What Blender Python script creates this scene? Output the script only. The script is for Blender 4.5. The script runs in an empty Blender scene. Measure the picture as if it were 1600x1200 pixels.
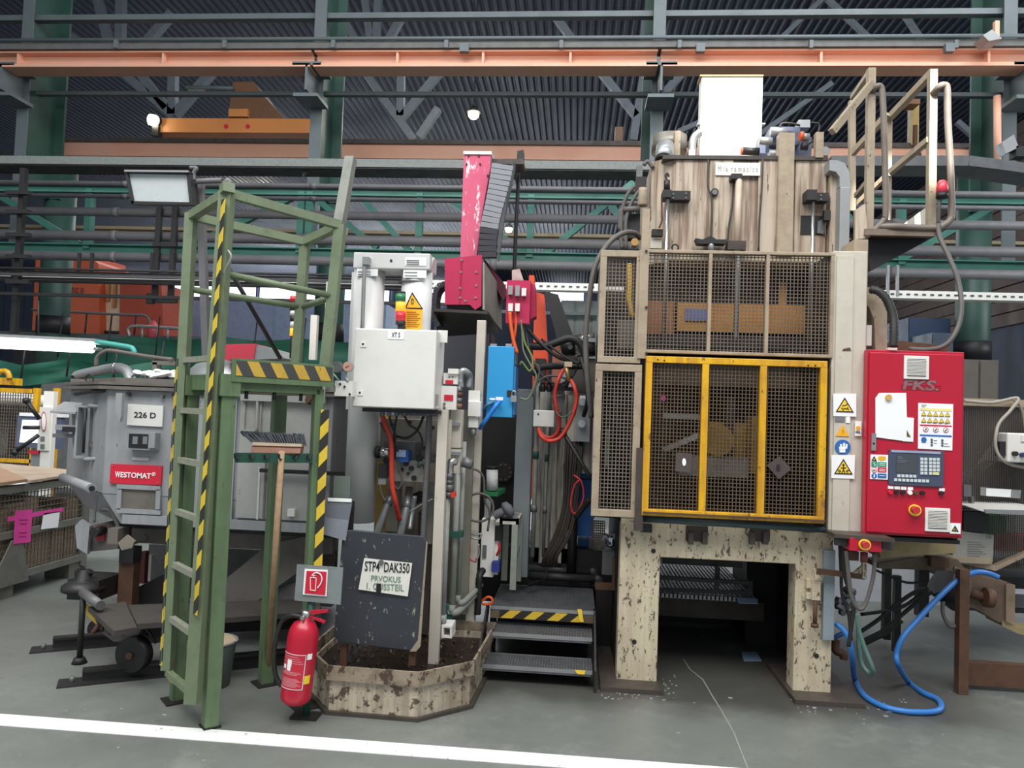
import bpy, math, random
from mathutils import Vector, Matrix
random.seed(7)
SC = bpy.context.scene
COL = SC.collection
V = Vector
# ---------------------------------------------------------------- camera
YAW, PITCH, ROLL, FOC = map(math.radians, (4.79, 2.27, 2.10, 0))
CAMLOC = V((0, 0, 1.6))
cy, sy, cp, sp, cr, sr = math.cos(YAW), math.sin(YAW), math.cos(PITCH), math.sin(PITCH), math.cos(ROLL), math.sin(ROLL)
FWD = V((-sy*cp, cy*cp, sp))
R0 = V((cy, sy, 0)); U0 = R0.cross(FWD)
RIGHT = cr*R0 + sr*U0
UP = -sr*R0 + cr*U0
cam_d = bpy.data.cameras.new('camera'); cam_d.sensor_width = 36; cam_d.lens = 27.0; cam_d.clip_end = 300
cam = bpy.data.objects.new('camera', cam_d); COL.objects.link(cam)
m = Matrix((RIGHT, UP, -FWD)).transposed().to_4x4(); m.translation = CAMLOC
cam.matrix_world = m
SC.camera = cam

# ---------------------------------------------------------------- world, light, exposure
w = bpy.data.worlds.new('world'); SC.world = w; w.use_nodes = True
bg = w.node_tree.nodes['Background']
bg.inputs[0].default_value = (.80, .90, 1, 1); bg.inputs[1].default_value = .58
SC.view_settings.view_transform = 'Standard'; SC.view_settings.look = 'None'
SC.view_settings.gamma = 1; SC.view_settings.use_curve_mapping = False
SC.view_settings.exposure = 0.0

def area(name, loc, target, sx, sy_, power, col=(1, 1, 1)):
    d = bpy.data.lights.new(name, 'AREA'); d.shape = 'RECTANGLE'; d.size = sx; d.size_y = sy_
    d.energy = power; d.color = col
    o = bpy.data.objects.new(name, d); COL.objects.link(o); o.location = loc
    o.rotation_euler = (V(target)-V(loc)).to_track_quat('-Z', 'Y').to_euler()
    return o
area('roof_light_front', (0.5, -.3, 8.6), (0, 4.6, 1.2), 9, 3.5, 900, (1, .985, .96))
area('roof_light_side', (-5.5, 1.5, 8.2), (-2.5, 5, 1), 5, 3, 330, (1, 1, .97))
area('roof_light_middle', (2, 7.5, 11.6), (-1, 14, 5), 16, 2.5, 1300, (.94, .97, 1))
area('roof_light_back_hall', (-8, 28, 12.6), (-8, 26, 0), 30, 8, 2600, (.9, .95, 1))
area('far_ceiling_fill', (-20, 64, 8), (-28, 46, 13), 44, 5, 5200, (.86, .92, 1))  # added fill lamp that brightens the far ceiling beyond what the panes give
area('window_light_side', (13.5, 10, 6.5), (0, 14, 6), 6, 4, 520, (.92, .97, 1))
def spot(name, loc, target, ang, power, col, blend=.15, r=.05):
    d = bpy.data.lights.new(name, 'SPOT'); d.spot_size = math.radians(ang); d.spot_blend = blend; d.energy = power; d.color = col
    d.shadow_soft_size = r
    o = bpy.data.objects.new(name, d); COL.objects.link(o); o.location = loc
    o.rotation_euler = (V(target)-V(loc)).to_track_quat('-Z', 'Y').to_euler()
    return o

# ---------------------------------------------------------------- geometry helpers
def W(px, py, Y):
    """where the sight line through a photo pixel meets the vertical plane at distance Y"""
    d = FWD + RIGHT*((px-800)/1200) - UP*((py-600)/1200)
    return CAMLOC + d*(Y/d.y)
def G(px, py, z=0.0):
    d = FWD + RIGHT*((px-800)/1200) - UP*((py-600)/1200)
    return CAMLOC + d*((z-1.6)/d.z)
def lin(c):
    c = c/255.0
    return c/12.92 if c <= .04045 else ((c+.055)/1.055)**2.4

def spline(pts, k=6):
    P = [V(p) for p in pts]
    if len(P) < 3: return P
    out = []
    for i in range(len(P)-1):
        p0 = P[i-1] if i else P[0]*2-P[1]
        p1, p2 = P[i], P[i+1]
        p3 = P[i+2] if i+2 < len(P) else P[-1]*2-P[-2]
        for j in range(k):
            t = j/k
            out.append(.5*((2*p1)+(p2-p0)*t+(2*p0-5*p1+4*p2-p3)*t*t+(3*p1-p0-3*p2+p3)*t**3))
    out.append(P[-1])
    return out

class B:
    """collects simple solids into one mesh"""
    def __init__(s): s.v = []; s.f = []; s.sm = []
    def add(s, vs, fs, smooth=False):
        n = len(s.v); s.v.extend([tuple(q) for q in vs]); s.f.extend([tuple(i+n for i in f) for f in fs]); s.sm.extend([smooth]*len(fs)); return s
    def hexa(s, p):
        return s.add(p, [(0, 3, 2, 1), (4, 5, 6, 7), (0, 1, 5, 4), (1, 2, 6, 5), (2, 3, 7, 6), (3, 0, 4, 7)])
    def box(s, x0, x1, y0, y1, z0, z1):
        if x0 > x1: x0, x1 = x1, x0
        if y0 > y1: y0, y1 = y1, y0
        if z0 > z1: z0, z1 = z1, z0
        return s.hexa([(x0, y0, z0), (x1, y0, z0), (x1, y1, z0), (x0, y1, z0), (x0, y0, z1), (x1, y0, z1), (x1, y1, z1), (x0, y1, z1)])
    def pb(s, x0, y0, x1, y1, Y, D):
        """box whose front face fills a photo rectangle at plane Y, D deep"""
        ym, xm = (y0+y1)/2, (x0+x1)/2
        return s.box(W(x0, ym, Y).x, W(x1, ym, Y).x, Y, Y+D, W(xm, y1, Y).z, W(xm, y0, Y).z)
    def bar(s, a, b, w, h=None, up=(0, 0, 1)):
        """rectangular bar from a to b, w wide, h along up"""
        a, b = V(a), V(b); h = w if h is None else h
        d = (b-a).normalized(); u = V(up)
        if abs(d.dot(u)) > .98: u = V((0, 1, 0))
        x = d.cross(u).normalized(); u = x.cross(d)
        q = [x*(-w/2)-u*(h/2), x*(w/2)-u*(h/2), x*(w/2)+u*(h/2), x*(-w/2)+u*(h/2)]
        return s.add([a+i for i in q]+[b+i for i in q], [(0, 3, 2, 1), (4, 5, 6, 7), (0, 1, 5, 4), (1, 2, 6, 5), (2, 3, 7, 6), (3, 0, 4, 7)])
    def cyl(s, a, b, r, n=16, r2=None, caps=True, smooth=True):
        a, b = V(a), V(b); r2 = r if r2 is None else r2
        d = (b-a).normalized(); u = V((0, 0, 1)) if abs(d.z) < .95 else V((0, 1, 0))
        x = d.cross(u).normalized(); u = x.cross(d)
        c = [(math.cos(2*math.pi*i/n), math.sin(2*math.pi*i/n)) for i in range(n)]
        vs = [a+(x*i+u*j)*r for i, j in c]+[b+(x*i+u*j)*r2 for i, j in c]
        s.add(vs, [(i, (i+1) % n, n+(i+1) % n, n+i) for i in range(n)], smooth)
        if caps:
            k = len(s.v)-2*n
            s.f.append(tuple(k+i for i in reversed(range(n)))); s.f.append(tuple(k+n+i for i in range(n))); s.sm += [False, False]
        return s
    def tube(s, pts, r, n=8, k=6, straight=False, rf=None):
        P = [V(p) for p in pts] if straight else spline(pts, k)
        ring = []; prev = None
        for i, p in enumerate(P):
            d = (P[min(i+1, len(P)-1)]-P[max(i-1, 0)]).normalized()
            if prev is None:
                u = V((0, 0, 1)) if abs(d.z) < .9 else V((0, 1, 0))
                prev = d.cross(u).normalized()
            x = (prev-d*prev.dot(d)).normalized(); prev = x; u = d.cross(x)
            rr = rf(i) if rf else r
            ring.append([p+(x*math.cos(2*math.pi*j/n)+u*math.sin(2*math.pi*j/n))*rr for j in range(n)])
        vs = [q for R in ring for q in R]; m_ = len(ring)
        s.add(vs, [(i*n+j, i*n+(j+1) % n, (i+1)*n+(j+1) % n, (i+1)*n+j) for i in range(m_-1) for j in range(n)], True)
        k0 = len(s.v)-len(vs)
        s.f.append(tuple(k0+i for i in reversed(range(n)))); s.f.append(tuple(k0+(m_-1)*n+i for i in range(n))); s.sm += [False, False]
        return s
    def pt(s, pts, r, n=8, k=6, straight=False):
        """tube through photo points (px, py, Y)"""
        return s.tube([W(*p) for p in pts], r, n, k, straight)
    def ribbed(s, pts, r, pitch=.012, n=10, k=8):
        P = spline(pts, 24); out = [P[0]]; acc = 0
        for a, b in zip(P, P[1:]):
            acc += (b-a).length
            if acc >= pitch/2: out.append(b); acc = 0
        return s.tube(out, r, n, straight=True, rf=lambda i: r*(1.0 if i % 2 else .82))
    def prism(s, poly, d):
        """polygon of 3-D points pushed along vector d"""
        d = V(d); n = len(poly); P = [V(p) for p in poly]
        return s.add(P+[p+d for p in P], [tuple(reversed(range(n))), tuple(range(n, 2*n))]+[(i, (i+1) % n, n+(i+1) % n, n+i) for i in range(n)])
    def pp(s, poly, Y, D):
        """photo polygon at plane Y, D deep"""
        return s.prism([W(x, y, Y) for x, y in poly], (0, D, 0))
    def lathe(s, c, prof, n=24, axis=(0, 0, 1), smooth=True):
        """profile [(r, h)] turned about axis at c"""
        c = V(c); a = V(axis).normalized(); u = V((0, 0, 1)) if abs(a.z) < .95 else V((1, 0, 0))
        x = a.cross(u).normalized(); y = a.cross(x)
        vs = [c+a*h+(x*math.cos(2*math.pi*j/n)+y*math.sin(2*math.pi*j/n))*r for r, h in prof for j in range(n)]
        m_ = len(prof)
        s.add(vs, [(i*n+j, i*n+(j+1) % n, (i+1)*n+(j+1) % n, (i+1)*n+j) for i in range(m_-1) for j in range(n)], smooth)
        k0 = len(s.v)-len(vs)
        s.f.append(tuple(k0+i for i in reversed(range(n)))); s.f.append(tuple(k0+(m_-1)*n+i for i in range(n))); s.sm += [False, False]
        return s
    def disc(s, px, py, Y, rpx, D, n=20, r2=None):
        c = W(px, py, Y); r = rpx*Y/1200
        return s.cyl(c, c+V((0, D, 0)), r, n, r2)
    def frame(s, x0, y0, x1, y1, Y, D, t):
        """four rails round a photo rectangle, t thick in pixels"""
        s.pb(x0, y0, x1, y0+t, Y, D); s.pb(x0, y1-t, x1, y1, Y, D)
        s.pb(x0, y0+t, x0+t, y1-t, Y, D); s.pb(x1-t, y0+t, x1, y1-t, Y, D)
        return s
    def wires(s, X0, X1, Z0, Z1, Y, nx, nz, r, jit=0):
        for i in range(nx+1):
            x = X0+(X1-X0)*i/nx
            s.box(x-r, x+r, Y-r, Y+r, Z0, Z1)
        for i in range(nz+1):
            z = Z0+(Z1-Z0)*i/nz
            s.box(X0, X1, Y+r*.6, Y+r*2.4, z-r, z+r)
        return s
    def build(s, name, mat, parent=None, label=None, bev=0, kind=None):
        me = bpy.data.meshes.new(name); me.from_pydata(s.v, [], s.f); me.update()
        me.polygons.foreach_set('use_smooth', s.sm)
        me.materials.append(mat)
        o = bpy.data.objects.new(name, me); COL.objects.link(o)
        if parent is not None: o.parent = parent
        if label: o['label'] = label
        if kind: o['kind'] = kind
        if bev:
            b = o.modifiers.new('bevel', 'BEVEL'); b.width = bev; b.segments = 2; b.limit_method = 'ANGLE'; b.angle_limit = math.radians(50)
        return o

ROOTS = []
def T(name, label, cat, group=None):
    o = bpy.data.objects.new(name, None); COL.objects.link(o); o.empty_display_size = .1
    o['label'] = label; o['category'] = cat
    if group: o['group'] = group
    ROOTS.append(o); return o
def P(t, name, b, mat, label=None, bev=0, kind=None): return b.build(name, mat, t, label, bev, kind)
def S(name, label, cat, b, mat, group=None, bev=0, kind=None):
    o = b.build(name, mat, None, label, bev, kind); o['category'] = cat
    if group: o['group'] = group
    ROOTS.append(o); return o
def ST(name, b, mat, parent=None, bev=0):
    o = b.build(name, mat, parent, None, bev)
    if parent is None: o['kind'] = 'structure'
    return o
TXC = {}
def TX(parent, name, text, x0, y0, x1, y1, Y, mat, shear=0, off=0, th=.0012, label=None):
    """raised lettering fitted to a photo rectangle"""
    c = bpy.data.curves.new('t', 'FONT'); c.body = text; c.shear = shear; c.offset = off*.55; c.resolution_u = 3; c.extrude = .02
    o = bpy.data.objects.new('t', c); COL.objects.link(o)
    dg = bpy.context.evaluated_depsgraph_get(); me = bpy.data.meshes.new_from_object(o.evaluated_get(dg))
    bpy.data.objects.remove(o)
    xs = [v.co.x for v in me.vertices]; ys = [v.co.y for v in me.vertices]
    ax, bx, ay, by = min(xs), max(xs), min(ys), max(ys)
    a = W(x0, (y0+y1)/2, Y); b_ = W(x1, (y0+y1)/2, Y); zt = W((x0+x1)/2, y0, Y).z; zb = W((x0+x1)/2, y1, Y).z
    dz = 0
    for v in me.vertices:
        u = (v.co.x-ax)/(bx-ax); t = (v.co.y-ay)/(by-ay)
        v.co = (a.x+(b_.x-a.x)*u, Y-v.co.z/.02*th, zb+(zt-zb)*t+dz)
    me.name = name; me.materials.clear(); me.materials.append(mat)
    o = bpy.data.objects.new(name, me); COL.objects.link(o); o.parent = parent
    if label: o['label'] = label
    me.polygons.foreach_set('use_smooth', [False]*len(me.polygons))
    return o
def copies(o, parent, locs):
    for l in locs:
        c = o.copy(); COL.objects.link(c); c.parent = parent; c.location = V(l)
def finalize():
    """put every thing's origin at its base"""
    for r in ROOTS:
        leaves = [r]+[c for c in r.children_recursive]
        pts = []
        for o in leaves:
            if o.type == 'MESH':
                off = V((0, 0, 0)); q = o
                while q is not None and q != r: off = off+q.location; q = q.parent
                for v in (o.data.vertices if len(o.data.vertices) < 400 else list(o.data.vertices)[::7]):
                    pts.append(v.co+off)
        if not pts: continue
        lo = V([min(p[i] for p in pts) for i in range(3)]); hi = V([max(p[i] for p in pts) for i in range(3)])
        c = V(((lo.x+hi.x)/2, (lo.y+hi.y)/2, lo.z))
        r.location = c
        if r.type == 'MESH':
            if r.data.users == 1: r.data.transform(Matrix.Translation(-c))
        for ch in r.children:
            if ch.type == 'MESH' and ch.data.users == 1 and not ch.children:
                ch.data.transform(Matrix.Translation(-c))
            else: ch.location = ch.location-c

# ---------------------------------------------------------------- materials
MATS = {}
def mat(name, rgb, rough=.55, metal=0.0, dirt=.25, dcol=(52, 42, 34), scale=6.0, chip=0.0, cscale=0, cst=.55, ccol=(70, 45, 32), streak=0.0, scol=(74, 50, 34), bump=.15, coat=0):
    if name in MATS: return MATS[name]
    mt = bpy.data.materials.new(name); mt.use_nodes = True; nt = mt.node_tree; N = nt.nodes; L = nt.links
    bs = N['Principled BSDF']
    tc = N.new('ShaderNodeTexCoord')
    def noise(sc, det=4, vec=None, r=.55):
        n = N.new('ShaderNodeTexNoise'); n.inputs['Scale'].default_value = sc; n.inputs['Detail'].default_value = det; n.inputs['Roughness'].default_value = r
        L.new(vec if vec else tc.outputs['Object'], n.inputs['Vector']); return n
    def ramp(src, a, b):
        r = N.new('ShaderNodeMapRange'); r.inputs[1].default_value = a; r.inputs[2].default_value = b; L.new(src, r.inputs[0]); return r.outputs[0]
    def mul(src, k):
        q = N.new('ShaderNodeMath'); q.operation = 'MULTIPLY'; L.new(src, q.inputs[0]); q.inputs[1].default_value = k; return q.outputs[0]
    def mix(fac, a, b):
        q = N.new('ShaderNodeMix'); q.data_type = 'RGBA'; L.new(fac, q.inputs[0])
        if isinstance(a, tuple): q.inputs[6].default_value = (*map(lin, a), 1)
        else: L.new(a, q.inputs[6])
        q.inputs[7].default_value = (*map(lin, b), 1); return q.outputs[2]
    n1 = noise(scale, 6, r=.65)
    col = mix(mul(ramp(n1.outputs[0], .45, .75), dirt), rgb, dcol)
    if streak:
        mp = N.new('ShaderNodeMapping'); mp.inputs['Scale'].default_value = (22, 22, 1.3); L.new(tc.outputs['Object'], mp.inputs[0])
        n2 = noise(1.0, 4, mp.outputs[0], .6)
        col = mix(mul(ramp(n2.outputs[0], .45, .6), streak), col, scol)
    rg = mul(ramp(n1.outputs[0], .2, .8), .25)
    if chip:
        mc = N.new('ShaderNodeMapping'); mc.inputs['Scale'].default_value = (1, 1, cst); L.new(tc.outputs['Object'], mc.inputs[0])
        n3 = noise(cscale or max(16, scale*5), 6, mc.outputs[0], .72)
        col = mix(mul(ramp(n3.outputs[0], .68-.12*chip, .71-.12*chip), .9), col, ccol)
    L.new(col, bs.inputs['Base Color'])
    ad = N.new('ShaderNodeMath'); ad.operation = 'ADD'; L.new(rg, ad.inputs[0]); ad.inputs[1].default_value = max(0, rough-.12); L.new(ad.outputs[0], bs.inputs['Roughness'])
    bs.inputs['Metallic'].default_value = metal
    if coat: bs.inputs['Coat Weight'].default_value = coat
    if bump:
        bp = N.new('ShaderNodeBump'); bp.inputs['Strength'].default_value = bump; bp.inputs['Distance'].default_value = .004
        L.new(n1.outputs[0], bp.inputs['Height']); L.new(bp.outputs[0], bs.inputs['Normal'])
    MATS[name] = mt; return mt
def flat(name, rgb, rough=.5, metal=0, coat=0):
    return mat(name, rgb, rough, metal, dirt=.06, bump=0, coat=coat)
def glow(name, rgb, power):
    if name in MATS: return MATS[name]
    mt = bpy.data.materials.new(name); mt.use_nodes = True; bs = mt.node_tree.nodes['Principled BSDF']
    c = (*map(lin, rgb), 1); bs.inputs['Base Color'].default_value = c; bs.inputs['Emission Color'].default_value = c; bs.inputs['Emission Strength'].default_value = power
    MATS[name] = mt; return mt
def stripes(name, a, b, period, vec=(1, 0, 1), chip=.3, duty=.5):
    """hazard tape: diagonal bands"""
    if name in MATS: return MATS[name]
    mt = mat(name, a, .5, chip=chip, ccol=(60, 52, 40)); N = mt.node_tree.nodes; L = mt.node_tree.links
    tc = N.new('ShaderNodeTexCoord'); d = N.new('ShaderNodeVectorMath'); d.operation = 'DOT_PRODUCT'; L.new(tc.outputs['Object'], d.inputs[0]); d.inputs[1].default_value = vec
    q = N.new('ShaderNodeMath'); q.operation = 'DIVIDE'; L.new(d.outputs['Value'], q.inputs[0]); q.inputs[1].default_value = period
    fr = N.new('ShaderNodeMath'); fr.operation = 'FRACT'; L.new(q.outputs[0], fr.inputs[0])
    gt = N.new('ShaderNodeMath'); gt.operation = 'GREATER_THAN'; L.new(fr.outputs[0], gt.inputs[0]); gt.inputs[1].default_value = duty
    bs = N['Principled BSDF']; src = bs.inputs['Base Color'].links[0].from_socket
    mx = N.new('ShaderNodeMix'); mx.data_type = 'RGBA'; L.new(gt.outputs[0], mx.inputs[0]); L.new(src, mx.inputs[6]); mx.inputs[7].default_value = (*map(lin, b), 1)
    L.new(mx.outputs[2], bs.inputs['Base Color']); return mt

cream = mat('cream_paint', (190, 175, 156), .5, dirt=.4, dcol=(128, 102, 80), scale=2.2, chip=.45, ccol=(66, 48, 36), cscale=26, cst=.18, streak=.75, scol=(110, 78, 56))
creamleg = mat('cream_chipped_paint', (204, 191, 164), .5, dirt=.5, dcol=(140, 116, 86), scale=2.6, chip=.95, ccol=(66, 52, 38), cscale=44, cst=.45, streak=.16, scol=(96, 66, 44))
creamclean = mat('cream_clean_paint', (200, 192, 178), .45, dirt=.22, dcol=(120, 104, 88), chip=.25, ccol=(80, 62, 50))
creamframe = mat('cream_guard_paint', (166, 150, 128), .5, dirt=.5, dcol=(96, 74, 58), scale=8, chip=.4, ccol=(70, 52, 42))
greasy = mat('greasy_brown_metal', (72, 64, 58), .5, dirt=.6, dcol=(28, 22, 18), scale=7)
wire = mat('guard_wire', (116, 104, 92), .5, metal=.2, dirt=.6, dcol=(56, 46, 40))
wirebrown = mat('dirty_gate_wire', (104, 86, 68), .55, metal=.2, dirt=.6, dcol=(60, 46, 36), scale=14)
yellow = mat('yellow_paint', (226, 172, 22), .42, dirt=.9, dcol=(168, 112, 36), scale=3, chip=.6, ccol=(120, 84, 40), streak=.4, scol=(150, 100, 40))
red = mat('red_paint', (184, 24, 50), .32, dirt=.2, dcol=(150, 20, 40), scale=2, bump=.03)
redworn = mat('worn_crimson_paint', (180, 30, 76), .5, dirt=.25, dcol=(120, 26, 46))
redchip = mat('crimson_paint_worn_to_white', (200, 76, 110), .5, dirt=.4, dcol=(214, 120, 146), scale=2, chip=1.15, ccol=(238, 230, 226), cscale=7, cst=.35, bump=.05)
white = mat('white_paint', (232, 229, 222), .45, dirt=.1, dcol=(170, 160, 148), bump=.05)
boxwhite = mat('pale_grey_enclosure', (224, 222, 216), .45, dirt=.14, dcol=(150, 140, 128), bump=.04)
paper = mat('paper', (244, 244, 244), .8, dirt=.05, dcol=(200, 200, 200), bump=0)
green = mat('platform_green_paint', (98, 120, 86), .5, dirt=.5, dcol=(62, 76, 52), scale=5, chip=.3, ccol=(48, 52, 38), streak=.25, scol=(60, 72, 50))
greenrail = mat('faded_green_paint', (112, 126, 98), .55, dirt=.55, dcol=(84, 86, 70), scale=9, chip=.4, ccol=(74, 62, 48))
rungm = mat('dusty_tread_steel', (142, 144, 128), .7, dirt=.5, dcol=(84, 92, 74), scale=40)
dkgreen = mat('dark_green_paint', (30, 76, 62), .5, dirt=.3)
teal = mat('structural_green_paint', (66, 124, 110), .5, dirt=.35, dcol=(34, 52, 46), scale=1.5)
colgreen = mat('column_green_paint', (44, 76, 66), .5, dirt=.4, dcol=(40, 56, 52), scale=1.2)
colgrey = mat('column_grey_paint', (90, 98, 100), .55, dirt=.3, dcol=(50, 58, 58), scale=1.2)
pipegrey = mat('pipe_grey_dust', (104, 102, 104), .6, dirt=.35, dcol=(62, 58, 58), scale=3)
steel = mat('grey_steel', (112, 112, 112), .5, metal=.3, dirt=.4)
dark = mat('dark_steel', (48, 46, 46), .5, metal=.3, dirt=.4, dcol=(24, 22, 20))
black = mat('black_paint', (26, 26, 28), .5, dirt=.2, dcol=(60, 56, 52))
rubber = mat('black_rubber', (30, 29, 29), .55, dirt=.3, dcol=(66, 58, 52), bump=.05)
greyhose = mat('grey_hose', (92, 88, 84), .55, dirt=.4, bump=.05)
galv = mat('galvanised_steel', (158, 160, 160), .42, metal=.5, dirt=.3, dcol=(104, 102, 98))
chrome = mat('chrome', (190, 188, 186), .2, metal=.9, dirt=.2)
furn = mat('furnace_grey_paint', (152, 154, 157), .5, dirt=.3, dcol=(96, 92, 88), scale=2.5, chip=.12, ccol=(60, 54, 50), streak=.12, scol=(100, 92, 84))
furnwhite = mat('furnace_pale_grey_paint', (166, 166, 162), .5, dirt=.4, dcol=(104, 98, 92), scale=2.5, chip=.2, ccol=(50, 46, 42))
furndark = mat('furnace_dusty_base', (110, 104, 98), .65, dirt=.5, dcol=(50, 44, 40), scale=5)
rust = mat('rusty_steel', (92, 64, 46), .7, dirt=.6, dcol=(44, 30, 24), scale=9)
board = mat('scuffed_black_board', (54, 56, 62), .45, dirt=.3, dcol=(38, 38, 42), chip=.5, ccol=(150, 144, 132), scale=5, cscale=30, cst=.6)
wood = mat('broom_wood', (176, 144, 112), .6, dirt=.5, dcol=(110, 80, 60), scale=22)
brick = mat('reddish_wood', (142, 98, 78), .65, dirt=.5, dcol=(96, 62, 50))
blue = mat('sky_blue_paint', (46, 150, 208), .4, dirt=.1, dcol=(30, 110, 160), bump=.03)
bluehose = mat('blue_hose', (52, 118, 190), .4, dirt=.15, dcol=(40, 80, 130), bump=0)
bluecrate = mat('blue_plastic', (30, 112, 194), .45, dirt=.3)
redhose = mat('red_sleeve', (200, 58, 40), .5, dirt=.3, dcol=(120, 40, 30))
orangehose = mat('orange_cable', (226, 92, 36), .5, dirt=.2)
orange = mat('crane_orange_paint', (214, 160, 134), .5, dirt=.4, dcol=(208, 134, 96), scale=.8, bump=.02)
orangedeep = mat('deep_orange_paint', (214, 98, 58), .5, dirt=.3, dcol=(150, 62, 40), scale=.6, bump=.02)
orangepaint = mat('yellow_orange_paint', (216, 140, 76), .5, dirt=.2, scale=.8, bump=.02)
brownp = mat('brown_housing', (120, 84, 58), .5, dirt=.3)
tarp = mat('green_tarpaulin', (18, 86, 66), .6, dirt=.4, dcol=(8, 52, 42), scale=2)
ink = flat('black_ink', (22, 22, 24)); inkgrey = flat('grey_ink', (120, 120, 122)); inkgreen = flat('green_ink', (112, 142, 116))
signyel = flat('sign_yellow', (244, 206, 62), .5); labyel = flat('label_yellow', (240, 178, 40), .5); signblue = flat('sign_blue', (40, 104, 178)); signred = flat('sign_red', (206, 32, 56)); signgreen = flat('sign_green', (46, 148, 110))
magenta = flat('magenta_paper', (226, 70, 160), .8)
hazard = stripes('hazard_stripes', (214, 176, 60), (56, 56, 54), .135, (1, 0, .5))
hazardv = stripes('hazard_tape_upright', (226, 194, 58), (44, 42, 38), .145, (-1.1, .0, 1))
def WX(px, py, X):
    d = FWD + RIGHT*((px-800)/1200) - UP*((py-600)/1200)
    return CAMLOC + d*(X/d.x)
# ================================================================ SETTING
def floor_mat():
    mt = mat('concrete_floor', (112, 115, 110), .42, dirt=.55, dcol=(74, 75, 71), scale=.9, bump=.03)
    N = mt.node_tree.nodes; L = mt.node_tree.links; bs = N['Principled BSDF']; src = bs.inputs['Base Color'].links[0].from_socket
    tc = N.new('ShaderNodeTexCoord')
    def layer(src, scale, a, b, col, k, det=8):
        n = N.new('ShaderNodeTexNoise'); n.inputs['Scale'].default_value = scale; n.inputs['Detail'].default_value = det; n.inputs['Roughness'].default_value = .7; L.new(tc.outputs['Object'], n.inputs['Vector'])
        r = N.new('ShaderNodeMapRange'); r.inputs[1].default_value = a; r.inputs[2].default_value = b; r.inputs[4].default_value = k; L.new(n.outputs[0], r.inputs[0])
        mx = N.new('ShaderNodeMix'); mx.data_type = 'RGBA'; L.new(r.outputs[0], mx.inputs[0]); L.new(src, mx.inputs[6]); mx.inputs[7].default_value = (*map(lin, col), 1); return mx.outputs[2]
    src = layer(src, 2.6, .52, .72, (136, 138, 132), .6)
    src = layer(src, 1.25, .56, .66, (146, 147, 143), .55)
    src = layer(src, 14, .62, .7, (62, 62, 58), .5)
    src = layer(src, 45, .7, .73, (150, 150, 146), .25, 3)
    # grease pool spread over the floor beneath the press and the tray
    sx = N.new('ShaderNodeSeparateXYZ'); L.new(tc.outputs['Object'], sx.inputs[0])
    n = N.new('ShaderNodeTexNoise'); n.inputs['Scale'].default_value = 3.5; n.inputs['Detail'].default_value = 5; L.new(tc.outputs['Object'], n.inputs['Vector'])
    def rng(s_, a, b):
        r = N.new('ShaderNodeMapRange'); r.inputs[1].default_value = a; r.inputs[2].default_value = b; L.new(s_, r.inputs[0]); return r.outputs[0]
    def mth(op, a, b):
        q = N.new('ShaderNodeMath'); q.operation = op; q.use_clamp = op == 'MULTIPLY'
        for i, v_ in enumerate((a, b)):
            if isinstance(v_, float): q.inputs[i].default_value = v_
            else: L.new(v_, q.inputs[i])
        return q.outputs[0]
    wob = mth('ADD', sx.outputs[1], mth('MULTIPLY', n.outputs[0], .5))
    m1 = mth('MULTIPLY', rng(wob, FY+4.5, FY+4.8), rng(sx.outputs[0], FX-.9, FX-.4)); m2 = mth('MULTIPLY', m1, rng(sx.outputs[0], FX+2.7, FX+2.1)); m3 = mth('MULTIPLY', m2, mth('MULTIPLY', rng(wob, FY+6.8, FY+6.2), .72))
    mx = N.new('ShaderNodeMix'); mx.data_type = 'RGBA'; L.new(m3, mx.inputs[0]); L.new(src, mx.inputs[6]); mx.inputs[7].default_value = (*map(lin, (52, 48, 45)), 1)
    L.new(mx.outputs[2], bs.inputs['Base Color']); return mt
FX, FY = 0.0, 0.0
fl = ST('floor', B().box(-60, 24, -7, 68, -.25, 0), floor_mat())
y0, y1 = G(0, 1134).y, G(0, 1116).y
ST('trim_1', B().box(-14, 14, y0, y1, 0, .003), mat('floor_line_white', (236, 236, 232), .5, dirt=.25, dcol=(180, 178, 172), chip=.42, ccol=(128, 128, 122), scale=4))
# floor crack and white chips
b = B()
ck = [(1068, 1030), (1078, 1046), (1098, 1062), (1112, 1086), (1128, 1112), (1146, 1144), (1168, 1200)]
for a, c in zip(ck, ck[1:]): b.bar(G(*a)+V((0, 0, .001)), G(*c)+V((0, 0, .001)), .006, .003)
ST('trim_2', b, mat('crack_filler', (150, 148, 142), .7))
b = B()
for i in range(210):
    if i < 40: x, y = random.uniform(20, 480), random.uniform(1000, 1190)
    elif i < 130: x, y = random.uniform(935, 1060), random.gauss(1078, 9)
    elif i < 200: x, y = random.uniform(1230, 1420), random.gauss(1100, 12)
    else: x, y = random.uniform(930, 1590), random.uniform(1040, 1180)
    p = G(x, max(y, 1010)); s_ = random.uniform(.0012, .0035)*(2.4 if random.random() < .08 else 1)
    b.box(p.x-s_*1.6, p.x+s_*1.6, p.y-s_, p.y+s_, .0, .003)
o = S('metal_chips', 'scattered small white metal chips on the grey concrete floor', 'debris', b, mat('chip_metal', (164, 164, 160), .5), kind='stuff')

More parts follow.
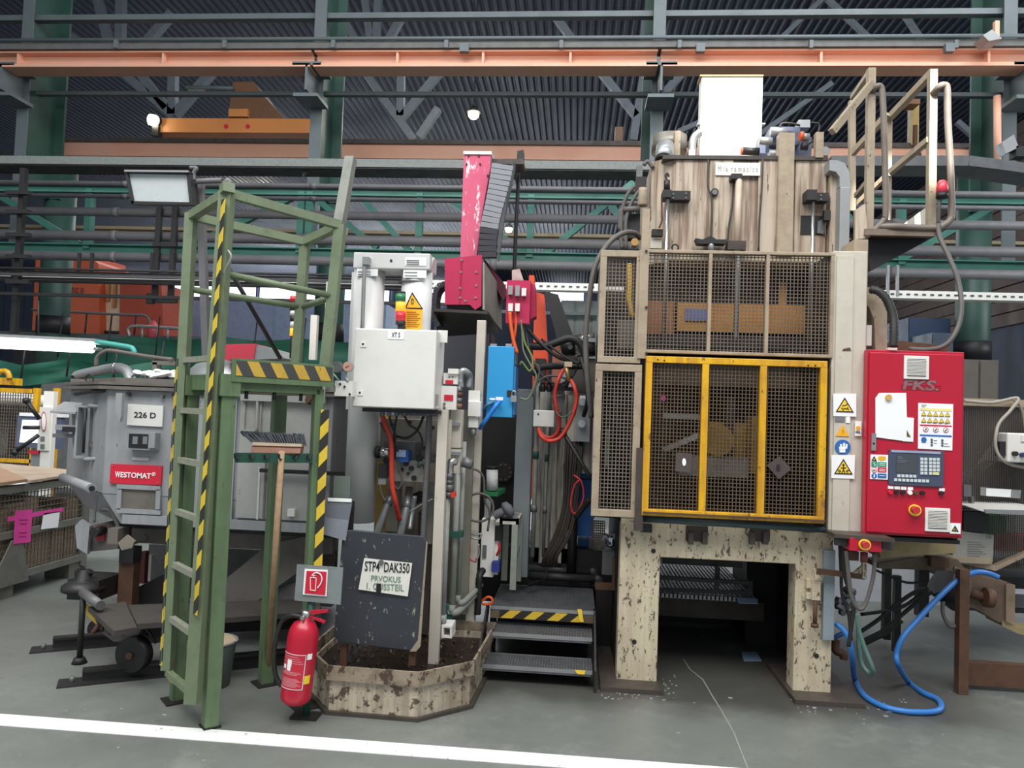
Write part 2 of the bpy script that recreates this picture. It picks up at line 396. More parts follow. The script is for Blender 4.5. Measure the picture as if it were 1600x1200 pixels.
# ceiling: ribbed roof sheets running away from the camera
ceilm = mat('roof_sheet_slate', (44, 53, 72), .6, dirt=.3, dcol=(50, 56, 70), scale=.3, bump=0)
cb = B().box(-60, 24, 6, 68, 13.12, 13.2)
ceil = ST('ceiling', cb, ceilm)
k = 0
for x0 in range(-60, 24, 2):
    b = B()
    for i in range(8):
        x = x0+i*.25
        b.prism([(x+.02, 6, 13.12), (x+.23, 6, 13.12), (x+.17, 6, 13.06), (x+.08, 6, 13.06)], (0, 62, 0))
    ST('roof_sheet', b, ceilm, ceil)
wallm = mat('far_wall_blue_grey', (112, 124, 148), .6, dirt=.3, dcol=(76, 88, 112), scale=.4, bump=0)
wb = ST('wall_back', B().box(-60, 24, 68, 68.3, 0, 13.2), wallm)
for x in range(-60, 24, 2):
    ST('wall_panel', B().box(x+.03, x+1.97, 67.9, 68.0, 0, 13), wallm, wb)
wr = ST('wall_right', B().box(16.1, 16.3, 12, 68, 0, 13.1), mat('lower_wall_slate', (66, 74, 88), .6, dirt=.4, dcol=(70, 60, 58), scale=.6, bump=0))
brownwall = mat('brown_cladding', (120, 102, 92), .6, dirt=.45, dcol=(76, 64, 60), scale=.7, bump=0)
for i in range(15):
    z = 5.6+i*.5
    ST('wall_panel', B().box(15.98-(i % 2)*.03, 16.1, 12, 68, z, z+.46), brownwall, wr)
ST('wall_left', B().box(-60, -59.8, 6, 68, 0, 13.1), mat('left_wall', (92, 100, 112), .6, bump=0))
# daylight strip windows in the far wall
panem = glow('window_daylight', (236, 242, 255), 2.6)
paneb = glow('window_blue_daylight', (150, 176, 226), .75)
wframe = mat('window_frame_grey', (96, 102, 112), .5)
def window(n, x0, y0, x1, y1, Y, m_, cols, rows=1):
    fr = B().frame(x0, y0, x1, y1, Y, .12, 1.6)
    f_ = ST('window_%d' % n, fr, wframe)
    for i in range(cols):
        for j in range(rows):
            a, c = x0+1.6+(x1-x0-3.2)*i/cols, x0+1.6+(x1-x0-3.2)*(i+1)/cols
            u, v_ = y0+1.6+(y1-y0-3.2)*j/rows, y0+1.6+(y1-y0-3.2)*(j+1)/rows
            ST('pane', B().pb(a+.5, u+.4, c-.5, v_-.4, Y+.05, .02), m_, f_)
window(1, 150, 424, 402, 468, 67.6, panem, 6)
window(2, 404, 440, 610, 474, 67.6, panem, 5)
window(3, 640, 446, 720, 478, 67.6, panem, 2)
window(4, 858, 438, 914, 484, 67.6, panem, 2)
window(5, 1120, 470, 1180, 500, 67.6, panem, 2)
window(6, 1502, 424, 1548, 562, 30, paneb, 2, 4)
# low pale wall far under the press and a doorway light
ST('wall_low', B().box(2.2, 9, 7.4, 7.55, 0, .95), mat('low_wall_white', (196, 198, 204), .6, dirt=.15))

# ================================================================ STEEL FRAME OF THE HALL
def column(px, label, lean=0):
    t = T('hall_column', label, 'column', 'green columns of the hall')
    X = W(px, 200, 13.6).x
    z1 = 6.6
    P(t, 'front_flange', B().box(X-.11, X+.11, 13.6, 13.63, 4.2, 13), colgrey)
    P(t, 'web', B().box(X-.02, X+.02, 13.63, 14.5, 5.6, 13), colgreen)
    P(t, 'rear_flange', B().box(X-.2, X+.2, 14.5, 14.56, 5.6, 13), colgreen)
    P(t, 'round_shaft', B().cyl((X+.02, 14.8, 0), (X+.02, 14.8, 6.4), .29, 28), colgreen)
    P(t, 'collar', B().cyl((X+.02, 14.8, 2.9), (X+.02, 14.8, 3.25), .31, 28), black)
    bb = B(); zc = W(px, 108, 13.3).z
    bb.box(X-.26, X+.26, 13.0, 13.6, zc-.06, zc); bb.box(X-.02, X+.02, 13.0, 13.6, zc-.5, zc-.06)
    bb.box(X-.22, X+.22, 13.0, 13.6, zc-.62, zc-.56)
    P(t, 'crane_bracket', bb, colgrey)
    return t
column(33, 'green hall column at the picture edge behind the orange cabin')
column(493, 'green hall column rising behind the green work platform')
column(1026, 'green hall column behind the press tank and its vent duct')
column(1578, 'green hall column behind the mesh guard with the white control box')

def beam_x(name, label, cat, y800, hpx, Y, D, m_, x0=-16, x1=12, group=None):
    z = W(800, y800, Y).z; h = hpx*Y/1200
    return S(name, label, cat, B().box(x0, x1, Y, Y+D, z-h/2, z+h/2), m_, group)
def pipe_x(label, y800, rpx, Y, m_=None, group='overhead pipes', x0=-16, x1=12):
    z = W(800, y800, Y).z; r = rpx*Y/1200
    t = T('overhead_pipe', label, 'pipe', group)
    P(t, 'pipe', B().cyl((x0, Y, z), (x1, Y, z), r, 14), m_ or pipegrey)
    for x in (-10.6, -7.6, -4.4, -1.4, 1.5, 4.6, 7.4):
        P(t, 'coupling', B().cyl((x, Y, z), (x+.1, Y, z), r*1.18, 14), m_ or pipegrey)
    return t
# crane runway
t = T('crane_runway', 'orange crane runway girder with grey rail crossing the whole upper hall', 'crane girder')
z0 = W(800, 103, 13.1).z; z1 = W(800, 80, 13.1).z; z2 = W(800, 66, 13.1).z
Xs = [-16, W(490, 95, 13.1).x, W(1030, 95, 13.1).x, 12]
for a, c in zip(Xs, Xs[1:]):
    g = B().box(a+.03, c-.03, 13.2, 13.24, z0, z1); g.box(a+.03, c-.03, 13.0, 13.4, z0-.05, z0+.01); g.box(a+.03, c-.03, 13.04, 13.36, z1-.03, z1)
    for s_ in (.25, .5, .75): g.box(a+(c-a)*s_-.02, a+(c-a)*s_+.02, 13.06, 13.2, z0, z1)
    P(t, 'girder', g, orange)
P(t, 'grey_channel', B().box(-16, 12, 12.98, 13.34, z1+.01, z2-.03), mat('channel_warm_grey', (92, 92, 90), .6, dirt=.4))
P(t, 'conduit', B().cyl((-16, 12.95, z2), (12, 12.95, z2), .035, 8), colgrey)
for px in (180, 350, 520, 697, 877, 1062, 1268, 1495):
    P(t, 'clip', B().pb(px-3, 62, px+3, 74, 12.9, .06), colgrey)
for px in (725, 1095, 1485): P(t, 'junction_box', B().pb(px-7, 67, px+7, 80, 12.88, .1), colgrey)
beam_x('tie_beam', 'grey horizontal tie beam near the top edge above the crane runway', 'beam', 22, 9, 13.7, .15, colgrey, group='tie beams')
beam_x('tie_beam', 'thin grey tie beam just below the orange crane runway', 'beam', 146, 6, 13.9, .12, colgrey, group='tie beams')
# second crane in the next bay
t = T('bridge_crane', 'orange bridge crane girder with upper trolley beam and brown hoist', 'crane')
z0 = W(800, 249, 17).z; z1 = W(800, 227, 17).z
xa, xb = W(78, 230, 17).x, W(1530, 240, 17).x
P(t, 'girder', B().box(xa, xb, 17, 17.4, z0, z1), orange)
P(t, 'rail', B().box(xa, xb, 16.95, 17.45, z1, z1+.1), greasy)
P(t, 'end_carriage', B().pb(66, 213, 88, 240, 16.8, .5), dark); P(t, 'end_carriage', B().pb(1526, 226, 1550, 252, 16.8, .5), dark)
P(t, 'trolley_beam', B().pb(245, 185, 486, 207, 18, .5), orangepaint)
P(t, 'hoist_housing', B().pp([(364, 128), (396, 128), (412, 150), (446, 186), (356, 186)], 18.1, .8), brownp)
P(t, 'hoist_plate', B().pb(357, 170, 387, 182, 17.98, .1), orangepaint)
for x in (353, 387): P(t, 'bolt_cap', B().disc(x, 197, 17.97, 3.4, .04), signred)
P(t, 'stub', B().pb(961, 198, 973, 220, 17.1, .25), brownp)
P(t, 'axle', B().pt([(290, 136, 18.0), (365, 138, 18.0)], .05), colgrey)
t = T('hook_block', 'yellowish crane hook block hanging over the orange girder beside the walkway cage', 'hook block')
b = B().pb(1424, 160, 1436, 226, 16.9, .2); P(t, 'block', b, mat('hook_block_yellow', (170, 140, 80), .5))
P(t, 'cheek', B().pb(1421, 150, 1438, 162, 16.3, .35), brownp)
P(t, 'hook', B().pt([(1430, 196, 16.4), (1430, 230, 16.4), (1436, 242, 16.4), (1428, 246, 16.4)], .05), rust)
# grey cable duct
t = T('cable_duct', 'long grey dusty cable duct crossing above the pipes and furnace platform', 'duct')
zt = W(540, 249, 11).z
P(t, 'front_plate', B().box(-14, 3.0, 11, 11.02, zt-.11, zt+.01), mat('dusty_duct_grey', (120, 124, 120), .65, dirt=.6, dcol=(84, 88, 84), scale=30))
P(t, 'trough', B().box(-14, 3.0, 11.02, 11.45, zt-.13, zt-.1), dark)
P(t, 'trough_wall', B().box(-14, 3.0, 11.43, 11.45, zt-.13, zt+.01), dark)
for px in (30, 270, 470): P(t, 'gusset', B().pp([(px, 262), (px+14, 262), (px+3, 276)], 11.2, .04), steel)
t = T('cable_duct', 'grey cable duct that bends down behind the walkway cage of the press', 'duct')
b = B(); pts = [(1290, 268), (1400, 268), (1500, 268), (1550, 274), (1620, 284)]
for a, c in zip(pts, pts[1:]): b.bar(W(a[0], a[1]-8, 11.2), W(c[0], c[1]-8, 11.2), .5, .14)
P(t, 'trough', b, mat('duct_dark_grey', (96, 98, 100), .6, dirt=.4))
# truss of the green gallery
t = T('gallery_truss', 'green lattice truss behind the grey overhead pipes', 'truss')
zc1, zc2 = W(800, 304, 12.5).z, W(800, 402, 12.5).z
def ibeam(z, h):
    b = B().box(-15, 11, 12.5, 12.53, z-h/2, z+h/2); b.box(-15, 11, 12.42, 12.62, z+h/2-.02, z+h/2); b.box(-15, 11, 12.42, 12.62, z-h/2, z-h/2+.02); return b
P(t, 'top_chord', ibeam(zc1, .14), teal); P(t, 'bottom_chord', ibeam(zc2, .16), teal)
for px in (138, 470, 483, 655, 829, 1120, 1409): X = W(px, 345, 12.5).x; P(t, 'upright', B().box(X-.055, X+.055, 12.46, 12.6, zc2, zc1), teal)
for a, c in (((0, 306), (125, 382)), ((400, 337), (300, 384)), ((548, 290), (640, 392)), ((488, 306), (590, 388)), ((462, 306), (400, 337)), ((990, 285), (850, 398)), ((940, 305), (1020, 398)), ((1560, 318), (1410, 404)), ((1300, 318), (1400, 404)), ((820, 395), (700, 310))):
    P(t, 'diagonal', B().bar(W(*a, 12.56), W(*c, 12.56), .1, .1), teal)
pipe_x('thin grey pipe running just above the green truss top', 295, 4.5, 12.0)
pipe_x('thin dark pipe just below the top chord of the green truss', 315, 3.6, 12.0)
pipe_x('thick grey pipe through the middle of the green truss', 341, 7, 11.8)
pipe_x('thick dark grey pipe above the truss bottom chord', 380, 8, 11.8)
pipe_x('thick dark pipe just below the truss bottom chord', 414, 7.5, 11.8)
beam_x('far_walkway_beam', 'ochre lit beam of a far walkway seen between overhead pipes', 'beam', 366, 5, 15.8, .2, mat('ochre_beam', (140, 124, 96), .6), -17, 9)
t = T('pipe_bundle', 'bundle of thin dark pipes at the height of the strip windows', 'pipe bundle')
for i, (y, r) in enumerate(((436, 2.2), (440, 2.0), (444, 3), (449, 2.2), (453, 2.2))):
    z = W(800, y, 10.5).z; P(t, 'pipe', B().cyl((-15, 10.5+i*.05, z), (-2.1, 10.5+i*.05, z), r*10.5/1200, 8), dark if i != 2 else pipegrey)
for px in (20, 122, 142, 236, 268): P(t, 'hanger', B().pb(px-2, 395, px+2, 432, 10.7, .04), dark)
t = T('cable_tray', 'white perforated cable tray crossing in front of the strip windows', 'cable tray')
z = W(800, 446, 11.4).z
P(t, 'tray', B().box(-15, 11, 11.4, 11.42, z-.055, z+.055), white); P(t, 'tray_floor', B().box(-15, 11, 11.42, 11.6, z-.055, z-.045), white)
b = B(); x = -14.9
while x < 10.9: b.box(x, x+.05, 11.392, 11.4, z-.012, z+.012); x += .11
P(t, 'slots', b, flat('slot_dark', (70, 70, 74)), kind='stuff')
for px in (1388, 1403): P(t, 'hanger', B().pb(px-2, 414, px+2, 462, 11.38, .04), galv)
beam_x('guard_rail_pipe', 'dark thin rail crossing in front of the orange cabin', 'pipe', 478, 5, 10.4, .06, dark, -13, -1.5)
beam_x('cross_beam', 'thin blue grey beam crossing behind the robot and the mesh guard', 'beam', 487, 5, 12.6, .1, colgrey, -2, 3)
# hangers in front of the pipes
t = T('pipe_hanger', 'dark hanger frame carrying the overhead pipes beside the work lamp', 'hanger')
for px in (244, 269): P(t, 'upright', B().pb(px-4, 318, px+4, 470, 11.62, .06), dark)
for py in (382, 440, 470): P(t, 'crossbar', B().pb(238, py-3, 275, py+3, 11.58, .06), dark)
P(t, 'clamp', B().pb(228, 458, 238, 474, 11.5, .08), black)
t = T('pipe_hanger', 'dark pipe hanger frame at the picture edge before the green column', 'hanger')
P(t, 'upright', B().pb(23, 262, 31, 520, 10.6, .08), dark)
for py in (300, 330, 366, 400, 440): P(t, 'saddle', B().pb(8, py-3, 44, py+3, 10.5, .08), dark)
# roof trusses
def roof_truss(Y, label, bars, w_=.22):
    t = T('roof_truss', label, 'truss', 'roof trusses')
    for a, c in bars: P(t, 'brace', B().bar(W(*a, Y), W(*c, Y), w_, w_), mat('truss_slate', (104, 112, 120), .6, bump=0))
roof_truss(20, 'dark roof truss braces meeting above the floodlight lamp', [((190, -20), (188, 68)), ((148, -20), (172, 72)), ((270, 20), (225, 72)), ((80, 36), (130, 70)), ((190, 112), (272, 182)), ((271, 110), (270, 180)), ((332, 112), (274, 180)), ((215, 110), (262, 170)), ((60, 80), (340, 84))])
roof_truss(20.5, 'dark roof truss braces beside the second green column', [((592, -20), (588, 70)), ((568, -20), (580, 70)), ((628, 26), (604, 70)), ((538, 32), (560, 70)), ((568, 110), (648, 220)), ((627, 110), (626, 182)), ((690, 110), (628, 184)), ((655, 215), (685, 170)), ((500, 88), (760, 90))], .2)
roof_truss(21, 'dark roof truss braces between the third column and hanging lamp', [((866, 24), (900, 70)), ((1008, 24), (1005, 70)), ((938, 112), (994, 182)), ((1006, 112), (990, 220)), ((1068, 112), (1036, 148)), ((820, 90), (1120, 90))], .2)
roof_truss(20.5, 'slim roof braces forming an inverted V above the walkway cage', [((1288, -4), (1214, 66)), ((1290, -4), (1364, 66)), ((1414, 24), (1442, 66)), ((1495, 190), (1552, 240)), ((1120, 180), (1060, 206)), ((1300, 130), (1180, 215))], .13)
# hall lamps
def bulb(px, py, Y, rpx, label, power, floor_=True):
    t = T('hanging_lamp', label, 'lamp', 'hall lamps')
    c = W(px, py, Y); r = rpx*Y/1200
    prof = [(r*math.sin(a), -r*math.cos(a)) for a in [i*math.pi/10 for i in range(1, 10)]]
    P(t, 'bulb', B().lathe(c, prof, 16), glow('lamp_glow', (255, 244, 190), 9), 'glowing round bulb')
    P(t, 'shade', B().lathe(c+V((0, 0, r*.55)), [(r*1.25, -r*.3), (r*.8, r*.4), (r*.3, r*.9)], 16), dark)
    P(t, 'cord', B().cyl(c+V((0, 0, r*1.3)), c+V((0, 0, 13.0-c.z)), .012, 6), dark)
    d = bpy.data.lights.new('lamp_light', 'POINT'); d.energy = power; d.color = (1, .93, .7); d.shadow_soft_size = r*1.6
    o = bpy.data.objects.new('lamp_light', d); COL.objects.link(o); o.location = c-V((0, 0, r*2.2))
bulb(740, 178, 19, 9, 'round glowing hall lamp hanging above the robot column', 120)
bulb(795, 358, 32, 6, 'small distant hall lamp seen beside the energy chain', 120)
bulb(411, 311, 40, 5, 'small distant hall lamp seen above the platform guard rail', 120)
t = T('floodlight', 'bright floodlight at the end of the orange trolley beam', 'lamp')
c = W(235, 187, 17.8); P(t, 'lens', B().cyl(c, c+V((.05, .1, .02)), .13, 18), glow('flood_glow', (255, 252, 220), 30)); P(t, 'housing', B().cyl(c+V((.05, .1, .02)), c+V((.1, .4, .06)), .15, 18, .08), dark)
P(t, 'bracket', B().pb(237, 196, 247, 212, 17.9, .2), dark)
t = T('floodlight', 'unlit grey floodlight hung high beside the end column', 'lamp')
P(t, 'housing', B().pp([(1536, 55), (1550, 46), (1566, 60), (1545, 64)], 12.6, .3), galv); P(t, 'post', B().pb(1555, 32, 1562, 58, 12.8, .08), orange)
t = T('floodlight', 'unlit floodlight with wire guard on the end column', 'lamp')
P(t, 'housing', B().pp([(1566, 222), (1584, 210), (1592, 230), (1572, 240)], 12.2, .2), galv); P(t, 'bracket', B().pb(1588, 228, 1606, 244, 12.2, .2), dark)
S('drain_pipe', 'thin orange pipe standing along the end column', 'pipe', B().pt([(1558, 150, 13.4), (1559, 262, 13.4)], .06), orange)
# orange cabin, far left
t = T('crane_cabin', 'large orange cabin building with cream door behind the pipes', 'cabin')
P(t, 'body', B().pp([(56, 402), (140, 402), (154, 412), (156, 524), (50, 516)], 20, 1.6), orangedeep)
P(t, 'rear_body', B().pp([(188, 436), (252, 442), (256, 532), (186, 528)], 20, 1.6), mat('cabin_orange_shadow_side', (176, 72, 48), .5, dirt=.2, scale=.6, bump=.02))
d_ = P(t, 'door', B().pb(156, 438, 189, 527, 20.3, .2), mat('cabin_door_cream', (232, 206, 176), .5))
P(d_, 'window_bar', B().pb(166, 440, 170, 470, 20.2, .1), mat('door_bar', (190, 130, 80), .5)); P(d_, 'window_bar', B().pb(176, 440, 180, 480, 20.2, .1), MATS['door_bar'])
P(t, 'roof_cap', B().pb(60, 396, 140, 403, 19.9, 1.7), orangedeep)
P(t, 'plinth', B().box(W(20, 560, 20.2).x, W(256, 560, 20.2).x, 20.2, 21.6, 0, W(140, 516, 20.2).z), dark)
TX(t, 'lettering', 'UNTERZUG 10', 92, 449, 130, 462, 19.98, ink)
S('mezzanine', 'grey mezzanine floor carrying the railings before the orange cabin', 'mezzanine', B().box(W(30, 530, 17).x, W(310, 530, 15).x, 15.2, 19.8, W(230, 529, 16).z-.2, W(230, 529, 16).z).box(-10.6, -10.3, 17, 17.3, 0, W(230, 529, 16).z-.2).box(-8, -7.7, 15.3, 15.6, 0, W(230, 529, 16).z-.2), colgrey)
t = T('walkway_railing', 'thin grey hand railing in front of the orange cabin', 'railing')
P(t, 'top_rail', B().pt([(50, 484, 17), (120, 488, 17), (200, 492, 17), (225, 493, 17), (233, 502, 17), (232, 528, 17)], .03), pipegrey)
for px in (60, 99, 136, 175, 213): P(t, 'post', B().pt([(px, 486+px*.03, 17), (px-4, 528, 17)], .02), dark)
t = T('walkway_railing', 'low white hand railing beside the orange cabin', 'railing')
P(t, 'top_rail', B().pt([(202, 526, 15), (203, 511, 15), (240, 511, 15), (300, 515, 15)], .03), galv)
for px in (222, 246, 262, 280): P(t, 'post', B().pt([(px, 512, 15), (px, 530, 15)], .025), galv)
S('gas_bottle', 'pinkish red bottle standing by the white railing', 'bottle', B().lathe(W(238, 528, 15.2), [(.09, 0), (.1, .02), (.1, .26), (.06, .32), (.03, .36)], 14), mat('faded_red', (214, 90, 100), .5))
# tarpaulins with thin posts
def tarp_thing(label, pts, hpx, Y):
    t = T('tarpaulin_screen', label, 'tarpaulin', 'green tarpaulin screens')
    b = B(); n = len(pts)
    vs = []
    for i, (x, y) in enumerate(pts):
        for j in range(5):
            vs.append(W(x, y+hpx*j/4+random.uniform(-1, 1), Y+.12*math.sin(i*1.7)+.05*math.sin(j*2.2+i)))
    for v_ in list(vs): vs.append(v_+V((0, .03, 0)))
    m_ = n*5; fs = [(i*5+j, (i+1)*5+j, (i+1)*5+j+1, i*5+j+1) for i in range(n-1) for j in range(4)]
    fs += [(m_+a, m_+d, m_+c, m_+b_) for a, b_, c, d in fs]
    b.add(vs, fs, True); P(t, 'sheet', b, tarp)
    for i in range(0, n, 2):
        x, y = pts[i]; P(t, 'post', B().pt([(x+8, y-32, Y-.2), (x, y+hpx*.8, Y-.2)], .014, 6), dark)
    return t
tarp_thing('upper dark green tarpaulin screen stretched behind the furnace', [(x, 526+7*(x-90)/460+3*math.sin(x*.05)) for x in range(90, 560, 38)], 44, 13)
tarp_thing('lower green tarpaulin screen sagging under the strip lamp', [(x, 564+7*x/300+5*math.sin(x*.045)) for x in range(-40, 330, 36)], 34, 10)
# strip lamp
t = T('strip_lamp', 'glowing white fluorescent strip lamp at the picture edge', 'lamp')
a, c = W(-60, 533, 7), W(144, 543, 7)
P(t, 'tube', B().cyl(a, c, .055, 14), glow('strip_glow', (255, 255, 252), 5)); P(t, 'reflector', B().bar(a+V((0, .05, .07)), c+V((0.05, .05, .07)), .14, .03), galv)
P(t, 'end_cap', B().disc(148, 545, 6.95, 3, .1), galv)
P(t, 'hose', B().pt([(150, 534, 7), (200, 542, 7), (208, 546, 7), (210, 552, 7)], .025), mat('turquoise_hose', (70, 160, 150), .5))
P(t, 'hanger', B().pt([(60, 470, 7), (60, 530, 7)], .008), dark)
# blue machine far right and blue-grey cabinets behind
def cabinet(label, x0, y0, x1, y1, Y, D, m_, rows=1, cols=1):
    t = T('machine_cabinet', label, 'cabinet'); P(t, 'body', B().box(W(x0, (y0+y1)/2, Y).x, W(x1, (y0+y1)/2, Y).x, Y, Y+D, 0, W((x0+x1)/2, y0, Y).z), m_)
    for i in range(cols):
        for j in range(rows):
            a, c = x0+(x1-x0)*i/cols, x0+(x1-x0)*(i+1)/cols; u, v_ = y0+(y1-y0)*j/rows, y0+(y1-y0)*(j+1)/rows
            P(t, 'panel', B().pb(a+2, u+2, c-2, v_-2, Y-.03, .03), m_)
    return t
mbl = mat('machine_dark_blue', (44, 62, 92), .5); mgr = mat('machine_grey_green', (112, 120, 118), .5)
cabinet('dark blue machine housing behind the black ribbed hose', 1418, 497, 1484, 680, 15, 1.6, mbl, 1, 1)
cabinet('small blue grey cabinet beside the dark blue machine', 1455, 520, 1488, 700, 14.1, .8, mat('machine_slate', (70, 84, 100), .5), 1, 1)
cabinet('grey panelled machine between robot and mesh guard', 872, 470, 950, 760, 12.8, 1.2, mgr, 4, 3)
cabinet('slate blue machine behind the furnace lid', 255, 470, 600, 650, 24, 2, mat('machine_blue_grey', (146, 166, 198), .5, bump=0), 2, 4)
cabinet('dark grey rusty cabinet between the red cabinet and green column', 1500, 562, 1560, 640, 10, .6, mat('dusty_grey_brown', (96, 90, 84), .6), 1, 2)
# ================================================================ LEFT: crate, fence, melt furnace, platform
# --- wire mesh crate
t = T('mesh_crate', 'grey wire mesh pallet crate with pink and white papers on its side', 'crate')
X0 = -4.42; ya, yb = 4.9, 6.72; zt = .86; zb = .16
cg = mat('crate_grey_green', (112, 112, 104), .6, dirt=.5, dcol=(72, 66, 58), chip=.2)
b = B()
for z in (zb, .5, zt): b.box(X0-.05, X0, ya, yb, z-.03, z+.03)
for y in (ya, yb): b.box(X0-.06, X0+.005, y-.04, y+.04, .0, zt+.03)
b.box(X0-1.1, X0, yb-.03, yb+.03, zb-.03, zb+.03); b.box(X0-1.1, X0, yb-.03, yb+.03, zt-.03, zt+.03)
b.prism([(X0+.004, 5.55, .1), (X0+.004, 6.0, .1), (X0+.004, 5.9, .46), (X0+.004, 5.78, .46)], (.01, 0, 0))
P(t, 'frame', b, cg, bev=.004)
b = B(); n = 44
for i in range(n+1):
    y = ya+(yb-ya)*i/n; b.box(X0-.03, X0-.024, y-.003, y+.003, zb, zt)
for i in range(17):
    z = zb+(zt-zb)*i/16; b.box(X0-.024, X0-.018, ya, yb, z-.003, z+.003)
P(t, 'wire_mesh', b, mat('crate_wire', (104, 96, 84), .6, dirt=.5), kind='stuff')
P(t, 'floor_pan', B().box(X0-1.1, X0-.03, ya, yb, zb-.02, zb+.02), cg)
P(t, 'rear_wall', B().box(X0-1.1, X0-1.06, ya, yb, zb, zt), cg)
for y in (ya+.1, 5.8, yb-.1): P(t, 'foot', B().box(X0-.25, X0-.02, y-.07, y+.07, 0, .13), cg)
def onX(t, name, poly, m_, th=.004, lift=.012):
    return P(t, name, B().prism([WX(x, y, X0+lift) for x, y in poly], (th, 0, 0)), m_)
pk = onX(t, 'pink_strip', [(12, 808), (98, 793), (98, 799), (12, 815)], magenta); onX(t, 'pink_paper', [(24, 798), (50, 796), (47, 847), (21, 850)], magenta, lift=.018); onX(t, 'white_paper', [(68, 802), (93, 799), (90, 824), (64, 827)], paper)
b = B()
for y, x0, x1 in ((812, 30, 44), (818, 31, 42), (832, 30, 42), (838, 30, 41)): b.prism([WX(x0, y, X0+.023), WX(x1, y-.4, X0+.023), WX(x1, y+1, X0+.023), WX(x0, y+1.4, X0+.023)], (.001, 0, 0))
P(t, 'print_lines', b, flat('pink_ink', (150, 30, 100)), kind='stuff')
cbm = mat('scrap_cardboard', (156, 126, 102), .8, dirt=.4, dcol=(130, 100, 80))
S('scrap_heap', 'dusty beige castings filling the wire mesh crate', 'scrap', (lambda b: [b.box(X0-random.uniform(.5, 1), X0-random.uniform(.035, .05), y, y+.16, zb+.02, zb+random.uniform(.45, .66)) for y in [ya+.05+i*.17 for i in range(10)]] and b)(B()), mat('scrap_beige', (168, 148, 128), .7, dirt=.5, dcol=(76, 66, 58), scale=14), kind='stuff')
S('cardboard_sheet', 'folded brown cardboard sheet lying on top of the mesh crate', 'cardboard', B().prism([(X0-1.05, 4.9, zt+.03), (X0+.0, 4.95, zt+.03), (X0+.02, 5.9, zt+.05), (X0-.6, 6.3, zt+.12), (X0-1.05, 6.0, zt+.1)], (0, 0, .025)), cbm)
S('cardboard_sheet', 'pale cardboard lid on the far end of the mesh crate', 'cardboard', B().prism([(X0-.9, 5.95, zt+.06), (X0+.02, 5.95, zt+.04), (X0+.02, 6.7, zt+.06), (X0-.9, 6.7, zt+.1)], (0, 0, .02)), mat('pale_cardboard', (170, 152, 132), .8, dirt=.3))
# --- table and bins behind the crate
t = T('packing_table', 'white topped packing table behind the mesh crate', 'table')
zt2 = W(20, 756, 7.6).z
P(t, 'tabletop', B().box(-6.6, -4.9, 7.8, 8.6, zt2-.04, zt2), white)
for x in (-6.5, -5.0):
    for y in (7.9, 8.5): P(t, 'leg', B().box(x-.03, x+.03, y-.03, y+.03, 0, zt2-.04), galv)
def bin_(label, x0, y0, x1, y1, Y):
    t = T('storage_bin', label, 'bin', 'green storage bins')
    a = W(x0, y1, Y); c = W(x1, y0, Y); d = .25
    P(t, 'shell', B().hexa([(a.x+.03, Y, a.z), (c.x-.03, Y, a.z), (c.x-.03, Y+d, a.z), (a.x+.03, Y+d, a.z), (a.x, Y-.03, c.z), (c.x, Y-.03, c.z), (c.x, Y+d+.03, c.z), (a.x, Y+d+.03, c.z)]), signgreen if 0 else mat('bin_green', (40, 140, 92), .4, dirt=.1))
    P(t, 'rim', B().box(a.x-.02, c.x+.02, Y-.05, Y+d+.05, c.z-.02, c.z+.01), MATS['bin_green'])
    P(t, 'label_strip', B().box(a.x+.06, c.x-.06, Y-.035, Y-.03, (a.z+c.z)/2-.01, (a.z+c.z)/2+.01), white)
bin_('green plastic bin on the packing table beside the furnace', 43, 741, 100, 760, 7.9)
bin_('green plastic bin cut by the picture edge', -40, 746, 8, 758, 7.9)
S('slanted_board', 'white board leaning with dark edge on the packing table', 'board', B().prism([W(-5, 728, 7.9), W(8, 728, 7.9), W(42, 757, 7.6), W(-5, 757, 7.6)], (0, .02, 0)), paper)
# --- yellow mesh safety fence
t = T('safety_fence', 'yellow framed safety mesh fence behind the operator monitor', 'fence')
b = B()
for px in (-30, 47, 78, 128): b.pb(px-4, 606, px+4, 910, 8.6, .05)
b.pb(-40, 606, 50, 613, 8.6, .05); b.pb(-40, 716, 50, 722, 8.6, .05); b.pb(76, 634, 130, 640, 8.6, .05)
P(t, 'frame', b, yellow)
P(t, 'wire_mesh', B().wires(W(-40, 660, 8.6).x, W(48, 660, 8.6).x, W(5, 906, 8.6).z, W(5, 612, 8.6).z, 8.62, 22, 56, .004), wire, kind='stuff')
S('yellow_hood', 'small yellow crane remote with handle by the tarpaulin', 'machine part', B().pb(-10, 590, 15, 601, 8, .2).pt([(-8, 588, 8), (2, 580, 8), (12, 582, 8), (15, 592, 8)], .03), yellow)
S('air_duct', 'thick white air duct pipe ending behind the yellow fence', 'duct', B().pt([(-30, 620, 9), (50, 625, 9), (76, 628, 9)], .075, 14, 3), white)
b = B().pb(60, 586, 120, 770, 11, .5).pb(112, 590, 130, 770, 11.5, .5)
S('grey_machine', 'grey machine block behind the yellow fence under the tarpaulin', 'machine', b, steel)
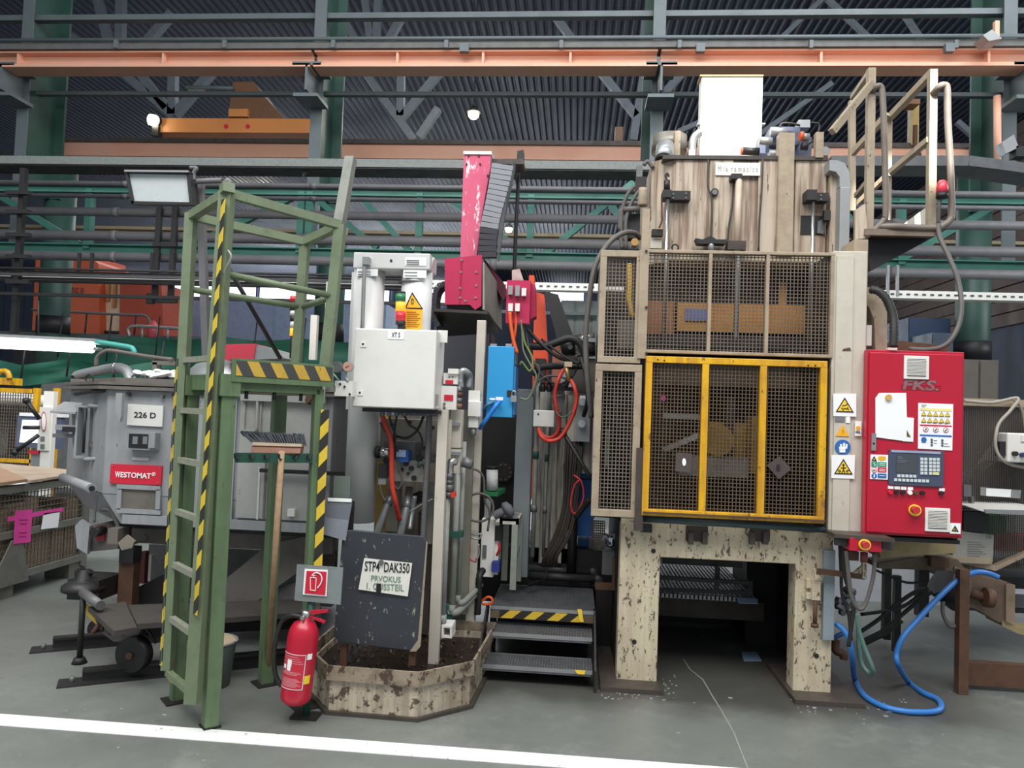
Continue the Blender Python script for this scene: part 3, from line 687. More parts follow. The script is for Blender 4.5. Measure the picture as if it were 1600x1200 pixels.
# --- monitor and white lever post
t = T('operator_monitor', 'flat operator monitor with glowing white screen behind the lever post', 'monitor')
P(t, 'housing', B().pp([(28, 648), (96, 650), (94, 702), (24, 698)], 7.5, .06), mat('monitor_blue_grey', (92, 100, 122), .4))
P(t, 'screen', B().pp([(35, 656), (66, 657), (64, 692), (30, 691)], 7.49, .01), glow('screen_glow', (236, 240, 255), 1.2))
P(t, 'top_edge', B().pb(30, 646, 98, 651, 7.48, .1), paper)
P(t, 'stand', B().pb(44, 700, 62, 860, 7.55, .06), galv); P(t, 'red_strip', B().pb(44, 704, 60, 709, 7.52, .02), signred)
t = T('lever_post', 'white post with round sign and two black ball levers', 'post')
P(t, 'post', B().pb(60, 611, 76, 900, 7.2, .06), white)
P(t, 'plate', B().pb(60, 636, 77, 704, 7.18, .02), boxwhite); P(t, 'round_sign', B().pp([(68+4.4*math.cos(a), 659+16*math.sin(a)) for a in [i*math.pi/10 for i in range(20)]], 7.175, .006), mat('sign_pinkish', (190, 120, 110), .5)); P(t, 'sign_face', B().pp([(68+3*math.cos(a), 659+13*math.sin(a)) for a in [i*math.pi/10 for i in range(20)]], 7.17, .006), paper)
for y in (682, 694): P(t, 'print', B().pb(63, y, 69, y+7, 7.172, .006), inkgrey)
for a, c in (((41, 626), (62, 655)), ((23, 707), (60, 680)), ((36, 668), (62, 668))):
    P(t, 'lever', B().cyl(W(*a, 7.0), W(*c, 7.05), .02, 10), black)
for a in ((41, 626), (23, 707)):
    c = W(*a, 7.0); P(t, 'ball_knob', B().lathe(c, [(.034*math.sin(i*math.pi/8), -.034*math.cos(i*math.pi/8)) for i in range(1, 8)], 14), black)
# --- melt holding furnace
YF = 4.75
t = T('holding_furnace', 'big grey angular holding furnace with red nameplate behind the ladder', 'furnace')
xa, xb, xl = W(164, 700, YF).x, W(518, 700, YF).x, W(106, 690, 5.5).x
zt, zm, zb = W(220, 610, YF).z, W(160, 772, YF).z, W(230, 822, YF).z
plan = [(xa, YF), (xb, YF), (xb, 6.1), (xl+.1, 6.1), (xl, 5.5)]
low = [(xa+.13, YF+.02), (xb, YF+.02), (xb, 6.0), (xl+.3, 6.0), (xl+.16, 5.5)]
b = B().prism([(x, y, zm) for x, y in plan], (0, 0, zt-zm))
vs = [(x, y, zb) for x, y in low]+[(x, y, zm) for x, y in plan]
b.add(vs, [(4, 3, 2, 1, 0)]+[(i, (i+1) % 5, 5+(i+1) % 5, 5+i) for i in range(5)])
P(t, 'body', b, furn, bev=.006)
rim = [(xa-.04, YF-.04), (xb+.02, YF-.04), (xb+.02, 6.14), (xl+.06, 6.14), (xl-.05, 5.48)]
b = B().prism([(x, y, zt) for x, y in rim], (0, 0, .022)); b.prism([(x, y, zt+.03) for x, y in rim], (0, 0, .02))
P(t, 'lid_rim', b, furndark)
P(t, 'lid', B().prism([(x+.06*(1 if x < -1.5 else -1), y+.08, zt+.05) for x, y in rim], (0, 0, .03)), furndark)
for i in range(15): P(t, 'rim_bolt', B().cyl((xa+.06+i*.1, YF-.045, zt-.02), (xa+.06+i*.1, YF-.03, zt-.02), .011, 8), dark) if i in (1, 4, 7, 10, 13) else None
P(t, 'front_panel', B().pb(276, 622, 366, 822, YF-.012, .02), furn); P(t, 'side_panel', B().pb(372, 628, 506, 812, YF-.014, .02), furnwhite)
P(t, 'upper_box', B().pb(376, 592, 508, 628, YF-.05, .3), furnwhite); P(t, 'ledge', B().pb(190, 812, 512, 826, YF-.03, .1), furn)
fr = B().frame(380, 626, 408, 674, YF-.03, .03, 2.2); P(t, 'hatch', fr, furnwhite); P(t, 'hatch_pipe', B().pt([(398, 620, YF-.04), (402, 626, YF-.04), (401, 676, YF-.04)], .009), furnwhite)
P(t, 'seam', B().pb(413, 676, 416, 812, YF-.02, .02), furndark); P(t, 'weld_streak', B().pb(402, 730, 405, 812, YF-.018, .01), mat('streak_white', (200, 200, 200), .5))
P(t, 'cleat', B().pp([(482, 606), (490, 602), (488, 622), (480, 632), (476, 626)], YF-.08, .06), rust); P(t, 'fuse_box', B().pb(449, 796, 460, 807, YF-.04, .03), boxwhite)
P(t, 'cross_tube', B().pb(405, 735, 540, 741, YF-.06, .02), black)
# signs
sg = P(t, 'number_plate', B().pp([(200, 631), (255, 634), (253, 667), (198, 664)], YF-.015, .012), boxwhite)
TX(sg, 'lettering', '226 D', 209.5, 644, 243.5, 653, YF-.017, ink, off=.02)
sg = P(t, 'nameplate', B().pp([(173, 725), (253, 728), (251, 758), (171, 755)], YF-.016, .014), signred, 'red nameplate with white lettering')
TX(sg, 'lettering', 'W', 180, 736.5, 188, 746, YF-.019, paper, off=.03); TX(sg, 'lettering', 'ESTOMAT', 188.5, 738.5, 236, 747, YF-.019, paper, off=.03); TX(sg, 'lettering', '®', 237, 738, 243, 744, YF-.019, paper, off=.01)
for x, y in ((176, 728), (249, 731), (174, 751), (247, 754)): P(sg, 'screw', B().disc(x, y, YF-.02, .9, .004, 8), chrome)
db = P(t, 'data_box', B().pb(198, 676, 242, 703, YF-.06, .06), furn)
P(db, 'data_plate', B().pb(201, 678, 231, 700, YF-.064, .005), black); P(db, 'print', B().pb(207, 682, 215, 694, YF-.067, .004), inkgrey); P(db, 'print', B().pb(223, 682, 230, 694, YF-.067, .004), inkgrey); P(db, 'bracket', B().pb(232, 676, 242, 700, YF-.075, .02), furn)
P(t, 'vent_slot', B().pp([(205, 716), (208, 714), (232, 715), (234, 717), (231, 720), (208, 719)], YF-.006, .008), mat('slot_light', (186, 188, 190), .5))
P(t, 'access_panel', B().frame(182, 758, 250, 803, YF-.02, .02, 7), furn, 'recessed access panel'); P(t, 'panel_centre', B().pb(189, 765, 243, 796, YF-.006, .008), furndark)
P(t, 'lifting_lug', B().pp([(181, 614), (191, 614), (189, 650), (187, 659), (180, 642)], YF-.1, .03), furn)
for x, y in ((199, 617), (252, 620)): P(t, 'bolt', B().disc(x, y, YF-.03, 2.6, .03, 6), steel)
# door on the chamfer
d_ = P(t, 'charging_door', B().pp([(112, 640), (166, 634), (166, 722), (114, 716)], 5.05, .05), furn)
P(d_, 'door_frame', B().frame(117, 633, 139, 716, 4.98, .05, 3.5), furn); P(d_, 'door_bow', B().pt([(139, 634, 4.95), (162, 636, 4.92), (166, 642, 4.92), (164, 708, 4.92), (156, 716, 4.92), (132, 718, 4.95)], .014, 8, 4), furn)
P(d_, 'hinge_rod', B().cyl(W(134, 638, 4.95), W(130, 708, 4.95), .009), dark); P(d_, 'latch', B().pp([(142, 690), (150, 702), (158, 690), (162, 694), (150, 707), (140, 696)], 4.97, .02), steel)
P(d_, 'hood_flap', B().prism([W(78, 645, 5.0), W(118, 647, 4.95), W(130, 632, 5.15), W(100, 630, 5.25)], (0, 0, .012)), furn)
P(d_, 'clamp_arm', B().pb(86, 664, 118, 672, 5.0, .05), furn); P(d_, 'clamp_arm', B().pb(82, 678, 118, 684, 5.0, .05), steel); P(d_, 'clamp_slot', B().pb(97, 667, 116, 675, 4.97, .03), dark)
b = B(); b.pt([(118, 616, 5.0), (140, 612, 4.9), (168, 610, 4.8)], .014); P(t, 'door_rail', b, dark)
# lid fittings
P(t, 'exhaust_pipe', B().pt([(119, 590, 5.4), (124, 586, 5.4), (160, 578, 5.3), (184, 575, 5.2), (198, 580, 5.15), (204, 594, 5.1), (204, 604, 5.1)], .036, 14), galv)
P(t, 'pipe_flange', B().pb(183, 594, 208, 600, 5.05, .18), galv); P(t, 'pipe_stub', B().pb(110, 592, 150, 602, 5.3, .3), furndark); P(t, 'pipe_clamp', B().cyl(W(179, 575, 5.2), W(182, 575, 5.2), .042, 14), chrome)
b = B()
for i in range(17): pass
P(t, 'handwheel', B().pt([(140+6*math.cos(a), 592+7*math.sin(a), 5.0) for a in [i*math.pi/6 for i in range(13)]], .006, 6, 2), dark); P(t, 'shackle', B().pt([(146, 598, 4.95), (150, 605, 4.95), (155, 603, 4.95), (152, 596, 4.95)], .007), dark)
P(t, 'thin_pipe', B().pt([(150, 572, 5.1), (152, 558, 5.1), (162, 550, 5.1), (175, 548, 5.1), (230, 557, 5.05), (270, 562, 5.0)], .014), mat('brownish_pipe', (104, 96, 90), .55)); P(t, 'bracket', B().pb(237, 566, 244, 606, 5.0, .05).pb(237, 564, 276, 570, 5.0, .05), furndark)
P(t, 'small_rail', B().pt([(205, 600, 4.95), (207, 588, 4.95), (214, 586, 4.95), (242, 588, 4.95)], .007), steel); P(t, 'eye_bolt', B().pt([(224+4*math.cos(a), 592+6*math.sin(a), 4.95) for a in [i*math.pi/5 for i in range(11)]], .006, 6, 2), steel)
b = B()
for i in range(26):
    x_ = random.uniform(214, 272) if i < 18 else random.uniform(340, 372); p = W(x_, 600, 4.98); p = V((p.x, 4.9+random.uniform(0, .15), zt+.10+random.uniform(0, .03))); s_ = random.uniform(.03, .06)
    b.lathe(p, [(s_*.5, -s_*.3), (s_, 0), (s_*.7, s_*.35), (s_*.2, s_*.45)], 7, (random.uniform(-.4, .4), random.uniform(-.4, .4), 1), False)
P(t, 'insulation_wool', b, mat('white_wool', (236, 236, 236), .9, dirt=.1), kind='stuff')
prof = [(.42, 0), (.41, .06), (.34, .13), (.2, .17), (.02, .18)]
c = W(385, 572, 5.4); P(t, 'lid_dome', B().lathe((c.x, c.y, zt+.08), prof, 28), galv)
P(t, 'red_cover', B().pp([(348, 538), (400, 537), (396, 562), (348, 562)], 4.96, .2), mat('coral_red', (206, 60, 80), .5), 'coral red cover plate'); P(t, 'foil_wrap', B().pp([(400, 538), (428, 546), (446, 560), (396, 562)], 4.97, .3), galv)
# underside: pivot tube, pan, strut
P(t, 'pivot_tube', B().cyl(W(98, 746, 5.2), W(143, 763, 4.6), .03, 14), furn); P(t, 'pivot_bore', B().cyl(W(143, 763, 4.601), W(144, 763.4, 4.585), .017, 12), black)

P(t, 'hanger_plate', B().pp([(126, 812), (140, 822), (136, 866), (120, 856), (117, 822)], 4.85, .03), furn); P(t, 'burner_block', B().pp([(138, 822), (188, 832), (184, 858), (140, 862)], 4.9, .3), furndark)
P(t, 'red_tag', B().pb(150, 822, 163, 845, 4.88, .02), mat('dull_red', (150, 40, 36), .5)); P(t, 'cable_loop', B().pt([(158, 796, 4.8), (172, 798, 4.8), (182, 815, 4.8), (186, 830, 4.8)], .014), greyhose); P(t, 'knob', B().disc(146, 832, 4.8, 8, .1), dark)
P(t, 'valve_body', B().pb(168, 826, 184, 850, 4.7, .12), furndark); P(t, 'diamond_plate', B().pp([(184, 848), (198, 836), (210, 846), (206, 856), (190, 860)], 4.62, .02), mat('worn_plate', (134, 124, 112), .6, dirt=.6))
P(t, 'chain', B().pt([(152, 770, 4.65), (149, 792, 4.65), (147, 816, 4.65)], .008), steel)
# --- furnace trolley with lifting gear
t = T('furnace_trolley', 'low dusty trolley with wheels and lifting struts under the furnace', 'trolley')
P(t, 'support_beam', B().pb(205, 832, 520, 856, 4.95, .12), furndark); P(t, 'beam_flange', B().pb(205, 828, 520, 833, 4.9, .2), dark); P(t, 'boss', B().disc(224, 841, 4.94, 6, .03), furndark)
P(t, 'rear_beam', B().pb(230, 858, 520, 940, 6.0, .1), mat('trolley_grey', (122, 120, 118), .6, dirt=.5))
P(t, 'strut_plate', B().pp([(290, 985), (330, 990), (486, 880), (486, 836), (420, 850), (352, 905), (296, 950)], 4.9, .06), furndark); P(t, 'strut_plate', B().pp([(352, 940), (480, 905), (486, 960), (350, 975)], 4.96, .05), mat('trolley_pale', (120, 114, 116), .6, dirt=.5))
P(t, 'curved_guard', B().pp([(190, 950), (206, 922), (240, 905), (262, 894), (262, 932), (228, 962)], 5.0, .03), dark)
P(t, 'square_post', B().pb(184, 878, 207, 956, 4.85, .08), rust); P(t, 'post_cap', B().pb(186, 856, 208, 880, 4.83, .1), dark)
P(t, 'thin_post', B().pb(219, 862, 226, 912, 5.4, .05), mat('dull_red_post', (110, 50, 44), .6)); P(t, 'thin_post', B().pb(228, 868, 236, 908, 5.5, .05), white)
P(t, 'deck', B().prism([G(138, 948, .36), G(178, 986, .36), G(214, 980, .36), G(196, 940, .36)], (0, 0, -.03)), mat('trolley_deck_dark', (70, 66, 62), .6, dirt=.6)); P(t, 'deck_plate', B().prism([G(214, 975, .34), G(500, 955, .34), G(500, 935, .34), G(200, 945, .34)], (0, 0, -.03)), mat('trolley_deck_dark', (70, 66, 62), .6, dirt=.6))
P(t, 'side_beam', B().bar(W(165, 975, 4.35), W(500, 958, 5.1), .05, .09), furndark); P(t, 'side_beam', B().bar(W(230, 985, 4.4), W(500, 972, 5.1), .05, .06), dark)
P(t, 'nose_plate', B().pp([(170, 975), (214, 968), (222, 980), (212, 1000), (178, 1003), (160, 990)], 4.34, .08), furndark); P(t, 'nose_slot', B().pb(170, 986, 193, 993, 4.335, .02), black)
P(t, 'yellow_mark', B().pp([(133, 944), (142, 950), (160, 978), (160, 986), (136, 962)], 4.5, .01), hazard)
for px, py, Y, r in ((203, 1024, 4.28, 28), (150, 985, 4.95, 17), (470, 1000, 5.3, 22)):
    c = W(px, py, Y); rr = r*Y/1200
    w_ = P(t, 'wheel', B().cyl(c, c+V((.01, .07, 0)), rr, 26), dark); P(w_, 'hub', B().cyl(c-V((0, .015, 0)), c, rr*.2, 12), rust)
P(t, 'axle_tube', B().cyl(W(130, 926, 4.5), W(157, 946, 4.3), .028, 12), steel); P(t, 'drip_can', B().lathe(W(131, 922, 4.7), [(.13, 0), (.13, .03), (.09, .06), (.05, .07), (.03, .13)], 20), dark); P(t, 'can_tray', B().pb(105, 906, 154, 938, 4.66, .25), dark)
P(t, 'valve', B().pt([(128, 886, 4.7), (122, 895, 4.7), (130, 902, 4.7), (138, 897, 4.7), (142, 892, 4.7)], .022), dark); P(t, 'air_line', B().pt([(166, 952, 4.4), (200, 962, 4.35), (225, 978, 4.35), (244, 1005, 4.35)], .009), rubber)
P(t, 'stop_handle', B().cyl(W(160, 968, 4.35), W(144, 990, 4.3), .013), rust)
for px, py in ((124, 1036),):
    g_ = G(px, py); P(t, 'jack_leg', B().cyl(g_+V((0, 0, .02)), g_+V((0, 0, .42)), .017, 10), dark); P(t, 'jack_foot', B().cyl(g_, g_+V((0, 0, .035)), .045, 14, .03), dark)
t = T('floor_rail', 'dark steel floor rail nearest the camera under the trolley wheel', 'rail', 'trolley rails')
def rail(t, a, c):
    a, c = G(*a), G(*c); d = (c-a).normalized(); n = V((-d.y, d.x, 0))
    b = B().bar(a+V((0, 0, .005)), c+V((0, 0, .005)), .14, .01); b.bar(a+V((0, 0, .035)), c+V((0, 0, .035)), .02, .06); b.bar(a+V((0, 0, .068)), c+V((0, 0, .068)), .06, .014)
    P(t, 'profile', b, dark); P(t, 'bolt', B().cyl(a-d*.05, a-d*.05+V((0, 0, .04)), .014, 8), steel); P(t, 'end_plate', B().bar(a-d*.12+V((0, 0, .004)), a+V((0, 0, .004)), .14, .008), dark)
rail(t, (128, 1066), (520, 1026))
t = T('floor_rail', 'dark steel floor rail farther under the furnace trolley', 'rail', 'trolley rails'); rail(t, (82, 1014), (300, 995))
t = T('metal_bucket', 'grey metal bucket standing behind the ladder posts', 'bucket')
g_ = G(330, 1070); P(t, 'shell', B().lathe(g_, [(.1, 0), (.125, .24), (.13, .25)], 26), mat('bucket_green_grey', (96, 108, 100), .5, dirt=.3)); P(t, 'rim', B().tube([g_+V((.13*math.cos(a), .13*math.sin(a), .25)) for a in [i*math.pi/12 for i in range(25)]], .007, 6, 1), galv); P(t, 'contents', B().cyl(g_+V((0, 0, .235)), g_+V((0, 0, .252)), .12, 24), mat('sand', (170, 150, 120), .9))
# --- green work platform
A, Bq, C, D = V((-1.752, 3.74, 0)), V((-2.083, 4.03, 0)), V((-1.726, 4.363, 0)), V((-1.395, 4.07, 0))
zd = W(362, 582, 3.74).z; zr = W(355, 305, 3.74).z; zmid = W(350, 440, 3.74).z
t = T('work_platform', 'tall green work platform with ladder guard rails and hazard tape', 'platform')
def rbox(b, c, s, z0, z1, u):
    u = u.normalized(); n = V((-u.y, u.x, 0))
    q = [c+u*s/2+n*s/2, c-u*s/2+n*s/2, c-u*s/2-n*s/2, c+u*s/2-n*s/2]
    return b.prism([(p.x, p.y, z0) for p in q], (0, 0, z1-z0))
uAD = (D-A).normalized(); uAB = (Bq-A).normalized()
for nm, c in (('A', A), ('B', Bq), ('C', C), ('D', D)):
    p_ = P(t, 'post', rbox(B(), c, {'A': .072, 'B': .062, 'C': .072, 'D': .05}[nm], .006, zd-.06, uAD), green, bev=.005)
    P(p_, 'base_plate', rbox(B(), c, .085 if nm == 'A' else .13, 0, .008, uAD), dark)
P(t, 'corner_block', rbox(B(), A, .1, zd-.12, zd-.01, uAD), green); P(t, 'corner_block', rbox(B(), Bq, .09, zd-.12, zd-.01, uAD), green)
def xy(p, z): return V((p.x, p.y, z))
P(t, 'deck', B().prism([xy(A, zd-.055), xy(D, zd-.055), xy(C, zd-.055), xy(Bq, zd-.055)], (0, 0, .045)), rungm)
for a, c in ((A, D), (Bq, C), (C, D), (A, Bq)): P(t, 'deck_beam', B().bar(xy(a, zd-.05), xy(c, zd-.05), .05, .08), green)
off = (uAD.cross(V((0, 0, 1)))).normalized()*.05
P(t, 'toe_board', B().bar(xy(A, zd+.012)+off-uAD*.0, xy(D, zd+.012)+off+uAD*.06, .012, .118), green)
P(t, 'hazard_tape', B().bar(xy(A, zd+.022)+off*1.16+uAD*.02, xy(D, zd+.022)+off*1.16+uAD*.05, .003, .075), stripes('hazard_stripes_tilted', (198, 162, 62), (66, 66, 64), .135, (.76, .84, .62)))
for s_ in (.2, .5, .8): P(t, 'deck_bolt', B().cyl(xy(A+(D-A)*s_, zd-.13), xy(A+(D-A)*s_, zd-.08), .01, 8), dark)
P(t, 'under_grating', B().prism([xy(A+(D-A)*.1, zd-.1), xy(D-(D-A)*.1, zd-.1), xy(C, zd-.1), xy(Bq+(C-Bq)*.1, zd-.1)], (0, 0, .03)), mat('stained_grate', (150, 142, 122), .7, dirt=.6, scale=14))
# guard rails
tops = {'L': W(299, 338, 4.05), 'A': W(355, 302, 3.76), 'C': W(477, 378, 4.36), 'D': W(532, 352, 4.10)}
mids = {'L': W(297, 452, 4.05), 'A': W(352, 428, 3.76), 'C': W(472, 480, 4.36), 'D': W(522, 463, 4.10)}
for a, c in (('L', 'A'), ('A', 'D'), ('L', 'C'), ('C', 'D')):
    P(t, 'top_rail', B().bar(tops[a], tops[c], .045, .045), greenrail)
for a, c in (('A', 'D'), ('L', 'C'), ('C', 'D')): P(t, 'mid_rail', B().cyl(mids[a], mids[c], .018, 10), greenrail)
P(t, 'rail_post', B().bar(W(462, 580, 4.36), tops['C'], .05, .05), greenrail); P(t, 'rail_post', B().bar(W(507, 590, 4.10), tops['D'], .055, .055), greenrail)
P(t, 'rail_cap', B().bar(W(352, 298, 3.74), W(358, 292, 3.7), .06, .05), greenrail)
# ladder
l0, l1 = W(299, 334, 4.05), W(262, 1046, 3.94); r0, r1 = W(355, 300, 3.74), W(301, 1098, 3.66)
P(t, 'ladder_stile', B().bar(l0, l1, .05, .055), greenrail); P(t, 'ladder_stile', B().bar(r0, r1, .064, .06), greenrail)
nrm = (l1-l0).cross(r0-l0).normalized()
if nrm.y > 0: nrm = -nrm
def tape(a, c, s0, s1, wd, o):
    d = c-a; side = d.cross(nrm).normalized()
    return B().bar(a+d*s0+o, a+d*s1+o, wd, .004, nrm)
P(t, 'hazard_tape', tape(r0, r1, .02, .83, .064, V((-.004, -.036, 0))), hazardv)
P(t, 'hazard_tape', tape(l0, l1, .33, .99, .03, V((-.028, -.02, 0))), hazardv); 
for yl, yr in ((578, 560), (651, 652), (727, 737), (806, 823), (885, 912), (966, 1001), (1052, 1084)):
    s_ = (yl-334)/(1046-334); q = (yr-300)/(1098-300)
    a, c = l0+(l1-l0)*s_, r0+(r1-r0)*q; c.z = a.z = (a.z+c.z)/2
    P(t, 'rung', B().bar(a, c, .03, .03), rungm if yl < 1040 else greenrail)
P(t, 'tape_knot', B().cyl(W(268, 1060, 3.9), W(284, 1068, 3.84), .021, 10), stripes('knot_tape', (200, 180, 90), (120, 110, 90), .05))
dtape = D-off*.0
P(t, 'hazard_tape', B().bar(xy(D, W(505, 640, 4.07).z)+V((.05, -.02, 0)), xy(D, W(490, 885, 4.07).z)+V((.05, -.02, 0)), .004, .045, (1, 0, 0)), hazardv)
P(t, 'wire_tie', B().pt([(356, 391, 3.7), (361, 402, 3.7), (352, 420, 3.7), (349, 428, 3.7)], .006), galv)
# hook rail and broom
t = T('hook_rail', 'dark green hook rail fixed across the platform posts', 'rail')
a, c = W(368, 715, 3.82), W(495, 716, 4.06)
P(t, 'board', B().bar(a, c, .02, .05), dkgreen)
for i in range(6):
    p = a+(c-a)*(.06+.176*i); P(t, 'hook', B().tube([p+V((0, -.015, .02)), p+V((-.003, -.03, -.005)), p+V((-.012, -.04, 0)), p+V((-.01, -.05, .022))], .005, 6), dark)
t = T('broom', 'upturned broom with grey bristles standing against the green platform', 'broom')
P(t, 'handle', B().cyl(W(440, 706, 3.93), G(417, 1066), .0165, 12), wood)
P(t, 'head', B().prism([W(394, 694, 3.9), W(471, 697, 4.0), W(471, 699, 4.0), W(469, 709, 3.98), W(391, 708, 3.88)], (-.01, .07, 0)), brick, bev=.004); P(t, 'head_top', B().prism([W(394, 691, 3.89), W(471, 694, 3.99), W(471, 698, 3.99), W(394, 696, 3.89)], (-.01, .08, 0)), mat('head_pale_wood', (206, 184, 160), .6, dirt=.4))
b = B()
for i in range(22):
    for j in range(3):
        s_ = i/21; p = W(394+77*s_, 693+3*s_, 3.9+.1*s_)+V((0, .01+j*.025, 0)); lean = (-.05*(1-s_)-.012) if i > 2 else -.055-.02*j
        for k in range(3): b.cyl(p+V((k*.002, 0, 0)), p+V((lean+random.uniform(-.006, .006), random.uniform(-.01, .01), .052+random.uniform(-.008, .01))), .003, 4, .005, caps=False)
P(t, 'bristles', b, mat('grey_bristle', (86, 90, 96), .8, dirt=.3, scale=40), kind='stuff')
# work lamp
t = T('work_floodlight', 'square white work floodlight on a grey pole above the ladder', 'lamp')
P(t, 'lamp_panel', B().pp([(199, 269), (292, 271), (297, 317), (209, 315)], 4.3, .01), mat('lamp_glass_white', (184, 190, 190), .3, dirt=.25, dcol=(150, 156, 156), chip=.3, ccol=(246, 246, 246), scale=9), 'pale reflective lamp glass')
b = B()
for q in (((194, 266), (297, 268), (296, 272), (196, 270)), ((204, 314), (299, 316), (300, 320), (206, 319)), ((194, 266), (199, 267), (209, 318), (205, 319)), ((291, 268), (296, 268), (301, 320), (296, 319))): b.pp(q, 4.285, .04)
P(t, 'bezel', b, black); P(t, 'housing', B().pp([(205, 272), (290, 274), (294, 312), (212, 311)], 4.315, .14), dark); P(t, 'top_lip', B().pp([(194, 265), (294, 266), (294, 269), (194, 268)], 4.27, .06), galv)
P(t, 'pole', B().bar(W(313, 283, 4.5), W(323, 562, 4.5), .04, .04), pipegrey); P(t, 'arm', B().pt([(297, 284, 4.4), (318, 283, 4.45), (346, 282, 4.5)], .017), pipegrey); P(t, 'crank', B().pt([(297, 262, 4.4), (307, 263, 4.4), (303, 270, 4.4), (303, 282, 4.4)], .012), pipegrey); P(t, 'knob', B().pt([(352, 288, 4.5), (356, 282, 4.5), (360, 288, 4.5)], .018), pipegrey)
S('inclined_rod', 'thin dark rod leaning inside the platform guard rail', 'rod', B().cyl(W(357, 418, 4.4), W(438, 560, 4.9), .014, 8), dark)
S('support_strut', 'dusty grey strut slanting down from the cable duct to the platform', 'strut', B().bar(W(548, 248, 4.25), W(530, 352, 4.13), .054, .055), mat('dusty_strut', (120, 122, 114), .6, dirt=.5))
# stack light behind platform
def stack_light(label, x0, x1, rows, Y, base):
    t = T('signal_tower', label, 'signal light', 'signal towers')
    for y0, y1, m_, nm in rows:
        xm = (x0+x1)/2; a, c = W(xm, y1, Y), W(xm, y0, Y); a.x = c.x = (a.x+c.x)/2
        P(t, nm, B().cyl(a, c, (x1-x0)/2*Y/1200, 18), m_)
    xm = (x0+x1)/2; P(t, 'foot', B().pb(x0+3, base[0], x1-3, base[1], Y-.02, .05), black)
am = glow('amber_lit', (255, 150, 30), 1.6); rdm = mat('lens_red', (214, 40, 56), .3); gnm = mat('lens_green', (44, 120, 80), .3); whm = mat('lens_white', (210, 208, 204), .3)
stack_light('signal tower with lit amber lens seen through the platform rails', 453, 466, [(463, 472, rdm, 'red_lens'), (472, 486, black, 'ring'), (486, 494, whm, 'white_lens'), (494, 503, black, 'ring'), (503, 513, whm, 'white_lens'), (513, 525, am, 'amber_lens'), (525, 560, black, 'base')], 4.9, (560, 590))
S('perforated_post', 'white perforated upright strip behind the platform rail', 'post', B().pb(484, 492, 494, 562, 5.0, .04), white)
S('perforated_post', 'grey cover strip along the platform corner upright', 'post', B().pb(506, 440, 513, 600, 4.3, .03), boxwhite)
# ================================================================ MIDDLE: tray, board, extinguisher, boxes, robot, steps
# --- octagonal drip tray base
t = T('drip_tray', 'cream rusty octagonal drip tray base with raised rim under the black board', 'tray')
foot = [G(502, 1119), G(648, 1134), G(722, 1112), G(744, 1060), G(745, 1028), G(520, 1025), G(498, 1085)]
yb_ = 5.25
q = [V((-1.25, 3.98, 0)), V((-.755, 3.965, 0)), V((-.5, 4.2, 0)), V((-.46, 5.0, 0)), V((-1.45, 5.0, 0)), V((-1.45, 4.25, 0))]
def inset(poly, k):
    c = sum(poly, V())/len(poly); return [p+(c-p)*k for p in poly]
rusty_cream = mat('rusty_cream_paint', (196, 184, 162), .55, dirt=.6, dcol=(108, 84, 66), scale=3.2, chip=1.15, ccol=(72, 46, 36), cscale=15, cst=1, streak=.35, scol=(74, 46, 36))
rim_cream = mat('grimy_rim_cream', (150, 136, 116), .55, dirt=.9, dcol=(70, 54, 44), scale=7, chip=1.2, ccol=(62, 42, 34), cscale=18)
zt = W(580, 1052, 3.98).z
P(t, 'foot_flange', B().prism(q, (0, 0, .02)), greasy)
b = B(); qi = inset(q, .05)
for i in range(6):
    a, c = qi[i], qi[(i+1) % 6]; d = (c-a).normalized(); n_ = V((d.y, -d.x, 0))
    P(t, 'side_panel', B().prism([a, c, c-n_*.012, a-n_*.012], (0, 0, zt-.03)), rusty_cream)
qr = inset(q, -.0)
b = B()
for i in range(6):
    a, c = qr[i], qr[(i+1) % 6]; a2, c2 = inset(q, .03)[i], inset(q, .03)[(i+1) % 6]
    b.prism([a+V((0, 0, zt-.05)), c+V((0, 0, zt-.05)), c2+V((0, 0, zt-.05)), a2+V((0, 0, zt-.05))], (0, 0, .075))
P(t, 'rim', b, rim_cream)
P(t, 'pan_floor', B().prism([p+V((0, 0, zt-.09)) for p in inset(q, .06)], (0, 0, .02)), mat('oily_pan', (40, 32, 27), .4, dirt=.6, dcol=(16, 13, 11), scale=9))
b = B()
for i in range(240):
    x, y = random.uniform(-1.35, -.56), random.uniform(4.1, 4.9); s_ = random.uniform(.004, .013)
    b.bar((x, y, zt-.068), (x+random.uniform(-.02, .02), y+random.uniform(-.02, .02), zt-.064+random.uniform(0, .015)), s_, s_*.6)
P(t, 'swarf', b, mat('swarf', (84, 66, 52), .5, metal=.3, dirt=.6, scale=30), kind='stuff')
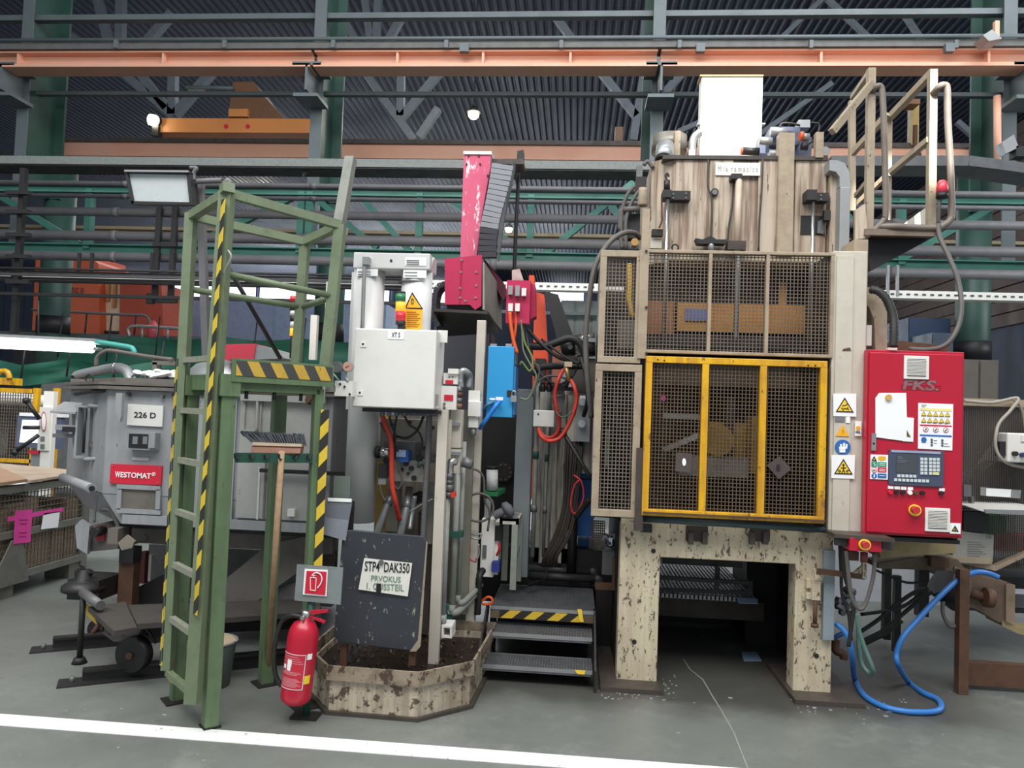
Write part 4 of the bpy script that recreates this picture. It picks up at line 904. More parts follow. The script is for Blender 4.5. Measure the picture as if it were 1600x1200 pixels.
# --- black board
t = T('notice_board', 'scuffed black notice board standing in the drip tray with paper sign', 'board')
YB = 4.12
P(t, 'panel', B().pp([(530, 1004), (521, 994), (535, 834), (541, 828), (660, 838), (668, 846), (656, 1010), (648, 1018)], YB, .02), board, bev=.004)
P(t, 'edge_strip', B().pp([(666, 846), (668, 847), (657, 1010), (650, 1018), (640, 1018), (653, 1000)], YB-.003, .004), mat('worn_edge', (150, 138, 118), .7, chip=.5, ccol=(60, 56, 52)))
for x in (536, 644): P(t, 'leg', B().pb(x-5, 1008, x+5, 1040, YB+.02, .03), rust)
sg = P(t, 'paper_sign', B().pp([(569, 872), (644, 880), (637, 932), (560, 921)], YB-.012, .004), mat('soiled_paper', (226, 224, 216), .8, dirt=.35, dcol=(180, 170, 156), scale=12))
TX(sg, 'lettering', 'STP4  DAK350', 570, 878.5, 640, 894, YB-.014, ink, off=.012); TX(sg, 'lettering', 'PRVOKUS', 580, 900, 626, 909, YB-.014, inkgreen); TX(sg, 'lettering', '1. GUSSTEIL', 573, 912, 631, 922, YB-.014, inkgreen)
P(sg, 'magnet', B().disc(595, 879, YB-.024, 4, .012), steel); P(sg, 'clip', B().pb(588, 912, 595, 926, YB-.02, .008), black)
t = T('clip_folder', 'grey folded folder hanging on a metal plate beside the black board', 'folder')
P(t, 'mount_plate', B().pb(521, 744, 547, 782, 4.2, .01), mat('greenish_plate', (106, 116, 108), .5, dirt=.3)); P(t, 'backing', B().pp([(515, 778), (552, 784), (549, 842), (504, 836)], 4.17, .03), dark)
P(t, 'cover', B().pp([(511, 780), (550, 786), (545, 813), (507, 808)], 4.13, .01), mat('folder_grey', (112, 116, 124), .45, dirt=.3, dcol=(80, 84, 92), scale=4)); P(t, 'cover_lower', B().prism([W(507, 808, 4.13), W(545, 813, 4.13), W(540, 845, 4.1), W(502, 834, 4.1)], (0, .01, 0)), MATS['folder_grey'])
P(t, 'worn_spine', B().pb(512, 779, 549, 784, 4.125, .012), paper)
# --- extinguisher with post and sign
t = T('sign_post', 'dark green post with extinguisher sign plate', 'sign post')
g_ = G(478, 1120); zt2 = W(484, 890, g_.y).z
P(t, 'post', B().cyl((g_.x, g_.y, 0), (g_.x, g_.y, zt2), .02, 12), dkgreen); P(t, 'base_plate', B().box(g_.x-.07, g_.x+.07, g_.y-.05, g_.y+.05, 0, .012), dark)
P(t, 'sign_plate', B().pp([(464, 882), (536, 887), (532, 945), (460, 938)], g_.y-.03, .006), mat('plate_grey', (128, 136, 134), .5, dirt=.35)); sg = P(t, 'sign', B().pp([(476, 889), (512, 891), (510, 932), (473, 929)], g_.y-.036, .005), paper); P(sg, 'sign_field', B().pp([(479, 892), (510, 893.5), (508, 930), (476, 927)], g_.y-.039, .004), signred)
b = B(); ys = g_.y-.042
for q_ in (((485, 902), (485, 922)), ((485, 922), (493, 923)), ((493, 923), (494, 903)), ((485, 902), (494, 903)), ((487, 899), (493, 899)), ((490, 899), (490, 903))): b.bar(W(*q_[0], ys), W(*q_[1], ys), .003, .003, (0, 1, 0))
b.pt([(488, 898, ys), (493, 895, ys), (500, 897, ys), (503, 904, ys), (501, 912, ys), (496, 919, ys)], .003, 6); P(sg, 'pictogram', b, paper)
t = T('fire_extinguisher', 'red fire extinguisher with white label hanging on the green post', 'fire extinguisher')
Ye = g_.y-.09; e0, e1 = W(461, 1097, Ye), W(477, 968, Ye); ax = (e1-e0).normalized(); L_ = (e1-e0).length; R_ = .077
P(t, 'cylinder', B().lathe(e0, [(.002, -.006), (R_*.4, -.004), (R_*.75, .0), (R_*.96, .018), (R_, .04), (R_, L_*.80), (R_*.93, L_*.88), (R_*.7, L_*.96), (R_*.35, L_*1.0), (R_*.28, L_*1.03)], 32, ax), red)
P(t, 'valve', B().cyl(e1, e1+ax*.045, .022, 14), chrome); P(t, 'gauge', B().disc(472, 966, Ye-.05, 3.4, .02), chrome)
P(t, 'lever', B().prism([W(476, 958, Ye), W(480, 955, Ye), W(512, 953, Ye), W(512, 957, Ye), W(490, 960, Ye)], (0, .02, 0)), red); P(t, 'lever', B().bar(W(480, 961, Ye+.01), W(508, 972, Ye+.01), .018, .012), red)
P(t, 'hose', B().pt([(472, 964, Ye-.02), (455, 962, Ye-.02), (440, 972, Ye), (431, 1000, Ye), (428, 1030, Ye), (431, 1055, Ye), (440, 1072, Ye)], .012), rubber)
def on_cyl(t, name, a0, a1, h0, h1, m_, lift=.001):
    n = 12; xx = ax.cross(V((0, 0, 1))).normalized(); 
    xx = V((1, 0, 0))-ax*ax.x; xx.normalize(); yy = ax.cross(xx)
    vs = []
    for i in range(n+1):
        a = math.radians(a0+(a1-a0)*i/n); d = xx*math.sin(a)-yy*math.cos(a)
        if i == 0 and d.y > 0 and abs(a0) < 60: pass
        for h in (h0, h1): vs.append(e0+ax*(L_*h)+d*(R_+lift)); vs.append(e0+ax*(L_*h)+d*(R_+lift+.0008))
    fs = []
    for i in range(n):
        k = i*4; fs += [(k, k+4, k+6, k+2), (k+1, k+3, k+7, k+5)]
    return P(t, name, B().add(vs, fs, True), m_)
lab = mat('label_print_red', (196, 44, 62), .4, dirt=.05)
on_cyl(t, 'label', -62, 38, .22, .62, lab); 
for h in (.63, .22): on_cyl(t, 'label_line', -62, 38, h-.006, h, paper, .002)
on_cyl(t, 'label_line', 36, 38, .22, .62, paper, .002)
for i, h in enumerate((.60, .575, .55, .525, .34, .325, .31, .295, .28, .265, .25, .42, .405, .39)): on_cyl(t, 'print', -56+(i % 3)*6, 10+(i*7 % 22), h-.006, h, mat('print_pink', (226, 150, 156), .5, dirt=0, bump=0), .002)
on_cyl(t, 'pictogram', -30, -12, .48, .56, paper, .0025); on_cyl(t, 'pictogram', -50, -36, .44, .49, paper, .0025); on_cyl(t, 'pictogram', -30, -14, .43, .48, paper, .0025)
on_cyl(t, 'white_tag', 42, 62, .57, .64, paper, .002); on_cyl(t, 'yellow_tag', 40, 64, .28, .38, flat('tag_yellow', (236, 206, 40)), .002)
# --- twin cylinder filter
t = T('filter_unit', 'pale grey twin cylinder filter unit standing behind the white enclosure', 'filter')
YC = 4.6
def vcyl(x0, x1, y0, y1, Y, m_=None, nm='cylinder', r_=None):
    a, c = W((x0+x1)/2, y1, Y), W((x0+x1)/2, y0, Y); a.x = c.x = (a.x+c.x)/2
    return P(t, nm, B().cyl(a, c, (x1-x0)/2*Y/1200, 26), m_ or cylm)
cylm = mat('filter_grey', (204, 204, 202), .4, dirt=.15, dcol=(150, 146, 140), bump=.03)
P(t, 'top_plate', B().pb(552, 395, 672, 420, YC-.1, .22), cylm, bev=.006); 
P(t, 'cylinder', B().cyl(V((W(576, 470, YC).x, YC, W(562, 815, YC).z)), V((W(576, 470, YC).x, YC, W(576, 419, YC).z)), 24.5*YC/1200, 28), cylm); vcyl(624, 673, 419, 620, YC)
P(t, 'side_skin', B().pb(545, 425, 560, 640, YC+.05, .05), cylm)
vcyl(622, 675, 442, 443.5, YC, steel, 'joint')
P(t, 'rating_plate', B().pb(557, 420, 590, 431, YC-.098, .01), paper); P(t, 'rating_plate', B().pb(630, 422, 666, 434, YC-.098, .01), paper); P(t, 'rating_plate', B().pb(633, 403, 666, 415, YC-.104, .01), paper)
b = B()
for x0, y in ((559, 424), (559, 428), (632, 425), (632, 430), (635, 406), (635, 409), (635, 412)): b.pb(x0, y, x0+20, y+1.1, YC-.108 if y < 419 and x0 > 632 else YC-.101, .003)
P(t, 'print_lines', b, inkgrey, kind='stuff')
P(t, 'bolt', B().disc(611, 407, YC-.105, 2, .01, 10), black); P(t, 'side_boss', B().cyl(W(672, 412, YC), W(678, 413, YC), .04, 14), cylm)
P(t, 'drain_pipe', B().pt([(570, 404, YC-.13), (569, 430, YC-.13), (566, 516, YC-.13)], .012), galv); P(t, 'fitting', B().pb(566, 401, 576, 413, YC-.15, .05), galv)
ws = P(t, 'warning_label', B().pp([(634, 483), (660, 483), (659, 515), (632, 515)], YC-.105, .004), labyel, 'yellow printed warning label'); P(ws, 'triangle_border', B().pp([(644, 456), (661, 483), (632, 482)], YC-.107, .003), ink); P(ws, 'triangle_field', B().pp([(644, 460), (658, 481), (635, 480.5)], YC-.11, .003), labyel)
P(ws, 'pictogram', B().frame(642.6, 467, 646, 475, YC-.113, .003, .8), ink)
b = B()
for i in range(8): b.pb(635.5, 487+i*3.2, 650+(i*5 % 8), 488+i*3.2, YC-.108, .003)
P(ws, 'print_lines', b, mat('brown_ink', (170, 110, 30), .6), kind='stuff')
stack_light('signal tower with green amber and red lenses on the white enclosure', 618, 634, [(456, 459, black, 'cap'), (459, 472, gnm, 'green_lens'), (472, 487, glow('amber_dim', (250, 160, 40), .9), 'amber_lens'), (487, 502, rdm, 'red_lens'), (502, 508, black, 'ring')], 4.42, (508, 516))
# --- white enclosure
t = T('switch_enclosure', 'white switch enclosure on the filter stand', 'enclosure')
YX = 4.3
P(t, 'body', B().pb(552, 514, 681, 638, YX, .26), boxwhite, bev=.008); P(t, 'door', B().pb(552.5, 515, 680, 637, YX-.015, .014), boxwhite, bev=.004)
for x, y in ((563, 534), (558, 610)): k_ = P(t, 'lock', B().pb(x, y, x+9, y+8, YX-.02, .008), white); P(k_, 'keyhole', B().disc(x+4, y+3.4, YX-.022, 1.8, .004, 10), ink)
sg = P(t, 'name_tag', B().pb(606, 517, 631, 530, YX-.018, .004), paper); TX(sg, 'lettering', 'XT 5', 612, 519.5, 625, 527, YX-.019, ink)
P(t, 'corner_bracket', B().pb(684, 516, 699, 535, YX+.1, .01), boxwhite); P(t, 'gland_strip', B().pb(566, 639, 688, 645, YX+.05, .15), dark)
for x in (597, 608, 620, 632, 647, 668): P(t, 'gland', B().cyl(W(x, 638, YX+.1), W(x, 650, YX+.1), .014, 10), steel)
P(t, 'sticker', B().pb(680.5, 616, 684.5, 634, YX+.02, .01), galv)
t = T('pressure_gauge', 'round pressure gauge on its white valve block', 'gauge')
c = W(543, 573, 4.2); P(t, 'case', B().cyl(c, c+V((0, .03, 0)), .03, 22), chrome); P(t, 'dial', B().cyl(c+V((0, -.002, 0)), c+V((0, .004, 0)), .026, 22), mat('dial_pink', (198, 150, 130), .5)); P(t, 'needle', B().bar(c+V((-.012, -.004, -.006)), c+V((.01, -.004, .006)), .002, .002), ink)
P(t, 'stem', B().pt([(541, 580, 4.22), (540, 590, 4.22), (544, 596, 4.22)], .007), galv); P(t, 'block', B().pb(523, 595, 551, 619, 4.22, .08), boxwhite); P(t, 'valve', B().disc(525, 573, 4.25, 9, .04), steel); P(t, 'spout', B().pb(515, 603, 524, 612, 4.22, .04), galv); P(t, 'tube', B().pt([(519, 582, 4.2), (530, 595, 4.2)], .005), galv)
for x, y in ((531, 600), (538, 604), (546, 616)): P(t, 'screw', B().disc(x, y, 4.212, 1.8, .01, 8), dark)
# --- dark tower behind
S('machine_column', 'tall dark brown machine column behind the blue switch box', 'column', B().pb(744, 640, 806, 940, 5.9, .3), dark)
t = T('bolted_flange', 'round dark bolted flange on the dark machine column', 'flange'); P(t, 'disc', B().disc(786, 738, 5.87, 15, .03, 28), mat('flange_dark', (66, 58, 52), .45, metal=.3))
for i in range(10): P(t, 'bolt', B().disc(786+12*math.cos(i*.628), 738+12*math.sin(i*.628), 5.86, 1.6, .02, 8), steel)
t = T('floor_mesh_panel', 'small wire mesh panel behind the platform corner post', 'mesh'); P(t, 'wire_mesh', B().wires(W(466, 862, 5.3).x, W(524, 862, 5.3).x, W(494, 890, 5.3).z, W(494, 842, 5.3).z, 5.3, 14, 14, .004), wire, kind='stuff'); P(t, 'frame', B().frame(464, 840, 526, 892, 5.31, .03, 2), dark)
S('rear_panel', 'grimy cream back panel behind the manifold and the water pipes', 'panel', B().pb(586, 650, 738, 985, 5.62, .05), mat('grimy_panel', (112, 104, 92), .6, dirt=.7, dcol=(48, 42, 36), scale=4, streak=.5, scol=(52, 44, 38)))
S('dark_backplate', 'large dark grey steel plate behind the enclosure and robot housing', 'plate', B().pb(676, 505, 762, 650, 6.0, .06), mat('backplate_slate', (64, 64, 72), .5, dirt=.4, dcol=(44, 38, 40), scale=1.6))
S('white_duct', 'pale folded panel hanging behind the big filter cylinder', 'panel', B().pb(573, 650, 588, 704, 4.62, .1), boxwhite)
S('yellow_post', 'yellow painted flat post behind the filter cylinder', 'post', B().pb(584, 648, 602, 1010, 5.1, .06), mat('ochre_yellow', (176, 144, 66), .5, dirt=.4))
# --- hydraulic manifold
t = T('hydraulic_manifold', 'grey hydraulic manifold block with valves under the white enclosure', 'manifold')
YM = 4.62
P(t, 'block', B().pb(597, 719, 664, 752, YM, .16), mat('manifold_grey', (166, 163, 155), .45, metal=.3, dirt=.5, scale=9)); P(t, 'upper_block', B().pb(600, 690, 648, 727, YM+.02, .2), steel); P(t, 'rear_body', B().pb(590, 655, 690, 722, YM+.2, .2), mat('pump_grey_cream', (138, 134, 124), .5, dirt=.5))
for x, y in ((612, 664), (640, 660), (676, 668), (608, 682), (664, 700), (682, 712)): P(t, 'cap_screw', B().disc(x, y, YM+.19, 3, .02, 10), dark)
P(t, 'solenoid', B().cyl(W(590, 706, YM-.05), W(616, 709, YM-.05), .032, 16), chrome); P(t, 'solenoid_cap', B().cyl(W(588, 706, YM-.05), W(594, 707, YM-.05), .036, 16), black); P(t, 'coil', B().pb(619, 704, 638, 722, YM-.06, .08), mat('coil_blue', (30, 90, 170), .4)); P(t, 'coil_cover', B().pb(619, 703, 634, 714, YM-.07, .02), mat('pale_blue_plastic', (170, 200, 230), .4))
for x, y, r in ((627, 734, 3), (642, 732, 4), (646, 747, 4), (637, 740, 2.4), (655, 716, 6), (603, 720, 5), (634, 725, 4)): P(t, 'bolt', B().disc(x, y, YM-.02, r, .03, 12), dark)
sw = P(t, 'limit_switch', B().pb(591, 726, 604, 747, YM-.08, .06), dark); P(sw, 'switch_base', B().pb(591, 744, 603, 757, YM-.075, .06), galv)
P(t, 'fitting', B().pt([(654, 730, YM-.03), (656, 724, YM-.04), (662, 726, YM-.03), (664, 732, YM-.02)], .012), steel)
P(t, 'pump_foot', B().pb(604, 755, 622, 830, YM+.24, .1), MATS['pump_grey_cream']); P(t, 'pump_foot', B().pb(662, 755, 676, 850, YM+.24, .1), MATS['pump_grey_cream']); P(t, 'pump_bore', B().disc(652, 778, YM+.2, 9, .1), dark)
S('red_sleeve_hose', 'red sleeved hose hanging from the enclosure in front of the manifold', 'hose', B().pt([(597, 648, 4.45), (602, 664, 4.5), (609, 680, 4.5), (612, 700, 4.5), (612, 730, 4.5), (613, 760, 4.5), (618, 785, 4.52), (624, 812, 4.6)], .0145, 12), redhose)
S('ribbed_conduit', 'grey ribbed conduit dropping from the enclosure to the drip tray', 'conduit', B().ribbed([W(671, 648, 4.5), W(669, 700, 4.5), W(665, 770, 4.5), W(661, 850, 4.5), W(660, 900, 4.5)], .02), steel)
for k, (lab_, pts) in enumerate((('black cable looping below the enclosure glands', [(608, 648), (612, 665), (618, 680), (616, 700)]), ('thin black cable sagging beside the ribbed conduit', [(632, 650), (640, 664), (652, 672), (660, 690), (655, 712)]), ('dark cable from the enclosure to the coil', [(620, 650), (617, 668), (616, 690), (622, 706)]), ('dark cable crossing the manifold back', [(662, 650), (652, 672), (636, 684), (620, 682)]), ('beige thin wire beside the red sleeved hose', [(594, 660), (600, 672), (608, 680), (611, 700)]), ('thin wire loop at the limit switch', [(594, 757), (596, 770), (602, 782), (606, 776)]), ('thin wire loop hanging in front of the manifold block', [(618, 712), (624, 730), (628, 752), (622, 764), (616, 758)]))):
    S('cable', lab_, 'cable', B().pt([(x, y, 4.5+.01*k) for x, y in pts], .006 if k != 3 else .008), rubber if k < 4 else greyhose, 'cables under the enclosure')
for lab_, pts in (('galvanised pipe slanting down behind the black board', [(616, 762, 4.75), (606, 785, 4.72), (588, 836, 4.6)]), ('galvanised pipe slanting beside the ribbed conduit', [(640, 762, 4.75), (636, 790, 4.7), (625, 840, 4.6)])):
    t = T('hydraulic_pipe', lab_, 'pipe', 'slanted pipes behind the board'); P(t, 'pipe', B().pt(pts, .024, 12, straight=True), galv); P(t, 'collar', B().cyl(W(pts[1][0]+1, pts[1][1]-4, pts[1][2]), W(pts[1][0]-1, pts[1][1]+4, pts[1][2]), .03, 12), steel)
S('dark_upright', 'dark slotted upright behind the ribbed conduit', 'post', B().pb(650, 800, 672, 990, 4.9, .08), greasy)
S('hose_valve', 'grey valve with pale twisted handle behind the board', 'valve', B().pt([(648, 775, 4.7), (644, 800, 4.7), (640, 828, 4.65)], .016).pt([(640, 800, 4.6), (660, 788, 4.6), (676, 780, 4.6)], .006), galv)
# --- cream posts and electrical column
def post(label, x0, y0, x1, y1, Y, D=.05, m_=None):
    xm0 = (x0+x1)/2; return S('steel_post', label, 'post', B().box(W(x0, (y0+y1)/2, Y).x, W(x1, (y0+y1)/2, Y).x, Y, Y+D, W(xm0, y1, Y).z, W(xm0, y0, Y).z), m_ or creamclean, 'cream steel posts', .003)
post('cream post from the white enclosure down into the drip tray', 676, 640, 692, 1046, 4.4)
post('cream post beside the tall white cabinet', 736, 500, 750, 990, 5.0, .05)
post('slim cream strip beside the pipes above the drip tray', 694, 655, 699, 1000, 4.55, .03)
t = T('socket_box', 'upper white socket box with pink label beside the enclosure', 'socket', 'white socket boxes')
P(t, 'body', B().pb(693, 583, 715, 600, 4.5, .06), white); P(t, 'cover', B().pb(700, 576, 716, 584, 4.48, .06), white); P(t, 'label_plate', B().pb(696, 594, 708, 600, 4.495, .01), signred)
for x in (702, 707): P(t, 'pin', B().disc(x, 589, 4.495, 1, .01, 8), dark)
t = T('socket_box', 'lower white socket box with pink label beside the enclosure', 'socket', 'white socket boxes')
P(t, 'body', B().pb(689, 603, 713, 640, 4.5, .07), white); P(t, 'label_plate', B().pb(694, 617, 708, 626, 4.495, .01), signred)
for y in (631, 637): P(t, 'gland', B().disc(694, y, 4.49, 2, .02, 8), steel)
t = T('fitting_stack', 'stack of pipe elbows and brass nuts beside the socket boxes', 'pipe fitting')
P(t, 'elbow', B().pt([(720, 606, 4.55), (719, 590, 4.55), (722, 580, 4.55), (730, 582, 4.57), (734, 590, 4.6), (732, 606, 4.6)], .02, 12), galv)
for i, y in enumerate((593, 604, 613, 622, 631)): P(t, 'nut', B().cyl(W(718-i*.4, y, 4.55), W(718-i*.4, y+7, 4.55), .022, 6), [galv, galv, rust, steel, brick][i])
t = T('connector_block', 'white cable connector block beside the blue box', 'connector')
P(t, 'upper', B().pb(732, 610, 750, 628, 4.8, .07), white); P(t, 'body', B().pb(731, 627, 751, 651, 4.78, .09), white, bev=.004); P(t, 'lower', B().pb(732, 652, 747, 668, 4.8, .07), boxwhite); P(t, 'gland', B().cyl(W(740, 668, 4.83), W(739, 680, 4.83), .02, 12), galv); P(t, 'lead', B().pt([(737, 610, 4.83), (738, 596, 4.83), (733, 588, 4.75)], .01), greyhose)
t = T('duct_housing', 'narrow cream duct housing with clamps beside the cream post', 'housing')
P(t, 'cover', B().pb(703, 640, 721, 700, 4.6, .08), creamclean, bev=.003); P(t, 'cover', B().pb(700, 702, 719, 740, 4.6, .08), creamclean, bev=.003)
for y in (660, 706): P(t, 'clamp', B().pb(699, y, 718, y+5, 4.57, .05), galv)
P(t, 'rear_plate', B().pb(716, 640, 736, 960, 4.9, .04), mat('stained_grey_panel', (120, 116, 106), .5, dirt=.5, dcol=(70, 62, 52)))
t = T('water_pipe', 'grey water pipe with valve and red handle above the drip tray', 'pipe')
P(t, 'elbow', B().pt([(712, 722, 4.52), (705, 722, 4.5), (703, 730, 4.5), (703, 742, 4.5)], .022, 12), chrome)
for y0, y1, r in ((740, 748, .026), (750, 756, .024), (757, 768, .026), (769, 776, .03)): P(t, 'nut', B().cyl(W(702, y0, 4.5), W(701, y1, 4.5), r, 8), steel)
P(t, 'red_handle', B().pp([(704, 770), (711, 768), (712, 776), (705, 778)], 4.46, .03), mat('handle_red', (214, 50, 40), .4)); pm = mat('grey_water_pipe', (148, 150, 144), .5, dirt=.35)
a = W(698, 776, 4.5); c = W(692, 960, 4.5); a.x = c.x = (a.x+c.x)/2
P(t, 'pipe', B().cyl(a, c, .02, 12), pm); P(t, 'cap', B().cyl(c, c-V((0, 0, .05)), .025, 12), pm)
for i, (x, y0, y1, Yp) in enumerate(((716, 704, 945, 4.62), (725, 690, 930, 4.7))):
    t = T('water_pipe', ['long grey pipe with green clamp standing next to the cream post', 'slim grey pipe with bottom elbow next to the clamped pipe'][i], 'pipe')
    a = W(x, y0, Yp); c = W(x-9, y1, Yp); a.x = c.x = (a.x+c.x)/2
    P(t, 'pipe', B().cyl(a, c, .02-.004*i, 12), pm); P(t, 'elbow', B().tube([c, c-V((0, 0, .03)), c+V((.03, .05, -.05)), c+V((.09, .4, -.02))], .022-.003*i, 10), pm)
    if i == 0: P(t, 'clamp', B().pb(700, 831, 722, 840, Yp-.05, .08), dkgreen)
S('lever_valve', 'grey valve body with knob beside the water pipes', 'valve', B().cyl(W(722, 722, 4.6), W(738, 726, 4.6), .03, 14).cyl(W(729, 715, 4.6), W(729, 730, 4.6), .02), steel)
S('square_tube_end', 'short white square tube end lying over the drip tray', 'tube', B().frame(690, 978, 706, 997, 4.45, .14, 3), white)
t = T('green_wall_box', 'small teal box with white disc above the drip tray', 'box'); P(t, 'body', B().pb(696, 946, 708, 966, 4.7, .06), mat('teal_box', (40, 110, 100), .5)); P(t, 'disc', B().disc(703, 956, 4.69, 4, .01), mat('pale_teal', (170, 200, 190), .5))
S('cable_loop', 'grey cable loop tied round the cream post', 'cable', B().pt([(748+23*math.cos(a), 793+22*math.sin(a), 4.93) for a in [i*math.pi/8 for i in range(17)]], .008), greyhose)
S('cable', 'thin grey cable looping from the loop up to the panel', 'cable', B().pt([(724, 740, 4.95), (740, 733, 4.95), (755, 745, 4.95), (757, 780, 4.95), (765, 800, 4.95), (762, 830, 4.95)], .007), greyhose)
t = T('chain', 'short steel chain with red hook on the cream post', 'chain'); P(t, 'links', B().pt([(735, 832, 4.94), (742, 836, 4.92), (752, 834, 4.92), (748, 842, 4.92), (736, 840, 4.92)], .006).pt([(748, 850, 4.92), (748, 868, 4.92), (742, 878, 4.92)], .005), galv); P(t, 'red_hook', B().pt([(734, 830, 4.92), (734, 860, 4.92), (733, 872, 4.92), (743, 878, 4.92), (744, 872, 4.92)], .005), mat('hook_red', (170, 50, 50), .5))
# --- white cabinet, can, shelf, stool
t = T('control_cabinet', 'tall narrow white cabinet with red lever beside the steps', 'cabinet')
P(t, 'body', B().pb(751, 811, 772, 902, 5.15, .25), white, bev=.005); P(t, 'side_door', B().pb(770, 816, 779, 898, 5.18, .2), boxwhite); P(t, 'window', B().pb(754, 852, 760, 872, 5.14, .02), steel); P(t, 'red_lever', B().pt([(776, 868, 5.12), (780, 858, 5.1), (779, 848, 5.1)], .008), signred); P(t, 'blue_box', B().pb(768, 878, 780, 894, 5.12, .1), mat('deep_blue', (40, 60, 140), .5)); P(t, 'top_bracket', B().pb(757, 780, 766, 812, 5.2, .05), galv); P(t, 'handle_box', B().pb(772, 822, 784, 845, 5.16, .1), dark)
S('ribbed_hose', 'black ribbed hose hanging below the white cabinet', 'hose', B().ribbed([W(755, 890, 5.05), W(749, 902, 5.0), W(748, 930, 5.0), W(746, 960, 5.0)], .024, .02), rubber)
t = T('spray_can', 'white canister with black lid on the green shelf', 'canister'); a, c = W(769, 766, 5.3), W(769, 733, 5.3)
P(t, 'body', B().cyl(a, c, .04, 20), mat('worn_white_label', (226, 224, 222), .5, dirt=.6, dcol=(110, 108, 108), scale=16)); P(t, 'lid', B().cyl(c, c+V((0, 0, .02)), .042, 20), black)
S('green_shelf', 'small green shelf carrying the white canister', 'shelf', B().prism([W(755, 768, 5.25), W(778, 769, 5.25), W(790, 762, 5.5), W(764, 762, 5.5)], (0, 0, -.03)), mat('shelf_green', (30, 120, 70), .5))
S('work_glove', 'grey work glove lying on the small grating stool', 'glove', B().lathe(W(788, 800, 5.1), [(.04, 0), (.06, .02), (.05, .05), (.02, .06)], 12, (.7, .2, .5)).tube([W(772, 806, 5.1), W(784, 800, 5.1), W(800, 794, 5.12)], .028), mat('glove_grey', (100, 100, 104), .8))
t = T('grating_stool', 'small grey stool with grating top standing on the step platform', 'stool')
z0 = W(805, 922, 5.1).z
zt2 = W(800, 810, 5.1).z; xs0, xs1 = W(781, 806, 5.1).x, W(811, 806, 5.1).x
P(t, 'top_frame', B().box(xs0, xs1, 5.1, 5.12, zt2-.04, zt2).box(xs0, xs1, 5.4, 5.42, zt2-.04, zt2).box(xs0, xs0+.02, 5.1, 5.4, zt2-.04, zt2).box(xs1-.02, xs1, 5.1, 5.4, zt2-.04, zt2), creamclean)
b = B()
for i in range(9): b.box(xs0+.014*i, xs0+.014*i+.004, 5.1, 5.4, zt2-.02, zt2)
for i in range(9): b.box(xs0, xs1, 5.1+.035*i, 5.104+.035*i, zt2-.02, zt2-.001)
P(t, 'grating', b, galv, kind='stuff')
for x, y in ((xs1-.045, 5.1), (xs1-.03, 5.37), (xs0, 5.37)): P(t, 'leg', B().box(x, x+.04, y, y+.04, z0, zt2-.04), mat('stool_grey', (140, 144, 134), .5, dirt=.3))
P(t, 'stretcher', B().bar((xs1-.02, 5.12, zt2-.25), (xs1-.02, 5.4, zt2-.22), .03), MATS['stool_grey'])
# --- blue switch box
t = T('switch_box', 'bright sky blue switch box with padlock', 'switch box')
YU = 4.95
P(t, 'body', B().pb(761, 541, 802, 652, YU, .26), blue, bev=.004); P(t, 'door', B().box(W(802, 600, YU).x, W(802, 600, YU).x+.012, YU+.02, YU+.25, W(805, 648, YU).z, W(805, 572, YU).z), mat('door_blue', (60, 130, 190), .35)); P(t, 'warning_plate', B().box(W(802, 600, YU).x+.001, W(802, 600, YU).x+.006, YU+.06, YU+.22, W(805, 568, YU).z, W(805, 548, YU).z), galv)
for x in (770, 794): P(t, 'hinge', B().pb(x-4, 537, x+6, 541, YU+.02, .03), galv)
P(t, 'latch', B().pb(792, 610, 803, 619, YU-.008, .008), dark); pl = P(t, 'padlock', B().pb(798, 618, 807, 628, YU-.03, .015), galv); P(pl, 'shackle', B().pt([(800, 618, YU-.02), (800, 613, YU-.02), (803, 611, YU-.02), (806, 613, YU-.02), (806, 618, YU-.02)], .004, 6), chrome)
P(t, 'socket_label', B().pb(765, 622, 774, 625, YU-.004, .004), paper); P(t, 'socket_label', B().pb(775, 620.5, 786, 625.5, YU-.004, .004), paper)
S('blue_cable', 'bright blue cable hanging out of the blue switch box', 'cable', B().pt([(781, 628, YU-.02), (775, 634, YU-.06), (765, 648, YU-.06), (755, 662, YU-.05), (750, 669, YU)], .014), mat('cable_blue', (44, 130, 220), .4)); S('blue_cable', 'short dull blue cable behind the bright blue one', 'cable', B().pt([(771, 628, YU-.01), (763, 632, YU-.03), (754, 641, YU)], .012), mat('cable_dull_blue', (70, 120, 150), .4))
S('blue_wire', 'dark blue wire hanging between the posts', 'cable', B().pt([(745, 672, 5.1), (742, 700, 5.1), (738, 735, 5.1)], .02), mat('wire_navy', (30, 60, 140), .5))
# --- robot column with energy chain
t = T('spray_robot', 'spraying robot with worn crimson column and long grey energy chain', 'robot')
YR = 5.3
P(t, 'column_face', B().pp([(725, 238), (767, 239), (766, 262), (752, 340), (744, 404), (719, 404)], YR, .22), redchip)
P(t, 'column_cap', B().pb(724, 236, 768, 241, YR-.01, .25), white)
for x, y in ((732, 243), (748, 243), (729, 256), (750, 256), (762, 274)): P(t, 'bolt', B().disc(x, y, YR-.01, 1.6, .01, 8), dark)
path = [V(W(x, y, YR-.05)) for x, y in ((786, 258), (781, 285), (775, 312), (768, 340), (764, 362), (762, 385), (762, 408))]
pl_ = spline(path, 10); acc = [pl_[0]]; dist = 0
for a, c in zip(pl_, pl_[1:]):
    dist += (c-a).length
    if dist > .034: acc.append(c); dist = 0
lk = mat('chain_grey_links', (134, 136, 142), .45, dirt=.25); lkd = mat('chain_black_links', (46, 46, 52), .45, dirt=.3)
